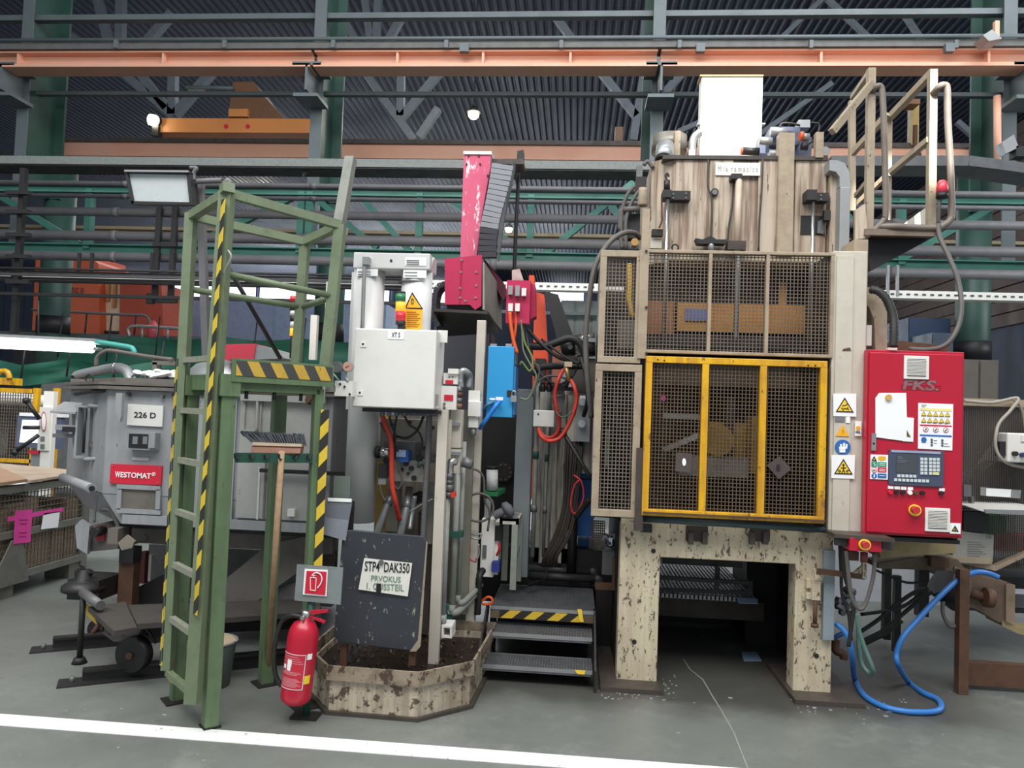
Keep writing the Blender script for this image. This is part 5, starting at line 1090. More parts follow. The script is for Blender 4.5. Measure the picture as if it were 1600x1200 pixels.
for i in range(len(acc)-1):
    a, c = acc[i], acc[i+1]; d = (c-a).normalized(); wd = .15-.025*min(1, i/8)
    P(t, 'chain_link', B().bar(a+d*.002, c-d*.002, wd, .05, (0, 1, 0)), lk if i < len(acc)*.62 else lkd)
P(t, 'chain_side', B().prism([W(801, 252, YR-.02), W(806, 256, YR+.05), W(790, 330, YR+.05), W(778, 400, YR+.05), W(778, 408, YR), W(777, 340, YR-.02)], (0, .05, 0)), steel)
P(t, 'top_arm', B().pb(768, 248, 818, 256, YR+.05, .2), greasy); P(t, 'arm_pivot', B().pp([(808, 236), (818, 234), (818, 252), (812, 252)], YR+.1, .1), dark)
YK = 5.05
P(t, 'red_bracket', B().pp([(695, 404), (719, 402), (753, 398), (752, 478), (742, 484), (734, 476), (695, 476)], YK, .03), redworn, 'crimson bolted bracket plate')
for x, y in ((721, 406), (744, 425), (720, 425), (719, 450), (744, 446), (719, 465), (743, 465), (727, 470)): P(t, 'screw', B().disc(x, y, YK-.008, 1.8, .012, 8), chrome)
P(t, 'bracket_fold', B().pb(719, 404, 720.2, 476, YK-.006, .01), mat('fold_dark', (140, 26, 50), .5))
b = B(); b.hexa([W(753, 412, YK), W(756, 412, YK), W(785, 456, 5.6), W(783, 456, 5.6)] and [W(754, 484, YK), W(757, 484, YK), W(784, 516, 5.7), W(780, 516, 5.7), W(754, 410, YK), W(757, 410, YK), W(784, 452, 5.7), W(780, 452, 5.7)])
P(t, 'arm_housing_side', b, mat('housing_beige_grey', (146, 142, 134), .5, dirt=.3)); P(t, 'arm_housing', B().hexa([W(698, 482, YK+.03), W(754, 484, YK+.03), W(780, 516, 5.7), W(735, 516, 5.7), W(698, 404, YK+.03), W(754, 408, YK+.03), W(782, 452, 5.7), W(735, 440, 5.7)]), dark)
P(t, 'under_tray', B().prism([W(678, 482, YK), W(762, 486, YK), W(782, 516, 5.7), W(690, 522, 5.7), W(680, 505, 5.3)], (0, 0, -.02)), mat('tray_dark_bronze', (54, 50, 44), .5, dirt=.4))
arc = [W(x, y, YK+.12) for x, y in ((700, 446), (690, 449), (683, 460), (681, 478), (682, 500), (688, 512))]
pa = spline(arc, 3)
for a, c in zip(pa, pa[1:]): P(t, 'chain_link', B().bar(a+(c-a)*.04, c-(c-a)*.04, .035, .16, (0, 1, 0)), lkd)
P(t, 'red_joint', B().pp([(753, 400), (786, 440), (792, 460), (786, 470), (760, 420)], 5.5, .2), mat('maroon', (86, 26, 44), .5)); P(t, 'hanger_rod', B().pb(749, 500, 757, 596, 5.3, .05), creamclean)
jb = P(t, 'red_valve_box', B().pb(791, 438, 828, 505, 5.0, .12), redworn, 'crimson valve box with connectors'); P(jb, 'side_flap', B().pp([(826, 440), (836, 446), (837, 494), (826, 500)], 5.1, .15), redworn)
for x, y, h in ((797, 446, 14), (808, 446, 16), (797, 474, 12), (808, 474, 12), (818, 450, 12)): P(jb, 'connector', B().pb(x-3, y, x+4, y+h, 4.96, .04), galv if h > 13 else boxwhite)
P(t, 'dirty_end', B().pp([(800, 422), (812, 420), (818, 438), (800, 440)], 5.2, .1), mat('dirty_pinkish', (190, 170, 164), .6, dirt=.6, dcol=(150, 70, 80), scale=20))
P(t, 'main_mast', B().pb(722, 520, 760, 900, 6.1, .3), dark)
for i, pts in enumerate(([(797, 488), (798, 505), (802, 530), (808, 552)], [(806, 488), (806, 510), (803, 530), (800, 545)])):
    S('orange_hose', ['orange hose from the crimson valve box to the blue box side', 'second thinner orange hose crossing the first below the valve box'][i], 'hose', B().pt([(x, y, 4.97+.03*i) for x, y in pts], .012-.003*i), orangehose)
for i, pts in enumerate(([(814, 500), (816, 520), (818, 548), (830, 572), (838, 590), (826, 622), (812, 622)], [(816, 505), (820, 535), (832, 560), (828, 580), (816, 566), (812, 570)], [(818, 498), (830, 560), (841, 572), (842, 586), (832, 620)])):
    S('cable', ['green grey signal cable looping down beside the blue box', 'thin yellow green cable coiled above the junction box', 'grey cable bowing out beside the blue box door'][i], 'cable', B().pt([(x, y, 5.0+.04*i) for x, y in pts], .006), [mat('cable_sage', (112, 122, 100), .5), mat('cable_lime', (130, 150, 70), .5), greyhose][i], 'signal cables beside the blue box')
S('load_chain', 'steel load chain hanging behind the robot head', 'chain', B().pt([(811, 240, 5.6), (809, 300, 5.6), (806, 360, 5.6), (803, 440, 5.6)], .014, 6), dark)
# --- orange machine and dark girder behind
t = T('orange_machine', 'bright orange red machine frame behind the robot cables', 'machine'); om = mat('vermilion', (216, 78, 44), .5, dirt=.25)
P(t, 'panel', B().pp([(835, 455), (850, 460), (852, 500), (856, 560), (842, 780), (828, 780)], 7.5, .3), om); P(t, 'rib', B().pb(826, 430, 834, 470, 7.4, .2), om); P(t, 'flank', B().pb(862, 540, 876, 640, 7.4, .3), mat('dull_salmon', (170, 104, 80), .6)); P(t, 'dark_arm', B().pp([(850, 455), (872, 460), (930, 620), (905, 640), (880, 560)], 7.2, .2), dark)
P(t, 'vent', B().pb(834, 560, 850, 700, 7.3, .3), dark)
# --- grey column, conduits, junction box and hoses
S('grey_channel_post', 'wide blue grey channel post behind the grating stool', 'post', B().pb(803, 608, 829, 902, 5.45, .16), mat('channel_grey', (134, 140, 142), .45, dirt=.35, dcol=(84, 88, 90), scale=3), bev=.004)
for i, (x0, x1, y0, y1, Y) in enumerate(((834, 841, 592, 870, 5.4), (852, 857, 600, 870, 5.5))):
    t = T('conduit_pipe', ['thick grey conduit with coupling next to the channel post', 'thin grey conduit behind the small junction box'][i], 'pipe')
    a, c = W((x0+x1)/2-3, y1, Y), W((x0+x1)/2+1, y0, Y); a.x = c.x = (a.x+c.x)/2
    P(t, 'pipe', B().cyl(a, c, (x1-x0)/2*Y/1200, 12), pm); 
    for q in (.55, .25): P(t, 'coupling', B().cyl(a+(c-a)*q, a+(c-a)*(q+.04), (x1-x0)*.7*Y/1200, 12), dkgreen if q > .5 else steel)
t = T('junction_box', 'small pale grey junction box beside the red hose loop', 'box'); P(t, 'body', B().pb(833, 641, 866, 667, 5.25, .1), boxwhite, bev=.006); P(t, 'screw', B().disc(841, 647, 5.245, 1.4, .006, 8), ink)
S('red_hose', 'red hose hanging in a big loop beside the junction box', 'hose', B().pt([(841, 670, 5.2), (846, 682, 5.15), (858, 689, 5.15), (876, 683, 5.15), (892, 656, 5.15), (901, 626, 5.15), (898, 606, 5.15), (892, 594, 5.2)], .0135), redhose)
S('red_hose', 'second red hose loop ending at the grey fitting', 'hose', B().pt([(842, 672, 5.25), (854, 684, 5.22), (868, 680, 5.2), (874, 664, 5.18), (870, 640, 5.15), (867, 615, 5.15), (873, 592, 5.15), (880, 578, 5.2)], .0135), mat('red_sleeve_dark', (182, 50, 42), .5, dirt=.3, dcol=(110, 40, 34)))
S('big_hose', 'thick black hose arching to the chrome motor', 'hose', B().pt([(818, 540, 5.3), (850, 541, 5.3), (872, 534, 5.3), (888, 529, 5.3), (902, 533, 5.3), (912, 546, 5.3), (915, 566, 5.3)], .027, 12), rubber)
S('big_hose', 'thick black hose running level below the arching hose', 'hose', B().pt([(832, 586, 5.35), (842, 575, 5.35), (862, 572, 5.35), (890, 572, 5.35), (914, 572, 5.35)], .024, 12), rubber)
S('big_hose', 'thin black hose slanting from the valve box to the motor', 'hose', B().pt([(824, 515, 5.3), (846, 538, 5.28), (872, 558, 5.28), (898, 566, 5.28), (914, 566, 5.3)], .013, 10), rubber)
S('long_hose', 'long dark hose arching over the mesh guard corner and down its side', 'hose', B().pt([(1000, 372, 4.95), (992, 364, 4.9), (975, 364, 4.85), (955, 376, 4.8), (936, 402, 4.75), (926, 432, 4.72), (918, 490, 4.72), (915, 530, 4.72), (917, 580, 4.72), (921, 620, 4.75), (924, 652, 4.8)], .017, 10), greyhose)
S('long_hose', 'dark cable slanting down to the mesh guard foot', 'hose', B().pt([(876, 670, 5.2), (890, 692, 5.15), (908, 722, 5.1), (922, 745, 5.1)], .014), rubber)
t = T('hydraulic_motor', 'chrome and black hydraulic motor behind the hoses', 'motor'); c = W(912, 540, 5.5)
P(t, 'housing', B().cyl(c-V((.06, 0, 0)), c+V((.08, 0, .01)), .085, 20), chrome); P(t, 'end_bell', B().cyl(c-V((.16, 0, .02)), c-V((.06, 0, 0)), .07, 18), black); P(t, 'bracket', B().pb(895, 528, 930, 534, 5.4, .05), galv); P(t, 'lower_body', B().pb(896, 560, 930, 612, 5.5, .2), furndark); P(t, 'nut', B().disc(891, 542, 5.35, 4, .03, 6), galv)
S('hose_manifold', 'dark bracket with fittings across the conduits', 'manifold', B().pb(842, 604, 900, 610, 5.35, .05).cyl(W(848, 598, 5.33), W(848, 612, 5.33), .018).cyl(W(858, 598, 5.33), W(858, 612, 5.33), .018).cyl(W(888, 592, 5.3), W(884, 606, 5.3), .014), dark)
t = T('press_side_tank', 'tall cream side tank with black vertical grease streaks', 'tank')
streaky = mat('grease_streaked_cream', (196, 190, 178), .5, dirt=.5, dcol=(120, 108, 96), streak=.8, scol=(62, 54, 48))
P(t, 'shell', B().pb(838, 610, 905, 880, 5.75, .3), streaky)
for x in (846, 862, 874): P(t, 'rib', B().pb(x, 612, x+7, 880, 5.7, .06), streaky)
P(t, 'front_box', B().pb(886, 618, 926, 738, 5.5, .2), streaky); P(t, 'flange', B().pb(880, 726, 908, 736, 5.45, .2), greasy); P(t, 'valve_box', B().pb(900, 630, 922, 690, 5.4, .1), galv); P(t, 'valve', B().disc(910, 628, 5.35, 6, .06), chrome); P(t, 'valve', B().disc(909, 662, 5.35, 6, .06), chrome); P(t, 'plate', B().pp([(858, 622), (884, 616), (880, 640), (874, 646)], 5.4, .03), steel)
for i in range(8):
    x = 874+i*3.6+random.uniform(-1.5, 1.5); S('black_hose', ['first', 'second', 'third', 'fourth', 'fifth', 'sixth', 'seventh', 'eighth'][i]+' greasy black hose from the stool in the bundle on the side tank', 'hose', B().pt([(x+10, 690, 5.45), (x+8, 730, 5.4), (x+5-i*.4, 790, 5.38), (x-8, 835, 5.36), (x-24-i*.5, 868, 5.36), (x-28, 885, 5.4)], .0085), mat('greasy_hose', (52, 44, 40), .5, dirt=.4), 'black hose bundle on the side tank')
for i, (y0, y1, Y) in enumerate(((700, 722, 6.28), (750, 838, 6.3), (842, 860, 6.4))): S('blue_crate', ['upper', 'middle', 'lower'][i]+' blue plastic crate behind the side tank', 'crate', B().pb(903, y0+40 if i == 0 else y0, 928, y1+25 if i == 0 else y1, Y-.5, .3), bluecrate, 'blue crates behind the press')
S('red_cable', 'thin red cable loop in front of the blue crates', 'cable', B().pt([(896, 742, 5.3), (908, 752, 5.28), (912, 775, 5.28), (905, 795, 5.28), (896, 802, 5.28), (892, 785, 5.28), (897, 760, 5.28), (905, 750, 5.28)], .006), mat('cable_red', (210, 50, 56), .4))
S('black_fitting', 'black fitting with silver clamp beside the guard frame', 'fitting', B().pt([(900, 808, 5.2), (912, 792, 5.15), (922, 780, 5.1)], .02), rubber)
S('standpipe', 'dark standpipe beside the blue crates', 'pipe', B().cyl(W(892, 905, 5.7), W(896, 800, 5.7), .035, 12), dark)
# more lines and fittings between robot and press
for lab_, pts, r, m_ in (('thin black cable sagging from the channel post to the chrome motor', [(830, 560, 5.35), (850, 590, 5.3), (875, 600, 5.3), (896, 585, 5.3), (905, 560, 5.35)], .009, rubber), ('grey cable crossing over the hose manifold bracket', [(836, 600, 5.3), (855, 588, 5.28), (880, 590, 5.28), (900, 604, 5.3)], .008, greyhose), ('thin wire drooping under the red hose loop', [(868, 612, 5.2), (868, 640, 5.15), (880, 652, 5.12), (898, 640, 5.15)], .005, greyhose), ('short black hose bending down beside the mesh guard', [(908, 560, 5.25), (916, 590, 5.2), (918, 625, 5.2), (912, 650, 5.3)], .014, rubber), ('thin black line slanting over the dark girder', [(846, 530, 5.3), (880, 556, 5.25), (905, 570, 5.25)], .008, rubber), ('dark drain line on the side tank front box', [(896, 692, 5.45), (898, 720, 5.42), (894, 745, 5.42)], .009, dark)):
    S('cable', lab_, 'cable', B().pt(pts, r), m_, 'lines between robot and press')
t = T('grease_valve', 'brass coloured grease valve above the red hose loop', 'valve'); P(t, 'body', B().cyl(W(884, 572, 5.2), W(890, 596, 5.2), .016, 10), mat('brass_dull', (160, 132, 84), .4, metal=.5)); P(t, 'tag', B().pb(882, 565, 894, 573, 5.18, .02), mat('tag_beige', (200, 176, 150), .5))
t = T('pressure_switch', 'small white pressure switch on the side tank', 'switch'); P(t, 'body', B().pb(906, 618, 917, 626, 5.36, .05), white); P(t, 'stem', B().cyl(W(911, 626, 5.38), W(911, 634, 5.38), .012, 10), chrome)
t = T('cable_gland_box', 'grey motor terminal box behind the arching hose', 'box'); P(t, 'body', B().pb(858, 600, 882, 616, 5.5, .1), steel); P(t, 'lid', B().pb(857, 598, 883, 602, 5.48, .13), galv)
# pipes over the floor behind the platform
for i, (x0, x1, y, r, Y) in enumerate(((822, 850, 872, 4.5, 5.9), (822, 924, 888, 7, 5.75), (826, 932, 899, 6, 5.65), (880, 940, 868, 9, 6.0))):
    t = T('floor_pipe', ['short grey pipe stub above the floor pipes', 'upper dark floor pipe behind the step platform', 'lower dark floor pipe with elbow behind the step platform', 'fat dark pipe behind the grey box'][i], 'pipe', 'floor pipes behind the steps')
    P(t, 'pipe', B().cyl(W(x0, y, Y), W(x1, y+6, Y), r*Y/1200, 14), mat('dark_pipe', (72, 70, 70), .45, metal=.3, dirt=.5)); P(t, 'elbow', B().pt([(x1-2, y+6, Y), (x1+4, y+7, Y), (x1+6, y+14, Y), (x1+6, y+30, Y)], r*Y/1200*1.1, 12), MATS['dark_pipe'])
S('terminal_box', 'small grey terminal box beside the press leg', 'box', B().pb(941, 863, 960, 898, 5.3, .1), mat('terminal_grey', (92, 94, 92), .5, dirt=.3))
S('wire_cage', 'dark wire cage panel behind the guard foot', 'cage', B().wires(W(921, 850, 5.8).x, W(944, 850, 5.8).x, W(932, 890, 5.8).z, W(932, 814, 5.8).z, 5.8, 7, 20, .004), wire)
S('foil_bundle', 'crumpled silver foil bundle on the wire cage', 'foil', (lambda b: [b.lathe(W(random.uniform(944, 966), random.uniform(836, 852), 5.4), [(.015, -.02), (.04, 0), (.02, .03)], 5, (random.uniform(-1, 1), random.uniform(-1, 1), .6), False) for i in range(9)] and b)(B()), mat('foil', (170, 170, 176), .25, metal=.8))
t = T('rust_bracket', 'rusty upright bracket between terminal box and press leg', 'bracket'); P(t, 'upright', B().pb(957, 872, 968, 922, 5.25, .06), rust); P(t, 'arm', B().pb(930, 916, 968, 922, 5.2, .12), rust)
S('greasy_sheet', 'greasy black side panel beside the press leg', 'panel', B().pb(930, 924, 966, 1010, 5.5, .1), mat('greasy_black', (36, 32, 31), .4, dirt=.4))
S('dark_sump', 'dark greasy sump block under the side tank', 'block', B().box(-.5, .3, 5.75, 6.6, 0, .62), mat('sump_black', (34, 31, 30), .5, dirt=.4))
# --- steps
t = T('metal_steps', 'dark steel grating steps with hazard tape on the top edge', 'steps')
Xl, Xr = -.535, .17
grate = mat('grating_steel', (126, 126, 128), .42, metal=.45, dirt=.45, dcol=(44, 42, 42), scale=12)
def tread(nm, x0, x1, y0, y1, z, nx, ny, lip=.035):
    fr = B().box(x0, x1, y0, y0+.012, z-lip, z).box(x0, x1, y1-.008, y1, z-lip, z).box(x0, x0+.008, y0, y1, z-lip, z).box(x1-.008, x1, y0, y1, z-lip, z)
    f_ = P(t, nm, fr, grate, bev=.002); b = B()
    for i in range(1, nx): x = x0+(x1-x0)*i/nx; b.box(x-.002, x+.002, y0+.01, y1-.006, z-.022, z-.001)
    for i in range(1, ny): y = y0+(y1-y0)*i/ny; b.box(x0+.006, x1-.006, y-.002, y+.002, z-.022, z-.003)
    P(f_, 'grating', b, grate, kind='stuff')
    P(f_, 'nosing', B().box(x0, x1, y0-.006, y0, z-.02, z+.001), galv)
    P(f_, 'under_plate', B().box(x0+.01, x1-.01, y0+.014, y1-.01, z-.034, z-.026), dark)
z1 = W(835, 1043, 4.62).z; z2 = W(838, 992, 4.82).z; z3 = W(832, 950, 5.02).z
tread('tread', Xl+.02, Xr-.02, 4.62, 4.86, z1, 40, 7); tread('tread', Xl+.03, Xr-.02, 4.82, 5.08, z2, 40, 7); tread('platform', Xl+.03, Xr, 5.02, 5.68, z3, 40, 18)
for x in (Xl, Xr-.01): P(t, 'stringer', B().prism([(x, 4.56, 0), (x, 4.7, 0), (x, 5.1, z3-.06), (x, 5.1, z3), (x, 5.0, z3), (x, 4.56, z1+.02)], (.012, 0, 0)), dark)
for x in (Xl+.02, Xr-.04):
    for y in (5.1, 5.62): P(t, 'leg', B().box(x, x+.04, y, y+.04, 0, z3-.04), dark)
P(t, 'front_fascia', B().box(Xl+.03, Xr, 5.012, 5.02, z3-.075, z3-.03), mat('dirty_bronze', (100, 88, 66), .5, dirt=.5))
P(t, 'hazard_tape', B().box(Xl+.09, Xr-.1, 5.004, 5.012, z3-.07, z3-.022), stripes('step_tape', (214, 180, 50), (40, 38, 36), .15, (1, 0, -1.2))); P(t, 'tape_end', B().pp([(902, 952), (909, 952), (912, 972), (906, 972)], 5.0, .003), signyel); P(t, 'tape_scrap', B().pp([(898, 1047), (915, 1048), (913, 1054), (902, 1053)], 4.6, .003), signyel)
S('orange_cable', 'orange cable loop poking out beside the steps', 'cable', B().pt([(752, 940, 5.0), (762, 933, 4.98), (769, 936, 4.98), (766, 944, 4.98), (754, 944, 5.0)], .008), orangehose)
S('black_wand', 'small black tool lying on the step platform', 'tool', B().bar(W(826, 914, 5.4), W(842, 910, 5.5), .02).tube([W(842, 910, 5.5), W(852, 902, 5.55), W(856, 880, 5.6)], .005), black)
# ================================================================ PRESS
YP = 4.75
t = T('trimming_press', 'tall cream trimming press with stained upper tank and portal legs', 'press')
# portal
zf = W(1130, 862, YP).z
xl0, xl1, xr0, xr1 = W(966, 960, YP).x, W(1029, 960, YP).x, W(1241, 980, YP).x, W(1300, 980, YP).x
zo = W(1135, 876, YP).z; ztop = W(1135, 818, YP).z
P(t, 'portal_frame', B().prism([(xl0, YP, .02), (xl1, YP, .02), (xl1, YP, zo), (xr0, YP, zo), (xr0, YP, .02), (xr1, YP, .02), (xr1, YP, ztop), (xl0, YP, ztop)], (0, .15, 0)), creamleg, bev=.006)
for a, c in ((xl0-.1, xl1+.02), (xr0-.03, xr1+.14)): P(t, 'base_plate', B().box(a, c, YP-.16, YP+.5, 0, .028), greasy)
for px, py in ((991, 1003), (1021, 861), (1276, 1025)): P(t, 'bolt_hole', B().disc(px, py, YP-.003, 3.6, .01, 14), black)
for px in (1080, 1102, 1176, 1197): P(t, 'clamp', B().pb(px-4, 832, px+4, 851, YP-.05, .05), greasy)
P(t, 'grease_pad', B().pb(1072, 822, 1106, 846, YP-.02, .02), mat('grease_brown', (58, 46, 34), .4)); P(t, 'grease_pad', B().pb(1172, 826, 1203, 846, YP-.02, .02), MATS['grease_brown'])
for px in (1001, 1255): P(t, 'end_block', B().pb(px, 820, px+18, 832, YP-.06, .06), dark)
P(t, 'oil_pipe', B().cyl(W(1000, 811, YP-.1), W(1288, 828, YP-.1), .017, 12), mat('oil_pipe_teal', (58, 78, 82), .4, dirt=.3))
# inside
gz = W(1100, 935, 5.5).z
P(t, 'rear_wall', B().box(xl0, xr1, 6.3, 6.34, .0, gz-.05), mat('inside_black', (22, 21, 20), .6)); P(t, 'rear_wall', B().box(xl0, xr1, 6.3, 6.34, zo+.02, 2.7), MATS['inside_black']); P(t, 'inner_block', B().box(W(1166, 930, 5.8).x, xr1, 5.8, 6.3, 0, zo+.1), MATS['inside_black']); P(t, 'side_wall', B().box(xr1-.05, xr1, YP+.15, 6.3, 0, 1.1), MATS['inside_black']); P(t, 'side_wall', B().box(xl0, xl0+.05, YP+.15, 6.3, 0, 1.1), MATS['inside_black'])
P(t, 'bed', B().box(xl0, xr1, YP+.05, 6.3, ztop-.03, ztop+.04), dark)
gz = W(1100, 935, 5.5).z
b = B()
for i in range(26): x = xl1+(xr0-xl1)*i/26*.93; b.box(x, x+.01, 5.45, 7.3, gz+.0, gz+.03)
for i in range(33): b.box(xl1, xl1+(xr0-xl1)*.93, 5.45+i*.055, 5.458+i*.055, gz+.002, gz+.03)
P(t, 'inner_grating', b, galv, kind='stuff'); P(t, 'inner_rail', B().bar(W(1030, 902, 5.3), W(1175, 911, 5.3), .025), black); P(t, 'inner_rail', B().bar(W(1030, 921, 5.35), W(1175, 926, 5.35), .025), black); P(t, 'inner_post', B().bar(W(1121, 886, 5.35), W(1119, 926, 5.35), .03), black); P(t, 'inner_post', B().bar(W(1172, 905, 5.35), W(1172, 930, 5.35), .03), black)
P(t, 'blue_sheet', B().prism([W(1150, 934, 5.4), W(1184, 936, 5.4), W(1184, 944, 5.35), W(1154, 943, 5.35)], (0, 0, .004)), mat('pale_blue_sheet', (150, 170, 196), .5))
P(t, 'ram_block', B().pb(1035, 872, 1160, 884, 5.4, .4), dark)
P(t, 'lower_crossbeam', B().box(xl1-.03, xr0+.03, 5.6, 5.7, gz-.16, gz-.03), mat('crossbeam_grimy', (62, 56, 46), .6, dirt=.5)); P(t, 'kick_sheet', B().prism([G(1158, 1020), G(1182, 1020), G(1190, 1033), G(1162, 1033)], (0, 0, .006)), MATS['pale_blue_sheet'])
# upper tank
YT = 5.0
zt0, zt1 = W(1150, 398, YT).z, W(1150, 244, YT).z
xt = [W(px, 320, YT).x for px in (1019, 1052, 1106, 1146, 1182, 1218, 1240, 1292)]
zt0 = W(1150, 411, YT).z
b = B().prism([(xt[0], YT+.12, zt0), (xt[1], YT, zt0), (xt[7], YT, zt0), (xt[7], YT+1.0, zt0), (xt[0], YT+1.0, zt0)], (0, 0, zt1-zt0))
P(t, 'tank', b, cream, bev=.006)
for i, (a, c, dd) in enumerate(((1054, 1104, .012), (1108, 1144, .02), (1184, 1215, .02), (1242, 1290, .014))):
    P(t, 'tank_panel', B().pb(a, 250, c, 398, YT-dd, dd+.01), cream)
P(t, 'upright_bar', B().pb(1216, 207, 1240, 398, YT-.06, .08), creamframe); P(t, 'upright_bar', B().pb(1275, 206, 1287, 246, YT-.04, .05), creamframe)
P(t, 'tank_lid', B().pb(1036, 243, 1294, 249, YT-.03, 1.0), greasy)
P(t, 'tank_shelf', B().pb(1040, 398, 1300, 409, YT-.04, .2), mat('cream_shelf', (170, 154, 130), .5, dirt=.4, dcol=(110, 86, 64)))
P(t, 'window_opening', B().pb(1251, 337, 1286, 367, YT-.018, .02), black); P(t, 'opening_lever', B().pp([(1278, 346), (1290, 340), (1291, 366), (1277, 364)], YT-.03, .015), steel)
np_ = P(t, 'name_plate', B().pb(1118, 254, 1188, 274, YT-.03, .008), white, 'white name plate with faint lettering'); TX(np_, 'lettering', 'M i k  r a m a t i c s', 1122, 259, 1184, 268, YT-.032, mat('faded_ink', (186, 182, 180), .6))
P(t, 'sight_port', B().disc(1117, 300, YT-.04, 6, .05), dark); P(t, 'port_glass', B().disc(1117, 300, YT-.045, 4, .05), steel)
# guide rods
def rod(x0, x1, y0, y1, Y, m_, nm='guide_rod'):
    a, c = W((x0+x1)/2, y1, Y), W((x0+x1)/2, y0, Y); a.x = c.x = (a.x+c.x)/2
    return P(t, nm, B().cyl(a, c, (x1-x0)/2*Y/1200, 14), m_)
rod(1037, 1043, 306, 540, YT-.1, chrome); rod(1148, 1158, 276, 398, YT-.08, mat('beige_rod', (200, 180, 160), .35)); rod(1266, 1271, 310, 540, YT-.1, chrome)
a, c = W(1149, 530, YT-.08), W(1153, 398, YT-.08); a.x = c.x = (a.x+c.x)/2
P(t, 'spring_spindle', B().ribbed([a, a*.5+c*.5, c], .018, .018, 12), chrome)
P(t, 'rod_bracket', B().pb(1036, 296, 1049, 308, YT-.12, .12), dark); P(t, 'rod_bracket', B().pb(1048, 298, 1079, 312, YT-.09, .08), dark); P(t, 'rod_bracket', B().pb(1261, 296, 1277, 312, YT-.12, .1), dark); P(t, 'rod_bracket', B().pb(1276, 301, 1295, 314, YT-.09, .08), dark); P(t, 'rod_bracket', B().pb(1143, 271, 1160, 279, YT-.1, .1), dark)
P(t, 'rod_collar', B().pb(1137, 376, 1166, 390, YT-.11, .1), greasy)
for i, (x, y) in enumerate(((1052, 303), (1072, 302), (1052, 309), (1072, 309), (1283, 305), (1283, 311))): P(t, 'screw', B().disc(x, y, YT-.095, 1.6, .01, 8), steel)
P(t, 'top_nut', B().cyl(W(1042, 296, YT-.1), W(1042, 282, YT-.1), .02, 10), dark); P(t, 'eye_nut', B().pt([(1042, 282, YT-.1), (1040, 274, YT-.1), (1043, 271, YT-.1), (1045, 276, YT-.1)], .007), dark)
P(t, 'chain', B().pt([(1034, 310, YT-.08), (1034, 330, YT-.08), (1034, 345, YT-.08), (1030, 356, YT-.08)], .006), rust); P(t, 'hanging_clamp', B().pb(1019, 358, 1036, 368, YT-.06, .06), dark); P(t, 'foot_plate', B().pb(1016, 372, 1034, 388, YT-.03, .03), creamclean)
for i, pts in enumerate(([(1107, 250), (1106, 290), (1112, 312), (1112, 360), (1111, 372)], [(1192, 248), (1190, 300), (1187, 340), (1185, 392)], [(1146, 280), (1144, 320), (1138, 360), (1137, 378)])): P(t, 'cable', B().pt([(x, y, YT-.035) for x, y in pts], .006), greasy)
P(t, 'valve_cross', B().pp([(1087, 372), (1098, 374), (1110, 368), (1120, 374), (1136, 374), (1134, 381), (1116, 380), (1100, 381), (1090, 380)], YT-.12, .08), dark); P(t, 'valve_body', B().cyl(W(1110, 374, YT-.1), W(1112, 396, YT-.1), .02, 12), galv); P(t, 'small_handwheel', B().pt([(1055+5*math.cos(a), 387+5*math.sin(a), YT-.08) for a in [i*math.pi/5 for i in range(11)]], .005, 6, 2), dark); P(t, 'ring', B().pt([(1123, 402, YT-.1), (1124, 412, YT-.1), (1130, 410, YT-.1), (1136, 402, YT-.1)], .005), dark)
# inside the guard: ram, tool plates
P(t, 'ram', B().box(W(1010, 470, 5.15).x, W(1298, 470, 5.15).x, 5.2, 6.2, W(1150, 478, 5.15).z, W(1150, 412, 5.15).z), mat('ram_dark', (46, 38, 32), .6, dirt=.5))
pl2 = mat('ochre_plate', (170, 116, 48), .5, dirt=.5, dcol=(110, 74, 40), scale=3)
P(t, 'tool_plate', B().pb(1058, 476, 1298, 520, 5.1, .5), pl2); P(t, 'tool_plate', B().pb(1010, 470, 1052, 524, 5.1, .4), mat('rust_orange_plate', (140, 86, 48), .6, dirt=.5)); P(t, 'tool_plate', B().pb(1218, 440, 1228, 500, 5.12, .05), pl2)
P(t, 'type_plate', B().pb(1070, 482, 1104, 501, 5.09, .01), mat('dull_blue_plate', (84, 92, 140), .5)); P(t, 'white_gap', B().pb(1058, 466, 1098, 475, 5.35, .02), paper); P(t, 'lower_slab', B().pb(1010, 526, 1298, 545, 5.1, .8), dark)
for x in (1040, 1180, 1268): rod(x-6, x+6, 560, 800, 5.5, mat('tie_bar', (110, 98, 84), .4, metal=.4))
tool = mat('tool_bronze', (166, 132, 62), .45, metal=.2, dirt=.5, scale=12)
P(t, 'die_block', B().pb(1108, 660, 1186, 720, 5.2, .3), tool); P(t, 'die_block', B().pb(1174, 650, 1186, 740, 5.05, .2), tool); P(t, 'die_disc', B().disc(1122, 688, 5.1, 24, .15, 26), tool); P(t, 'lower_die', B().pb(1060, 715, 1170, 745, 5.1, .4), mat('die_silver', (150, 148, 146), .4, metal=.4, dirt=.5)); P(t, 'die_post', B().pb(1134, 620, 1148, 760, 5.15, .1), dark); P(t, 'light_strip', B().pb(1036, 646, 1098, 655, 5.3, .1), galv); P(t, 'bright_part', B().pp([(1034, 700), (1090, 676), (1094, 684), (1040, 706)], 5.2, .08), chrome); P(t, 'pink_marker', B().pb(1033, 619, 1040, 626, 4.64, .004), magenta)
P(t, 'upper_die', B().pb(1030, 560, 1280, 605, 5.2, .8), mat('upper_die_dark', (70, 62, 54), .5, dirt=.5)); P(t, 'rear_plate', B().pb(1004, 545, 1290, 815, 6.2, .03), mat('rear_brown', (66, 54, 44), .6, dirt=.5))
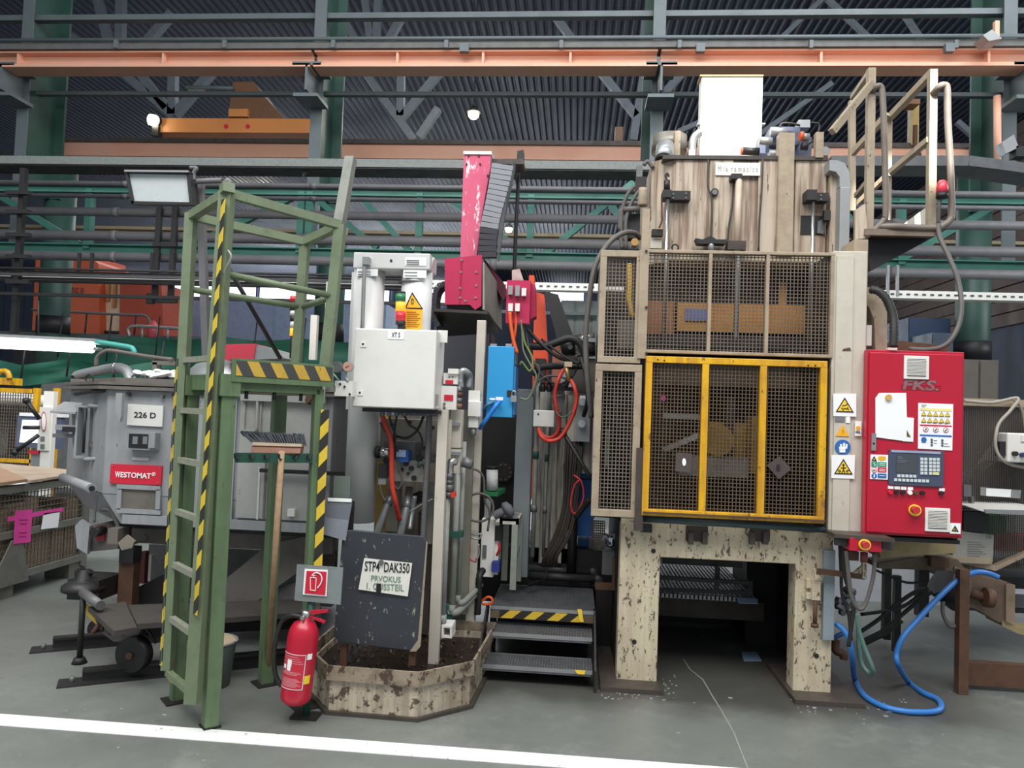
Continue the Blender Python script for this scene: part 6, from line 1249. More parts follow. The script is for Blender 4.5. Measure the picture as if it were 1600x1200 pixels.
# right-hand column
P(t, 'side_column', B().pb(1298, 392, 1352, 838, YP-.12, .6), creamclean, bev=.006); P(t, 'rust_mark', B().pp([(1318, 545), (1328, 543), (1330, 548), (1316, 548)], YP-.133, .002), rust); P(t, 'column_face', B().pb(1304, 400, 1330, 836, YP-.13, .02), creamclean)
P(t, 'column_post', B().pb(1333, 374, 1355, 548, YP-.1, .3), creamframe); P(t, 'cable_duct', B().pb(1312, 292, 1328, 402, YT-.14, .1), galv, 'grey metal cable duct', .004)
P(t, 'duct_bend', B().pp([(1296, 250), (1308, 250), (1320, 255), (1327, 268), (1329, 292), (1312, 292), (1312, 276), (1306, 268), (1296, 266)], YT-.12, .1), galv); P(t, 'duct_backing', B().pb(1297, 262, 1313, 400, YT-.06, .2), cream)
P(t, 'limit_switch', B().pb(1288, 328, 1298, 344, YT-.08, .04), dark); P(t, 'switch_lead', B().pt([(1292, 344, YT-.06), (1288, 360, YT-.06), (1292, 372, YT-.06)], .005), greasy)
P(t, 'lower_duct', B().pp([(1352, 448), (1364, 450), (1378, 468), (1386, 488), (1386, 548), (1368, 548), (1366, 500), (1358, 480), (1352, 474)], YP-.05, .15), creamframe)
P(t, 'switch_cluster', B().pb(1352, 508, 1362, 540, YP-.05, .05), boxwhite)
P(t, 'shade_sheet', B().box(W(1297, 600, YP-.12).x-.014, W(1297, 600, YP-.12).x-.003, YP-.09, 6.2, ztop, W(1150, 408, YT).z-.02), mat('shade_black', (20, 17, 15), .6, dirt=.5))  # black sheet added as shade over the column side seen through the mesh
# signs on the column
YS = YP-.135
def tri(par, cx, y0, y1, hw, Y, field):
    P(par, 'triangle_border', B().pp([(cx, y0), (cx+hw, y1), (cx-hw, y1-1)], Y, .003), ink)
    P(par, 'triangle_field', B().pp([(cx, y0+3.5), (cx+hw-3, y1-1.8), (cx-hw+3, y1-2.6)], Y-.003, .003), field)
def lines(par, segs, Y, w_=.004, m_=None):
    b = B()
    for a, c in segs: b.bar(W(*a, Y), W(*c, Y), w_, w_*.5, (0, 1, 0))
    P(par, 'pictogram', b, m_ or ink)
s1 = P(t, 'warning_sign', B().pp([(1302, 615), (1338, 615), (1338, 651), (1302, 650)], YS, .003), paper, 'white plate with yellow hand-injury triangle'); tri(s1, 1320, 621, 644.5, 14, YS-.003, signyel); lines(s1, [((1316, 634), (1322, 633)), ((1318, 638), (1324, 639)), ((1322, 633), (1325, 630)), ((1315, 637), (1318, 641)), ((1324, 636), (1326, 641))], YS-.008)
s2 = P(t, 'warning_sign', B().pp([(1299, 711), (1336, 711), (1335, 748), (1299, 747)], YS, .003), paper, 'white plate with yellow crushing-hazard triangle'); tri(s2, 1318, 717, 741.5, 14.5, YS-.003, signyel)
lines(s2, [((1318, 728), (1318, 734)), ((1318, 734), (1315.5, 739)), ((1318, 734), (1320.5, 739)), ((1314, 731), (1322, 731)), ((1309, 735), (1313, 735)), ((1323, 735), (1327, 735)), ((1311, 738), (1314, 736)), ((1325, 738), (1322, 736))], YS-.008); P(s2, 'figure_head', B().disc(1318, 726.5, YS-.009, 1.5, .003, 10), ink)
s3 = P(t, 'warning_sticker', B().pp([(1317, 664), (1327, 682), (1306, 681)], YS, .003), labyel, 'plain amber warning triangle'); lines(s3, [((1317, 671), (1317, 676))], YS-.003, .004, mat('amber_dark', (190, 130, 30), .5))
P(t, 'type_sticker', B().pb(1305, 652, 1320, 659, YS, .003), inkgrey); P(t, 'type_sticker', B().pb(1322, 651, 1328, 661, YS, .003), paper)
s4 = P(t, 'mandatory_sign', B().disc(1317, 699, YS, 11.5, .004, 28), signblue, 'round blue glove-wearing sign'); lines(s4, [((1314, 702), (1314, 694)), ((1318, 703), (1319, 692)), ((1322, 701), (1323, 694))], YS-.003, .01, paper); P(s4, 'glove', B().pp([(1311, 698), (1321, 698), (1321, 707), (1312, 707)], YS-.004, .003), paper)
s5 = P(t, 'logo_sticker', B().pb(1336, 658, 1346, 681, YS, .003), paper); P(s5, 'emblem', B().disc(1341, 669, YS-.003, 3.4, .003, 14), labyel); TX(s5, 'lettering', 'FKS.', 1337, 673.5, 1345, 677, YS-.003, ink, off=.02)
# --- white box and fittings on top of the tank
t = T('header_tank', 'sunlit white header tank box standing on top of the press', 'tank')
zb_ = zt1+.02
P(t, 'box', B().box(W(1095, 180, 5.3).x, W(1191, 180, 5.3).x, 5.3, 5.42, zb_, W(1144, 118, 5.3).z), mat('header_white', (240, 238, 230), .5, dirt=.12, dcol=(220, 190, 130), scale=2, chip=.06), bev=.006); P(t, 'top_lip', B().pb(1094, 116.5, 1193, 119, 5.29, .14), mat('rust_edge', (170, 140, 100), .6)); P(t, 'side_pipe', B().pt([(1081, 246, 5.3), (1081, 236, 5.3), (1084, 216, 5.3), (1094, 206, 5.3)], .026, 10), galv); P(t, 'pipe_foot', B().pb(1076, 234, 1086, 246, 5.25, .08), galv)
for x in (1093, 1193): P(t, 'lug', B().pb(x-3, 192, x+3, 194, 5.32, .05), galv)
t = T('vent_duct', 'short round galvanised vent duct on top of the press', 'duct')
a, c = W(1046, 240, 5.35), W(1046, 214, 5.35); a.x = c.x
P(t, 'collar', B().cyl(a, c, 27*5.35/1200, 30), mat('duct_galv', (126, 122, 112), .45, metal=.4, dirt=.4)); P(t, 'outlet', B().cyl(W(1040, 230, 5.2), W(1037, 251, 5.1), .062, 24), galv); P(t, 'outlet_bore', B().cyl(W(1037.3, 250, 5.1), W(1037, 252, 5.096), .054, 24), black); P(t, 'strap', B().pb(1054, 204, 1063, 246, 5.2, .05), creamframe)
t = T('valve_cluster', 'cluster of blue grey hydraulic valves on top of the press', 'valve')
vm = mat('valve_blue_grey', (86, 96, 120), .4, dirt=.3)
P(t, 'block', B().pb(1186, 214, 1268, 246, 5.2, .25), vm); P(t, 'upper_block', B().pb(1204, 198, 1250, 226, 5.15, .2), vm)
for x0, x1, y, m_ in ((1160, 1186, 236, black), (1186, 1206, 220, galv), (1204, 1230, 205, galv), (1250, 1264, 214, galv), (1202, 1222, 240, galv), (1252, 1262, 228, dark)): P(t, 'solenoid', B().cyl(W(x0, y, 5.1), W(x1, y+1, 5.1), .026, 14), m_)
P(t, 'orange_cap', B().cyl(W(1157, 236, 5.1), W(1162, 236, 5.1), .025, 12), mat('cap_orange', (226, 96, 50), .4)); P(t, 'orange_cap', B().cyl(W(1249, 213, 5.09), W(1255, 213, 5.09), .03, 12), MATS['cap_orange']); P(t, 'connector', B().pb(1248, 187, 1266, 199, 5.15, .08), galv); P(t, 'lead', B().pt([(1266, 192, 5.15), (1278, 193, 5.15), (1280, 200, 5.15), (1274, 216, 5.15), (1262, 226, 5.15)], .007), dark); P(t, 'gauge', B().disc(1290, 236, 5.2, 7, .05), galv); P(t, 'lead', B().pt([(1218, 200, 5.1), (1222, 193, 5.1), (1236, 193, 5.1), (1250, 196, 5.1)], .008), dark)
t = T('oil_filter_unit', 'beige oil filter cup with fittings and hoses beside the press tank', 'filter')
P(t, 'head', B().pb(994, 276, 1010, 296, 5.1, .1), dark); P(t, 'cup', B().lathe(W(1004, 322, 5.1), [(.03, 0), (.036, .01), (.03, .1), (.03, .12)], 16), creamframe); P(t, 'valve', B().pb(995, 258, 1004, 276, 5.1, .06), steel); P(t, 'pump', B().pb(976, 334, 1000, 372, 5.15, .1), dark); P(t, 'pump_cap', B().cyl(W(974, 328, 5.1), W(1000, 326, 5.1), .022, 12), greyhose); P(t, 'brass_fitting', B().disc(992, 378, 5.05, 6, .06), mat('brass', (190, 150, 90), .4, metal=.5))
for pts in ([(992, 290), (980, 305), (972, 330), (970, 370), (972, 388)], [(998, 298), (986, 318), (978, 345), (978, 390)], [(1006, 258), (1012, 252), (1020, 262)], [(976, 326), (969, 332), (968, 360)]): P(t, 'hose', B().pt([(x, y, 5.1) for x, y in pts], .013), greyhose)
S('guard_stanchion', 'brown steel stanchion rising above the guard corner', 'post', B().pb(1003, 326, 1015, 392, 4.7, .05), creamframe)
# --- mesh guards
def guard(nm, label, cat, rect, Y, bays, m_, wm, cell, t_px, D=.05, bars=(), midY=None):
    x0, y0, x1, y1 = rect; t = T(nm, label, cat)
    ym, xm = (y0+y1)/2, (x0+x1)/2
    X0, X1, Z0, Z1 = W(x0, ym, Y).x, W(x1, ym, Y).x, W(xm, y1, Y).z, W(xm, y0, Y).z; f = t_px*Y/1200
    P(t, 'top_rail', B().box(X0, X1, Y, Y+D, Z1-f, Z1), m_, bev=.003); P(t, 'bottom_rail', B().box(X0, X1, Y, Y+D, Z0, Z0+f), m_, bev=.003)
    P(t, 'side_stile', B().box(X0, X0+f, Y+.001, Y+D, Z0+f, Z1-f), m_); P(t, 'side_stile', B().box(X1-f, X1, Y+.001, Y+D, Z0+f, Z1-f), m_)
    for bx, wd in bars:
        X = W(bx, ym, Y).x; h = wd*Y/2400; P(t, 'mullion', B().box(X-h, X+h, Y+.001, Y+D, Z0+f, Z1-f), m_)
    edges = [X0]+[W(bx, ym, Y).x for bx, wd in bars]+[X1]
    for a, c in zip(edges, edges[1:]):
        P(t, 'wire_mesh', B().wires(a+.01, c-.01, Z0+.01, Z1-.01, Y+D*.55, max(3, round((c-a)/cell)), max(3, round((Z1-Z0)/cell)), .0023), wm, kind='stuff')
    return t
YG = 4.62
wirelight = mat('pale_guard_wire', (126, 116, 102), .5, metal=.2, dirt=.5, dcol=(84, 72, 62), scale=12)
g1 = guard('mesh_guard', 'upper cream mesh guard with three bays below the press tank', 'guard', (1007, 392, 1303, 555), YG, 3, creamframe, wire, .0225, 5, bars=((1109, 5), (1199, 5)))
g2 = guard('sliding_gate', 'yellow framed mesh gate with three bays on the press front', 'gate', (1006, 560, 1291, 812), YG-.03, 3, yellow, wirebrown, .0225, 10, bars=((1100, 10), (1191, 10)))
for x, y in ((1028, 558), (1038, 559), (1263, 567), (1274, 567), (1022, 799), (1032, 800), (1260, 812), (1270, 812)): P(g2, 'bolt', B().disc(x, y+2 if y > 700 else y+4, YG-.033, 1.3, .006, 8), ink)
for pts, hole in (([(1056, 707), (1082, 709), (1079, 738), (1055, 736)], (1069, 722)), ([(1218, 713), (1236, 733), (1217, 749), (1198, 727)], (1216, 731))):
    p_ = P(g2, 'finger_plate', B().pp(pts, YG-.02, .006), mat('finger_plate_steel', (104, 92, 88), .35, metal=.5, dirt=.4)); P(p_, 'finger_hole', B().pp([(hole[0]+3*math.cos(a), hole[1]+6*math.sin(a)) for a in [i*math.pi/7 for i in range(14)]], YG-.023, .004), paper if hole[0] < 1100 else black)
P(g2, 'magnet_strip', B().pb(1004, 806, 1290, 809, YG-.04, .01), rust)
g3 = guard('mesh_guard', 'narrow upper cream mesh guard at the press corner', 'guard', (936, 391, 1003, 567), YG, 1, creamframe, wirelight, .0235, 10)
g4 = guard('mesh_guard', 'narrow lower cream mesh guard at the press corner', 'guard', (927, 569, 1000, 808), YG, 1, creamframe, wirelight, .0235, 11)
P(g4, 'corner_post', B().pb(993, 700, 1006, 830, YG-.02, .05), greasy); P(g3, 'corner_post', B().pb(998, 390, 1012, 560, YG-.01, .06), creamframe)
for y in (392, 480, 552): P(g3, 'bolt', B().disc(1010, y, YG-.02, 2, .02, 8), dark)
t = T('press_side_machinery', 'dark greasy machinery with yellow bellows behind the corner mesh guards', 'machine')
P(t, 'rear_plate', B().pb(934, 400, 1004, 810, 5.35, .05), mat('machinery_black', (34, 31, 30), .5, dirt=.4)); P(t, 'side_plate', B().pb(933, 400, 936, 810, 4.72, .6), MATS['machinery_black']); P(t, 'bellows', B().ribbed([W(984, 412, 5.0), W(984, 445, 5.0), W(983, 470, 5.0), W(988, 495, 5.0)], .018, .02), mat('bellows_yellow', (216, 166, 60), .5)); P(t, 'white_bar', B().pb(945, 448, 975, 455, 5.2, .05), boxwhite); P(t, 'cylinder', B().cyl(W(956, 800, 5.2), W(962, 560, 5.2), .05, 14), dark); P(t, 'bright_bits', B().pb(946, 670, 952, 730, 5.1, .02), galv); P(t, 'block', B().pb(965, 500, 995, 545, 5.2, .1), furndark)  # black side plate is added to block light behind the corner guards
for i in range(5): P(t, 'hose', B().pt([(944+i*9, 560, 5.1), (950+i*8, 640, 5.15), (943+i*10, 720, 5.1), (950+i*8, 800, 5.15)], .012), rubber)
# --- sliding track under the gate is the oil pipe; rail clamp at the leg
t = T('swing_bracket', 'cream hinged bracket with hanging bolt on the press leg', 'bracket')
P(t, 'clamp', B().pb(1269, 908, 1282, 938, YP-.06, .06), creamleg); P(t, 'clamp_eye', B().pb(1260, 906, 1270, 919, YP-.04, .04), creamleg); P(t, 'clamp_eye', B().pb(1260, 926, 1270, 936, YP-.04, .04), creamleg); P(t, 'arm', B().bar(W(1275, 892, YP-.08), W(1350, 901, YP-.08), .03, .03), rust); P(t, 'gusset', B().pp([(1330, 898), (1352, 880), (1354, 902), (1340, 904)], YP-.09, .02), creamleg); P(t, 'end_post', B().pb(1348, 876, 1355, 904, YP-.1, .03), creamleg); P(t, 'gusset', B().pp([(1272, 888), (1290, 892), (1274, 906)], YP-.09, .02), creamleg); P(t, 'hanging_bolt', B().cyl(W(1274, 938, YP-.05), W(1273, 976, YP-.05), .013, 10), rust); P(t, 'bolt_head', B().cyl(W(1273, 974, YP-.05), W(1273, 980, YP-.05), .022, 8), rust)
S('grey_flat_post', 'flat blue grey post standing beside the press leg', 'post', B().pb(1287, 860, 1304, 1000, YP-.04, .05), mat('flat_post_grey', (140, 152, 158), .45, dirt=.35, dcol=(90, 96, 98)))
# --- red control cabinet
t = T('operating_cabinet', 'red operating cabinet with keypad panel hung on the press column', 'cabinet')
YD = 4.56
P(t, 'body', B().pb(1353, 548, 1505, 838, YD, .06), red, bev=.004); P(t, 'rear_body', B().pb(1360, 550, 1504, 837, YD+.06, .24), red); P(t, 'door', B().pb(1357, 552, 1503.5, 835, YD-.018, .017), red, bev=.005)
def vent(x0, y0, x1, y1):
    v_ = P(t, 'vent_grille', B().pb(x0, y0, x1, y1, YD-.03, .012), white, bev=.003); P(v_, 'recess', B().pb(x0+5, y0+5, x1-5, y1-5, YD-.033, .004), dark)
    n = 11
    for i in range(n): yy = y0+5.5+(y1-y0-11)*(i+.2)/n; P(v_, 'slat', B().pb(x0+5, yy, x1-5, yy+1.25, YD-.037, .006), white)
vent(1413, 556, 1452, 592.5); vent(1446, 794, 1485, 831)
TX(t, 'lettering', 'FKS.', 1410, 594, 1467, 610, YD-.02, mat('logo_grey', (128, 112, 114), .5), shear=.15, off=.055, label='grey lettering cut by fine lines')
b = B()
for y in (601.5, 605, 608): b.pb(1408, y, 1470, y+.7, YD-.0215, .002)
P(t, 'logo_cut_lines', b, red, kind='stuff')
s_ = P(t, 'paper_sheet', B().pp([(1374, 614), (1416, 614), (1417, 652), (1428, 653), (1427, 690), (1412, 689), (1368, 683), (1368, 622)], YD-.026, .004), paper, 'blank white sheet held by magnet'); P(s_, 'magnet', B().disc(1389, 621, YD-.038, 4.6, .012, 16), mat('magnet_gold', (206, 166, 96), .4)); P(s_, 'under_sheet', B().pp([(1412, 652), (1428, 653), (1427, 691), (1411, 690)], YD-.022, .002), paper); P(s_, 'half_triangle', B().pp([(1417, 672), (1423, 683), (1417, 682)], YD-.0285, .002), mat('olive_ink', (110, 92, 40), .5))
P(t, 'lever_lock', B().pb(1362, 677, 1369, 704, YD-.028, .01), galv); P(t, 'lock_eye', B().disc(1365.5, 693, YD-.03, 1.6, .004, 10), ink)
# safety chart
sc = P(t, 'safety_chart', B().pp([(1435, 629.5), (1489.5, 631.5), (1488, 704), (1434.5, 701)], YD-.024, .004), paper, 'white safety chart with hazard symbols')
P(sc, 'band', B().pb(1438, 638, 1487, 642, YD-.026, .002), mat('band_yellow', (246, 232, 150), .6)); P(sc, 'band', B().pb(1437.5, 664, 1487, 666, YD-.026, .002), signred); P(sc, 'band', B().pb(1437.5, 679.5, 1487, 682, YD-.026, .002), signblue)
for j, y in enumerate((642.5, 652.5)):
    for i in range(5):
        x = 1443.5+i*9.3; y_ = y+i*.3
        P(sc, 'hazard_triangle', B().pp([(x, y_), (x+4.2, y_+7.5), (x-4.2, y_+7.3)], YD-.027, .002), mat('olive_border', (120, 104, 50), .5)); P(sc, 'hazard_field', B().pp([(x, y_+1.4), (x+2.9, y_+6.7), (x-2.9, y_+6.6)], YD-.029, .002), signyel)
for i in range(3):
    x = 1446.5+i*15.8; P(sc, 'ban_ring', B().disc(x, 671+i*.5, YD-.027, 3.9, .002, 16), signred); P(sc, 'ban_field', B().disc(x, 671+i*.5, YD-.029, 3.1, .002, 16), paper); P(sc, 'ban_figure', B().bar(W(x-1.6, 672.5+i*.5, YD-.031), W(x+1.6, 669.5+i*.5, YD-.031), .004, .002, (0, 1, 0)), ink)
P(sc, 'mandatory_disc', B().disc(1443.7, 687, YD-.027, 3.9, .002, 16), signblue)
for x, y in ((1456, 687), (1456, 691), (1456, 695.5), (1472.5, 688), (1472.5, 692), (1472.5, 696)): P(sc, 'small_disc', B().disc(x, y, YD-.027, 1.7, .002, 10), mat('slate_ink', (70, 90, 110), .5))
b = B()
for x, y, l in ((1440, 632.5, 8), (1440, 635, 6), (1440, 691, 7), (1459, 688, 5), (1459, 692, 5), (1475, 693, 6), (1475, 697, 9), (1440, 660, 5), (1449, 660.5, 5), (1458, 661, 5), (1467, 661.4, 5), (1476, 661.8, 5)): b.pb(x, y, x+l, y+.7, YD-.026, .002)
P(sc, 'print_lines', b, inkgrey, kind='stuff')
# sticker sheet
st_ = P(t, 'sticker_sheet', B().pb(1360, 710.5, 1387.5, 749, YD-.024, .004), paper, 'white sheet with four symbol rows')
tri(st_, 1366, 712.5, 721, 4.2, YD-.026, signyel); P(st_, 'row_label', B().pp([(1372, 713.5), (1378, 712.5), (1384, 713.5), (1384, 718.5), (1378, 720), (1372, 718.5)], YD-.026, .002), labyel); P(st_, 'symbol', B().pb(1361.5, 721.5, 1370.5, 729.5, YD-.026, .002), signgreen); P(st_, 'row_label', B().pb(1371.5, 722, 1385, 729.5, YD-.026, .002), signgreen); P(st_, 'symbol', B().disc(1366, 734.5, YD-.026, 4, .002, 16), signred); P(st_, 'symbol_field', B().disc(1366, 734.5, YD-.028, 3.1, .002, 16), paper); P(st_, 'row_label', B().pb(1371.5, 730.5, 1385, 738, YD-.026, .002), signred); P(st_, 'symbol', B().disc(1366, 743.5, YD-.026, 4, .002, 16), signblue); P(st_, 'row_label', B().pb(1371.5, 740, 1385, 747, YD-.026, .002), signblue)
lines(st_, [((1364, 734.5), (1368, 734.5))], YD-.0305); lines(st_, [((1365.5, 723), (1367.5, 728))], YD-.029, .004, paper); lines(st_, [((1366, 741), (1366, 746))], YD-.029, .006, paper)
b = B()
for y in (724, 726.5, 733, 735.5, 743): b.pb(1374, y, 1383, y+.8, YD-.028, .002)
P(st_, 'print_lines', b, paper, kind='stuff')
# keypad
kp = P(t, 'keypad_panel', B().pp([(1389.5, 702.5), (1475, 705.5), (1474.5, 761), (1389, 757.5)], YD-.03, .014), mat('panel_slate', (70, 78, 100), .45, dirt=.1), 'slate keypad panel with display', .002)
P(kp, 'top_strip', B().pb(1393, 704.5, 1470, 708, YD-.034, .006), mat('panel_pale', (160, 168, 190), .4)); P(kp, 'display', B().pb(1400.5, 711, 1432.5, 739, YD-.033, .006), mat('display_grey', (74, 78, 84), .2, bump=0))
b = B()
for y, l in ((713.5, 6), (716, 8), (719.5, 14), (722, 11)): b.pb(1403, y, 1403+l, y+.7, YD-.035, .003)
P(kp, 'display_text', b, mat('display_text', (130, 140, 150), .5), kind='stuff')
keym = mat('key_white', (206, 214, 214), .4, dirt=.05, bump=0); keyy = mat('key_cream', (222, 218, 160), .4, bump=0)
def key(x, y, w_=4.6, h=4.4, m_=keym): P(kp, 'key', B().pb(x, y, x+w_, y+h, YD-.036, .008), m_)
for j in range(5):
    for i in range(5):
        x = 1438.5+i*6+(1.4 if i > 1 else 0); y = 715+j*5.5+i*.15
        if j == 4 and i == 3: continue
        if j == 4 and i == 4: key(1458, y, 9.5, 4.4, keyy); continue
        key(x, y)
for i in range(5): key(1402.5+i*6.2, 741.2+i*.2)
for i in range(9): key(1397.5+i*6.2, 747.5+i*.25)
for i, (x, m_) in enumerate(((1392, signred), (1402, black), (1412, black), (1422.5, paper), (1432.5, rust), (1442.5, black), (1472, black))):
    k_ = P(t, 'push_button', B().disc(x, 769+i*.3, YD-.036, 3.2, .02, 14), m_); 
    if i < 4 or i == 6: P(k_, 'tag', B().pb(x-4.2, 759+i*.6, x+4.2, 764+i*.6, YD-.023, .005), paper)
es = P(t, 'emergency_stop', B().disc(1430.5, 797.5, YD-.036, 8.6, .02, 24), signyel, 'yellow collar with red mushroom button'); P(es, 'mushroom', B().disc(1432.5, 797.5, YD-.075, 5.4, .04, 20), mat('mushroom_red', (196, 50, 54), .4))
ws = P(t, 'warning_sticker', B().pb(1484.5, 817.5, 1501, 834, YD-.024, .004), paper); tri(ws, 1492.5, 821, 831, 5.6, YD-.026, signyel); lines(ws, [((1493, 824), (1491.5, 827)), ((1491.5, 827), (1493.5, 827)), ((1493.5, 827), (1492, 830))], YD-.031, .003)
P(t, 'top_gland', B().pb(1388, 543, 1402, 548, YD+.1, .06), white); P(t, 'rust_ledge', B().pp([(1386, 538), (1400, 532), (1480, 540), (1484, 548), (1386, 548)], YD+.22, .1), rust); P(t, 'bottom_plate', B().pb(1390, 842, 1500, 848, YD+.02, .25), dark)
# estop console
t = T('emergency_stop_box', 'small red emergency stop box under a steel hood', 'stop box')
P(t, 'box', B().pb(1328, 841, 1378, 862, YD-.12, .1), red, bev=.003); P(t, 'hood', B().prism([W(1304, 834, YD-.1), W(1398, 842, YD-.16), W(1399, 848, YD-.16), W(1304, 840, YD-.1)], (0, .24, 0)), greasy); P(t, 'hood_side', B().pp([(1304, 837), (1326, 838), (1324, 854), (1305, 852)], YD-.09, .02), dark); P(t, 'hood_side', B().pp([(1379, 842), (1399, 844), (1395, 861), (1379, 858)], YD-.1, .02), greasy)
c_ = P(t, 'collar', B().disc(1352, 851.5, YD-.14, 8.4, .02, 24), signyel); P(c_, 'mushroom', B().disc(1354, 852, YD-.18, 5.2, .04, 20), MATS['mushroom_red']); P(t, 'swivel', B().cyl(W(1350, 863, YD-.07), W(1350, 878, YD-.07), .02, 12), mat('dull_maroon', (110, 50, 46), .5)); P(t, 'mount', B().pb(1326, 862, 1342, 876, YD, .1), rust)
# --- access walkway cage
t = T('access_walkway', 'cream access walkway with tubular cage rails beside the press top', 'walkway')
Yn, Yf = 4.85, 6.0
zd_ = W(1420, 360, Yn).z
xa_, xb_ = W(1352, 360, Yn).x, W(1460, 360, Yn).x
P(t, 'floor_plate', B().box(xa_, xb_, Yn, Yf, zd_-.03, zd_), mat('walkway_underside', (44, 40, 38), .6, dirt=.5)); P(t, 'front_beam', B().pb(1352, 358, 1462, 368, Yn-.02, .04), mat('walkway_edge', (120, 106, 92), .6, dirt=.6, chip=.4))
P(t, 'under_bracket', B().pp([(1352, 368), (1460, 370), (1360, 424)], Yn+.1, .05), dark); P(t, 'side_plate', B().pp([(1412, 350), (1450, 322), (1452, 352)], Yn+.3, .02), creamclean); P(t, 'side_plate', B().pp([(1336, 328), (1352, 318), (1356, 372), (1336, 374)], Yn, .03), cream)
def sbar(a, c, Ya, Yc, w_=.045, m_=None, nm='upright'): P(t, nm, B().bar(W(*a, Ya), W(*c, Yc), w_, w_), m_ or mat('walkway_cream', (164, 150, 128), .5, dirt=.4, dcol=(96, 80, 64), scale=6, chip=.5, ccol=(70, 56, 46)))
sbar((1361, 108), (1357, 360), Yn+.05, Yn+.05); sbar((1457, 110), (1454, 355), Yn+.05, Yn+.05)
sbar((1331, 158), (1331, 330), 5.4, 5.4, .04); sbar((1388, 190), (1386, 345), 5.4, 5.4, .04)
sbar((1361, 110), (1332, 152), Yn+.05, 5.3, .03, nm='slant_rail'); sbar((1362, 130), (1300, 206), Yn+.02, Yn-.1, .04, nm='slant_rail'); sbar((1458, 112), (1386, 188), Yn+.05, 5.4, .04, nm='slant_rail'); sbar((1452, 218), (1388, 272), Yn+.05, 5.4, .035, nm='slant_rail'); sbar((1387, 178), (1330, 242), Yn+.3, 5.4, .035, nm='slant_rail'); sbar((1388, 272), (1340, 318), 5.2, 5.4, .03, nm='slant_rail'); sbar((1356, 284), (1338, 306), 5.0, 5.2, .03, nm='slant_rail')
rcm = mat('walkway_cream', (164, 150, 128), .5, dirt=.4, dcol=(96, 80, 64), scale=6, chip=.5, ccol=(70, 56, 46))
hm = mat('handrail_tube', (120, 110, 100), .45, dirt=.4)
P(t, 'hand_loop', B().pt([(1362, 142, Yn+.03), (1370, 135, Yn), (1376, 136, Yn), (1379, 150, Yn), (1382, 230, Yn), (1384, 330, Yn), (1380, 345, Yn), (1370, 356, Yn), (1352, 370, Yn)], .019, 10, 5), hm, 'bent tubular handrail')
P(t, 'hand_loop', B().pt([(1458, 146, Yn+.03), (1468, 135, Yn-.02), (1476, 133, Yn-.02), (1480, 140, Yn-.02), (1481, 190, Yn-.02), (1485, 260, Yn-.02), (1487, 330, Yn-.02), (1484, 344, Yn-.02), (1474, 352, Yn-.02), (1460, 356, Yn-.02), (1400, 354, Yn-.02), (1374, 354, Yn)], .02, 10, 5), hm, 'bent tubular handrail'); P(t, 'loop_stub', B().pt([(1456, 148, Yn+.03), (1470, 139, Yn)], .014), hm)
t = T('beacon', 'red beacon lamp on a stalk at the walkway railing', 'lamp')
c = W(1472, 302, Yn-.05); r = .034
P(t, 'lens', B().lathe(c, [(r*.95, 0), (r, .03), (r*.9, .06), (r*.5, .078), (.002, .082)], 20), mat('beacon_red', (214, 66, 84), .3)); P(t, 'base', B().cyl(c-V((0, 0, .03)), c, r*1.02, 18), black); P(t, 'stalk', B().pt([(1470, 308, Yn-.04), (1467, 322, Yn-.04), (1466, 350, Yn-.02)], .012), greyhose)
S('drooping_cable', 'grey cable drooping from the walkway down to the red cabinet top', 'cable', B().pt([(1466, 350, Yn-.03), (1468, 370, Yn-.05), (1482, 400, Yn-.1), (1496, 435, Yn-.15), (1502, 470, Yn-.2), (1500, 500, Yn-.22), (1490, 525, Yn-.24), (1474, 541, Yn-.24), (1450, 546, Yn-.2), (1420, 545, Yn-.15)], .014, 10), greyhose)
S('ribbed_hose', 'black ribbed hose curving into the red cabinet top', 'hose', B().ribbed([W(1360, 452, 4.65), W(1374, 456, 4.62), W(1388, 472, 4.6), W(1396, 496, 4.58), W(1397, 520, 4.56), W(1396, 544, 4.55)], .026, .02, 12), rubber)
# --- conveyor / mesh enclosure at the picture edge
YE = 5.5
t = T('mesh_enclosure', 'dark mesh enclosure with cream frame beside the red cabinet', 'guard')
X0, X1, Z0, Z1 = W(1506, 750, YE).x, W(1680, 750, YE).x, W(1560, 888, YE).z, W(1560, 626, YE).z
P(t, 'top_rail', B().box(X0-.1, X1, YE, YE+.05, Z1-.04, Z1+.01), creamframe); P(t, 'wire_mesh', B().wires(X0-.1, X1, Z0, Z1, YE+.03, 56, 88, .0032), mat('dark_mesh', (84, 78, 72), .55, dirt=.5), kind='stuff'); P(t, 'bottom_rail', B().pp([(1496, 880), (1556, 892), (1620, 862), (1620, 856), (1556, 884), (1496, 872)], YE-.03, .05), creamframe)
P(t, 'lower_angle', B().pb(1400, 870, 1550, 878, YE-.1, .1), creamframe)
t = T('enclosure_interior', 'dark machine interior behind the mesh enclosure with green and red bins', 'machine'); P(t, 'rear_wall', B().pb(1506, 640, 1700, 800, 6.8, .06), mat('interior_brown', (72, 64, 60), .6, dirt=.4)); P(t, 'pale_panel', B().pp([(1510, 750), (1562, 680), (1600, 676), (1600, 720), (1560, 735)], 6.4, .02), galv); P(t, 'dark_drum', B().disc(1570, 760, 6.2, 36, .3, 28), dark)
P(t, 'green_bin', B().pb(1540, 806, 1572, 850, 6.0, .3), mat('bin_green', (40, 140, 92), .4, dirt=.1)); P(t, 'red_bin', B().pb(1558, 838, 1584, 862, 5.9, .2), mat('bin_red', (196, 56, 44), .4)); P(t, 'red_bin', B().pb(1586, 838, 1620, 862, 5.9, .2), MATS['bin_red'])
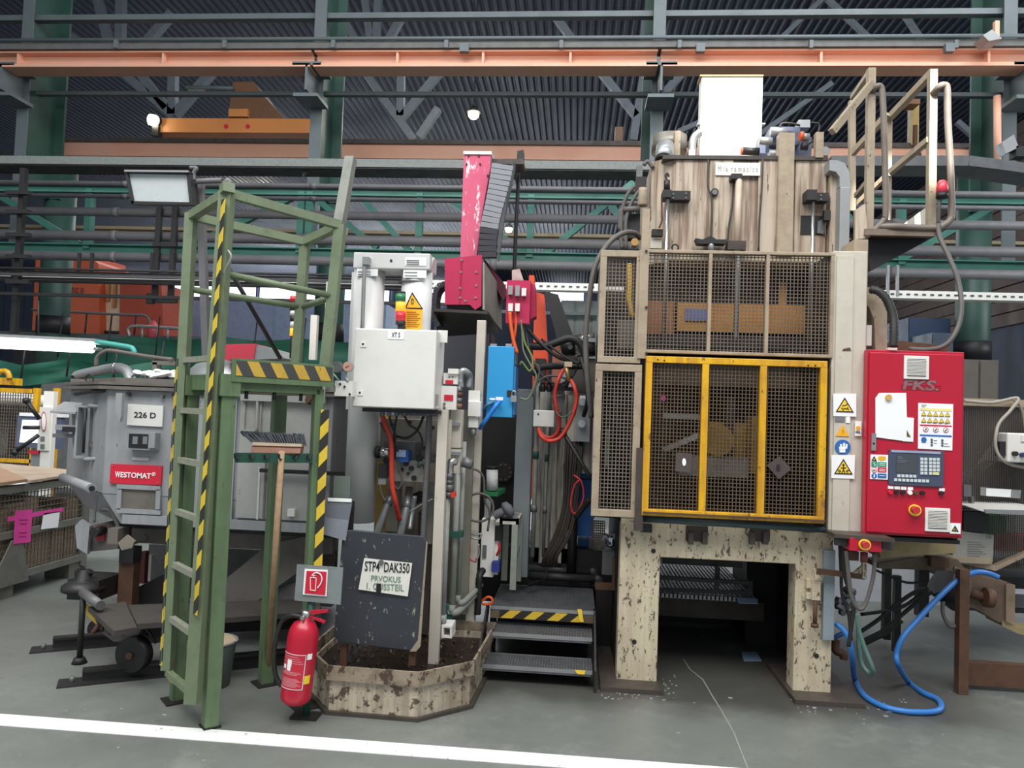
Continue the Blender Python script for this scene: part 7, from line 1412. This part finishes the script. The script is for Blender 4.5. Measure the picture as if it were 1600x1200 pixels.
t = T('infeed_chute', 'white sheet metal chute entering the mesh enclosure', 'chute'); P(t, 'tray', B().pp([(1506, 789), (1620, 792), (1620, 800), (1538, 800)], YE-.2, .3), white); P(t, 'lip', B().pp([(1540, 796), (1620, 798), (1620, 806), (1540, 802)], YE-.22, .02), galv); P(t, 'shadow_box', B().pb(1506, 800, 1545, 830, YE-.05, .05), black)
S('paper_label', 'white printed label in a clear holder on the mesh enclosure', 'label', B().pp([(1541, 763), (1580, 765), (1579, 777), (1541, 775)], YE-.03, .004), paper); S('label_holder', 'grey label holder strip on the mesh enclosure', 'holder', B().pp([(1532, 761), (1596, 766), (1594, 779), (1532, 774)], YE-.024, .004), galv)
t = T('type_plate', 'big grey type plate with embossed lines under the enclosure', 'plate'); P(t, 'plate', B().pp([(1500, 830), (1553, 836), (1551, 878), (1488, 870)], YE-.06, .01), mat('plate_light_grey', (150, 150, 144), .5, dirt=.25)); b = B()
for i in range(7): b.pp([(1512, 846+i*3.6), (1530+(i*5 % 14), 847+i*3.6), (1530+(i*5 % 14), 848+i*3.6), (1512, 847+i*3.6)], YE-.063, .003)
P(t, 'print_lines', b, inkgrey, kind='stuff'); TX(t, 'lettering', 'CE', 1541, 836.5, 1550, 841, YE-.064, inkgrey)
t = T('white_control_box', 'white wall box with dark knobs on the mesh enclosure', 'box'); P(t, 'box', B().pb(1574, 678, 1680, 724, YE-.16, .12), white, bev=.01); P(t, 'knob', B().disc(1588, 709, YE-.19, 3.6, .03, 14), dark); P(t, 'knob', B().disc(1600, 711, YE-.19, 3.6, .03, 14), mat('knob_navy', (50, 60, 96), .4)); P(t, 'grip', B().pb(1562, 690, 1574, 712, YE-.14, .06), dark); P(t, 'plate', B().pb(1596, 680, 1610, 690, YE-.17, .01), boxwhite)
S('grey_cable', 'light grey cable looping round the white wall box', 'cable', B().pt([(1506, 626, YE-.05), (1550, 629, YE-.05), (1590, 622, YE-.05), (1580, 640, YE-.1), (1562, 660, YE-.12), (1556, 680, YE-.14), (1556, 700, YE-.14), (1564, 716, YE-.14), (1580, 726, YE-.12), (1610, 732, YE-.1)], .011), mat('cable_beige', (168, 160, 148), .5))
for i in range(4): S('hanging_wire', ['topmost', 'second', 'third', 'lowest'][i]+' beige wire of the bundle over the enclosure corner', 'cable', B().pt([(1584, 624, YE-.06), (1592+i*2, 632+i*3, YE-.06), (1604, 650+i*8, YE-.06), (1630, 670+i*9, YE-.06)], .008), mat('cable_dark_beige', (140, 128, 114), .5), 'beige wires over the enclosure corner')
S('cable_clip', 'dark clip with yellow plug beside the red cabinet edge', 'plug', B().pb(1506, 758, 1518, 776, YE-.1, .08).pb(1518, 776, 1522, 786, YE-.1, .05), steel)
# under-frame
t = T('under_frame', 'rusty steel frame and motor under the red cabinet', 'frame')
P(t, 'cream_beam', B().pp([(1378, 842), (1494, 846), (1494, 864), (1376, 872), (1374, 862)], YE-.55, .2), mat('olive_cream', (150, 134, 96), .5, dirt=.5)); P(t, 'ledge', B().pp([(1372, 880), (1430, 872), (1496, 874), (1508, 888), (1508, 893), (1372, 888)], YE-.4, .2), mat('dusty_ledge', (96, 84, 66), .6, dirt=.6)); P(t, 'bracket', B().pb(1455, 872, 1484, 886, YE-.45, .1), rust)
P(t, 'leg', B().pb(1382, 888, 1393, 1000, 5.9, .06), dark); P(t, 'leg', B().pb(1436, 888, 1452, 964, 5.9, .08), black); P(t, 'leg', B().pb(1398, 900, 1408, 1020, 5.7, .05), black)
gl = G(1505, 1086); P(t, 'leg', B().box(gl.x-.027, gl.x+.03, gl.y, gl.y+.06, 0, W(1502, 890, gl.y).z), rust)
P(t, 'stretcher', B().box(gl.x+.03, gl.x+1.5, gl.y+.1, gl.y+.16, .03, .17), rust)
P(t, 'motor', B().cyl(W(1470, 905, 5.4), W(1505, 932, 5.4), .12, 18), black); P(t, 'shaft', B().cyl(W(1505, 922, 5.2), W(1540, 934, 5.15), .03, 12), rust); P(t, 'bearing', B().cyl(W(1538, 933, 5.12), W(1550, 935, 5.12), .06, 18), rust)
P(t, 'drive_box', B().pp([(1516, 888), (1536, 902), (1580, 912), (1584, 970), (1560, 972), (1522, 950), (1508, 948)], 5.2, .3), mat('dusty_brown_steel', (104, 86, 72), .6, dirt=.5)); P(t, 'drive_end', B().pb(1572, 914, 1586, 972, 5.18, .4), mat('bare_brown', (136, 116, 98), .6, dirt=.5)); P(t, 'foot_arm', B().pp([(1566, 970), (1600, 982), (1640, 990), (1640, 1002), (1590, 990), (1566, 978)], 5.2, .2), mat('olive_cream', (150, 134, 96), .5))
P(t, 'cross_shelf', B().pb(1500, 902, 1680, 920, 5.9, .9), dark); P(t, 'cross_tube', B().pb(1506, 952, 1680, 958, 5.8, .05), dark); P(t, 'far_tube', B().pb(1508, 930, 1680, 950, 6.6, .05), steel)
# foil wrapped fittings and cables under the stop box
t = T('foil_fitting', 'foil wrapped pipe fitting beside the press leg', 'fitting'); b = B()
for i in range(16):
    p = W(1308+random.uniform(0, 26), 918+random.uniform(0, 40), 4.95+random.uniform(0, .1)); b.lathe(p, [(.012, -.02), (.03, 0), (.015, .025)], 5, (random.uniform(-1, 1), random.uniform(-1, 1), random.uniform(-1, 1)), False)
P(t, 'foil', b, mat('foil_dark', (120, 120, 124), .3, metal=.7)); P(t, 'pipe', B().pt([(1306, 1000, 4.95), (1306, 1016, 4.95), (1318, 1022, 4.95), (1318, 1030, 4.95)], .025), rust)
cabs = [('long cable loop hanging from the red stop box', [(1366, 864), (1366, 890), (1360, 920), (1350, 948), (1340, 950), (1330, 930), (1326, 900), (1322, 860)], 4.5, .012, greyhose), ('dark cable dropping beside the grey post', [(1318, 850), (1320, 900), (1334, 940), (1330, 980), (1326, 1010)], 4.6, .012, rubber), ('thin dark cable beside the press leg', [(1312, 850), (1314, 890), (1316, 930), (1326, 960), (1330, 1000)], 4.7, .01, rubber), ('black cable sagging under the frame toward the motor', [(1340, 990), (1370, 970), (1400, 945), (1430, 925), (1450, 920)], 5.3, .014, rubber), ('lower black cable sagging under the frame', [(1342, 1004), (1380, 985), (1410, 960), (1440, 935), (1456, 925)], 5.35, .014, rubber), ('upper black cable sagging under the frame', [(1345, 960), (1380, 955), (1410, 948), (1440, 928)], 5.3, .012, rubber), ('black cable strung level below the ledge', [(1366, 890), (1390, 900), (1415, 910), (1440, 910)], 5.2, .008, rubber), ('grey cable loop hanging from the rusty ledge', [(1490, 888), (1508, 895), (1514, 915), (1508, 945), (1496, 975), (1484, 978), (1474, 960), (1473, 940)], 5.0, .013, greyhose), ('black cable coiled on the floor behind the leg', [(1345, 1010), (1365, 1000), (1385, 990), (1410, 970)], 5.4, .012, rubber)]
for lab_, pts, Y, r, m_ in cabs: S('cable', lab_, 'cable', B().pt([(x, y, Y) for x, y in pts], r), m_, 'cables under the stop box')
S('green_hose', 'green grey hose loop hanging beside the press leg', 'hose', B().pt([(1338, 958, 4.7), (1342, 985, 4.7), (1352, 1015, 4.7), (1362, 1040, 4.7), (1364, 1050, 4.72), (1358, 1052, 4.76), (1346, 1036, 4.8), (1342, 1010, 4.8), (1342, 980, 4.8)], .013), mat('hose_sage', (96, 130, 120), .45, dirt=.2))
def onfloor(x, y, r=.017): return G(x, y, r)
hp = [W(1306, 974, 4.75), W(1318, 984, 4.72), W(1327, 1000, 4.7), W(1332, 1030, 4.75), onfloor(1336, 1062), onfloor(1350, 1086), onfloor(1376, 1102), onfloor(1410, 1111), onfloor(1446, 1113), onfloor(1466, 1110), onfloor(1471, 1102), onfloor(1464, 1092), onfloor(1442, 1082), onfloor(1420, 1066), W(1404, 1040, 4.85), W(1401, 1020, 4.85), W(1412, 994, 4.85), W(1436, 966, 4.9), W(1470, 930, 4.95), W(1500, 904, 5.0), W(1524, 894, 5.05), W(1545, 896, 5.1), W(1560, 902, 5.1)]
S('blue_air_hose', 'long blue air hose looping over the floor beside the press leg', 'hose', B().tube(hp, .0165, 10, 6), bluehose)
S('blue_air_hose', 'short blue hose end crossing behind the grey flat post', 'hose', B().pt([(1304, 996, 4.9), (1316, 990, 4.88), (1324, 986, 4.88)], .014), mat('bluehose_dark', (44, 92, 150), .45))
# bits on the floor line
spot('skylight_beam', (2.0, -9, 14.5), W(1144, 178, 5.3), 2.75, 30000, (1, .98, .94))
spot('skylight_beam_rail', (2.8, -9, 14.2), W(1467, 188, 4.85), 1.9, 60000, (1, .98, .94), .05)
finalize()
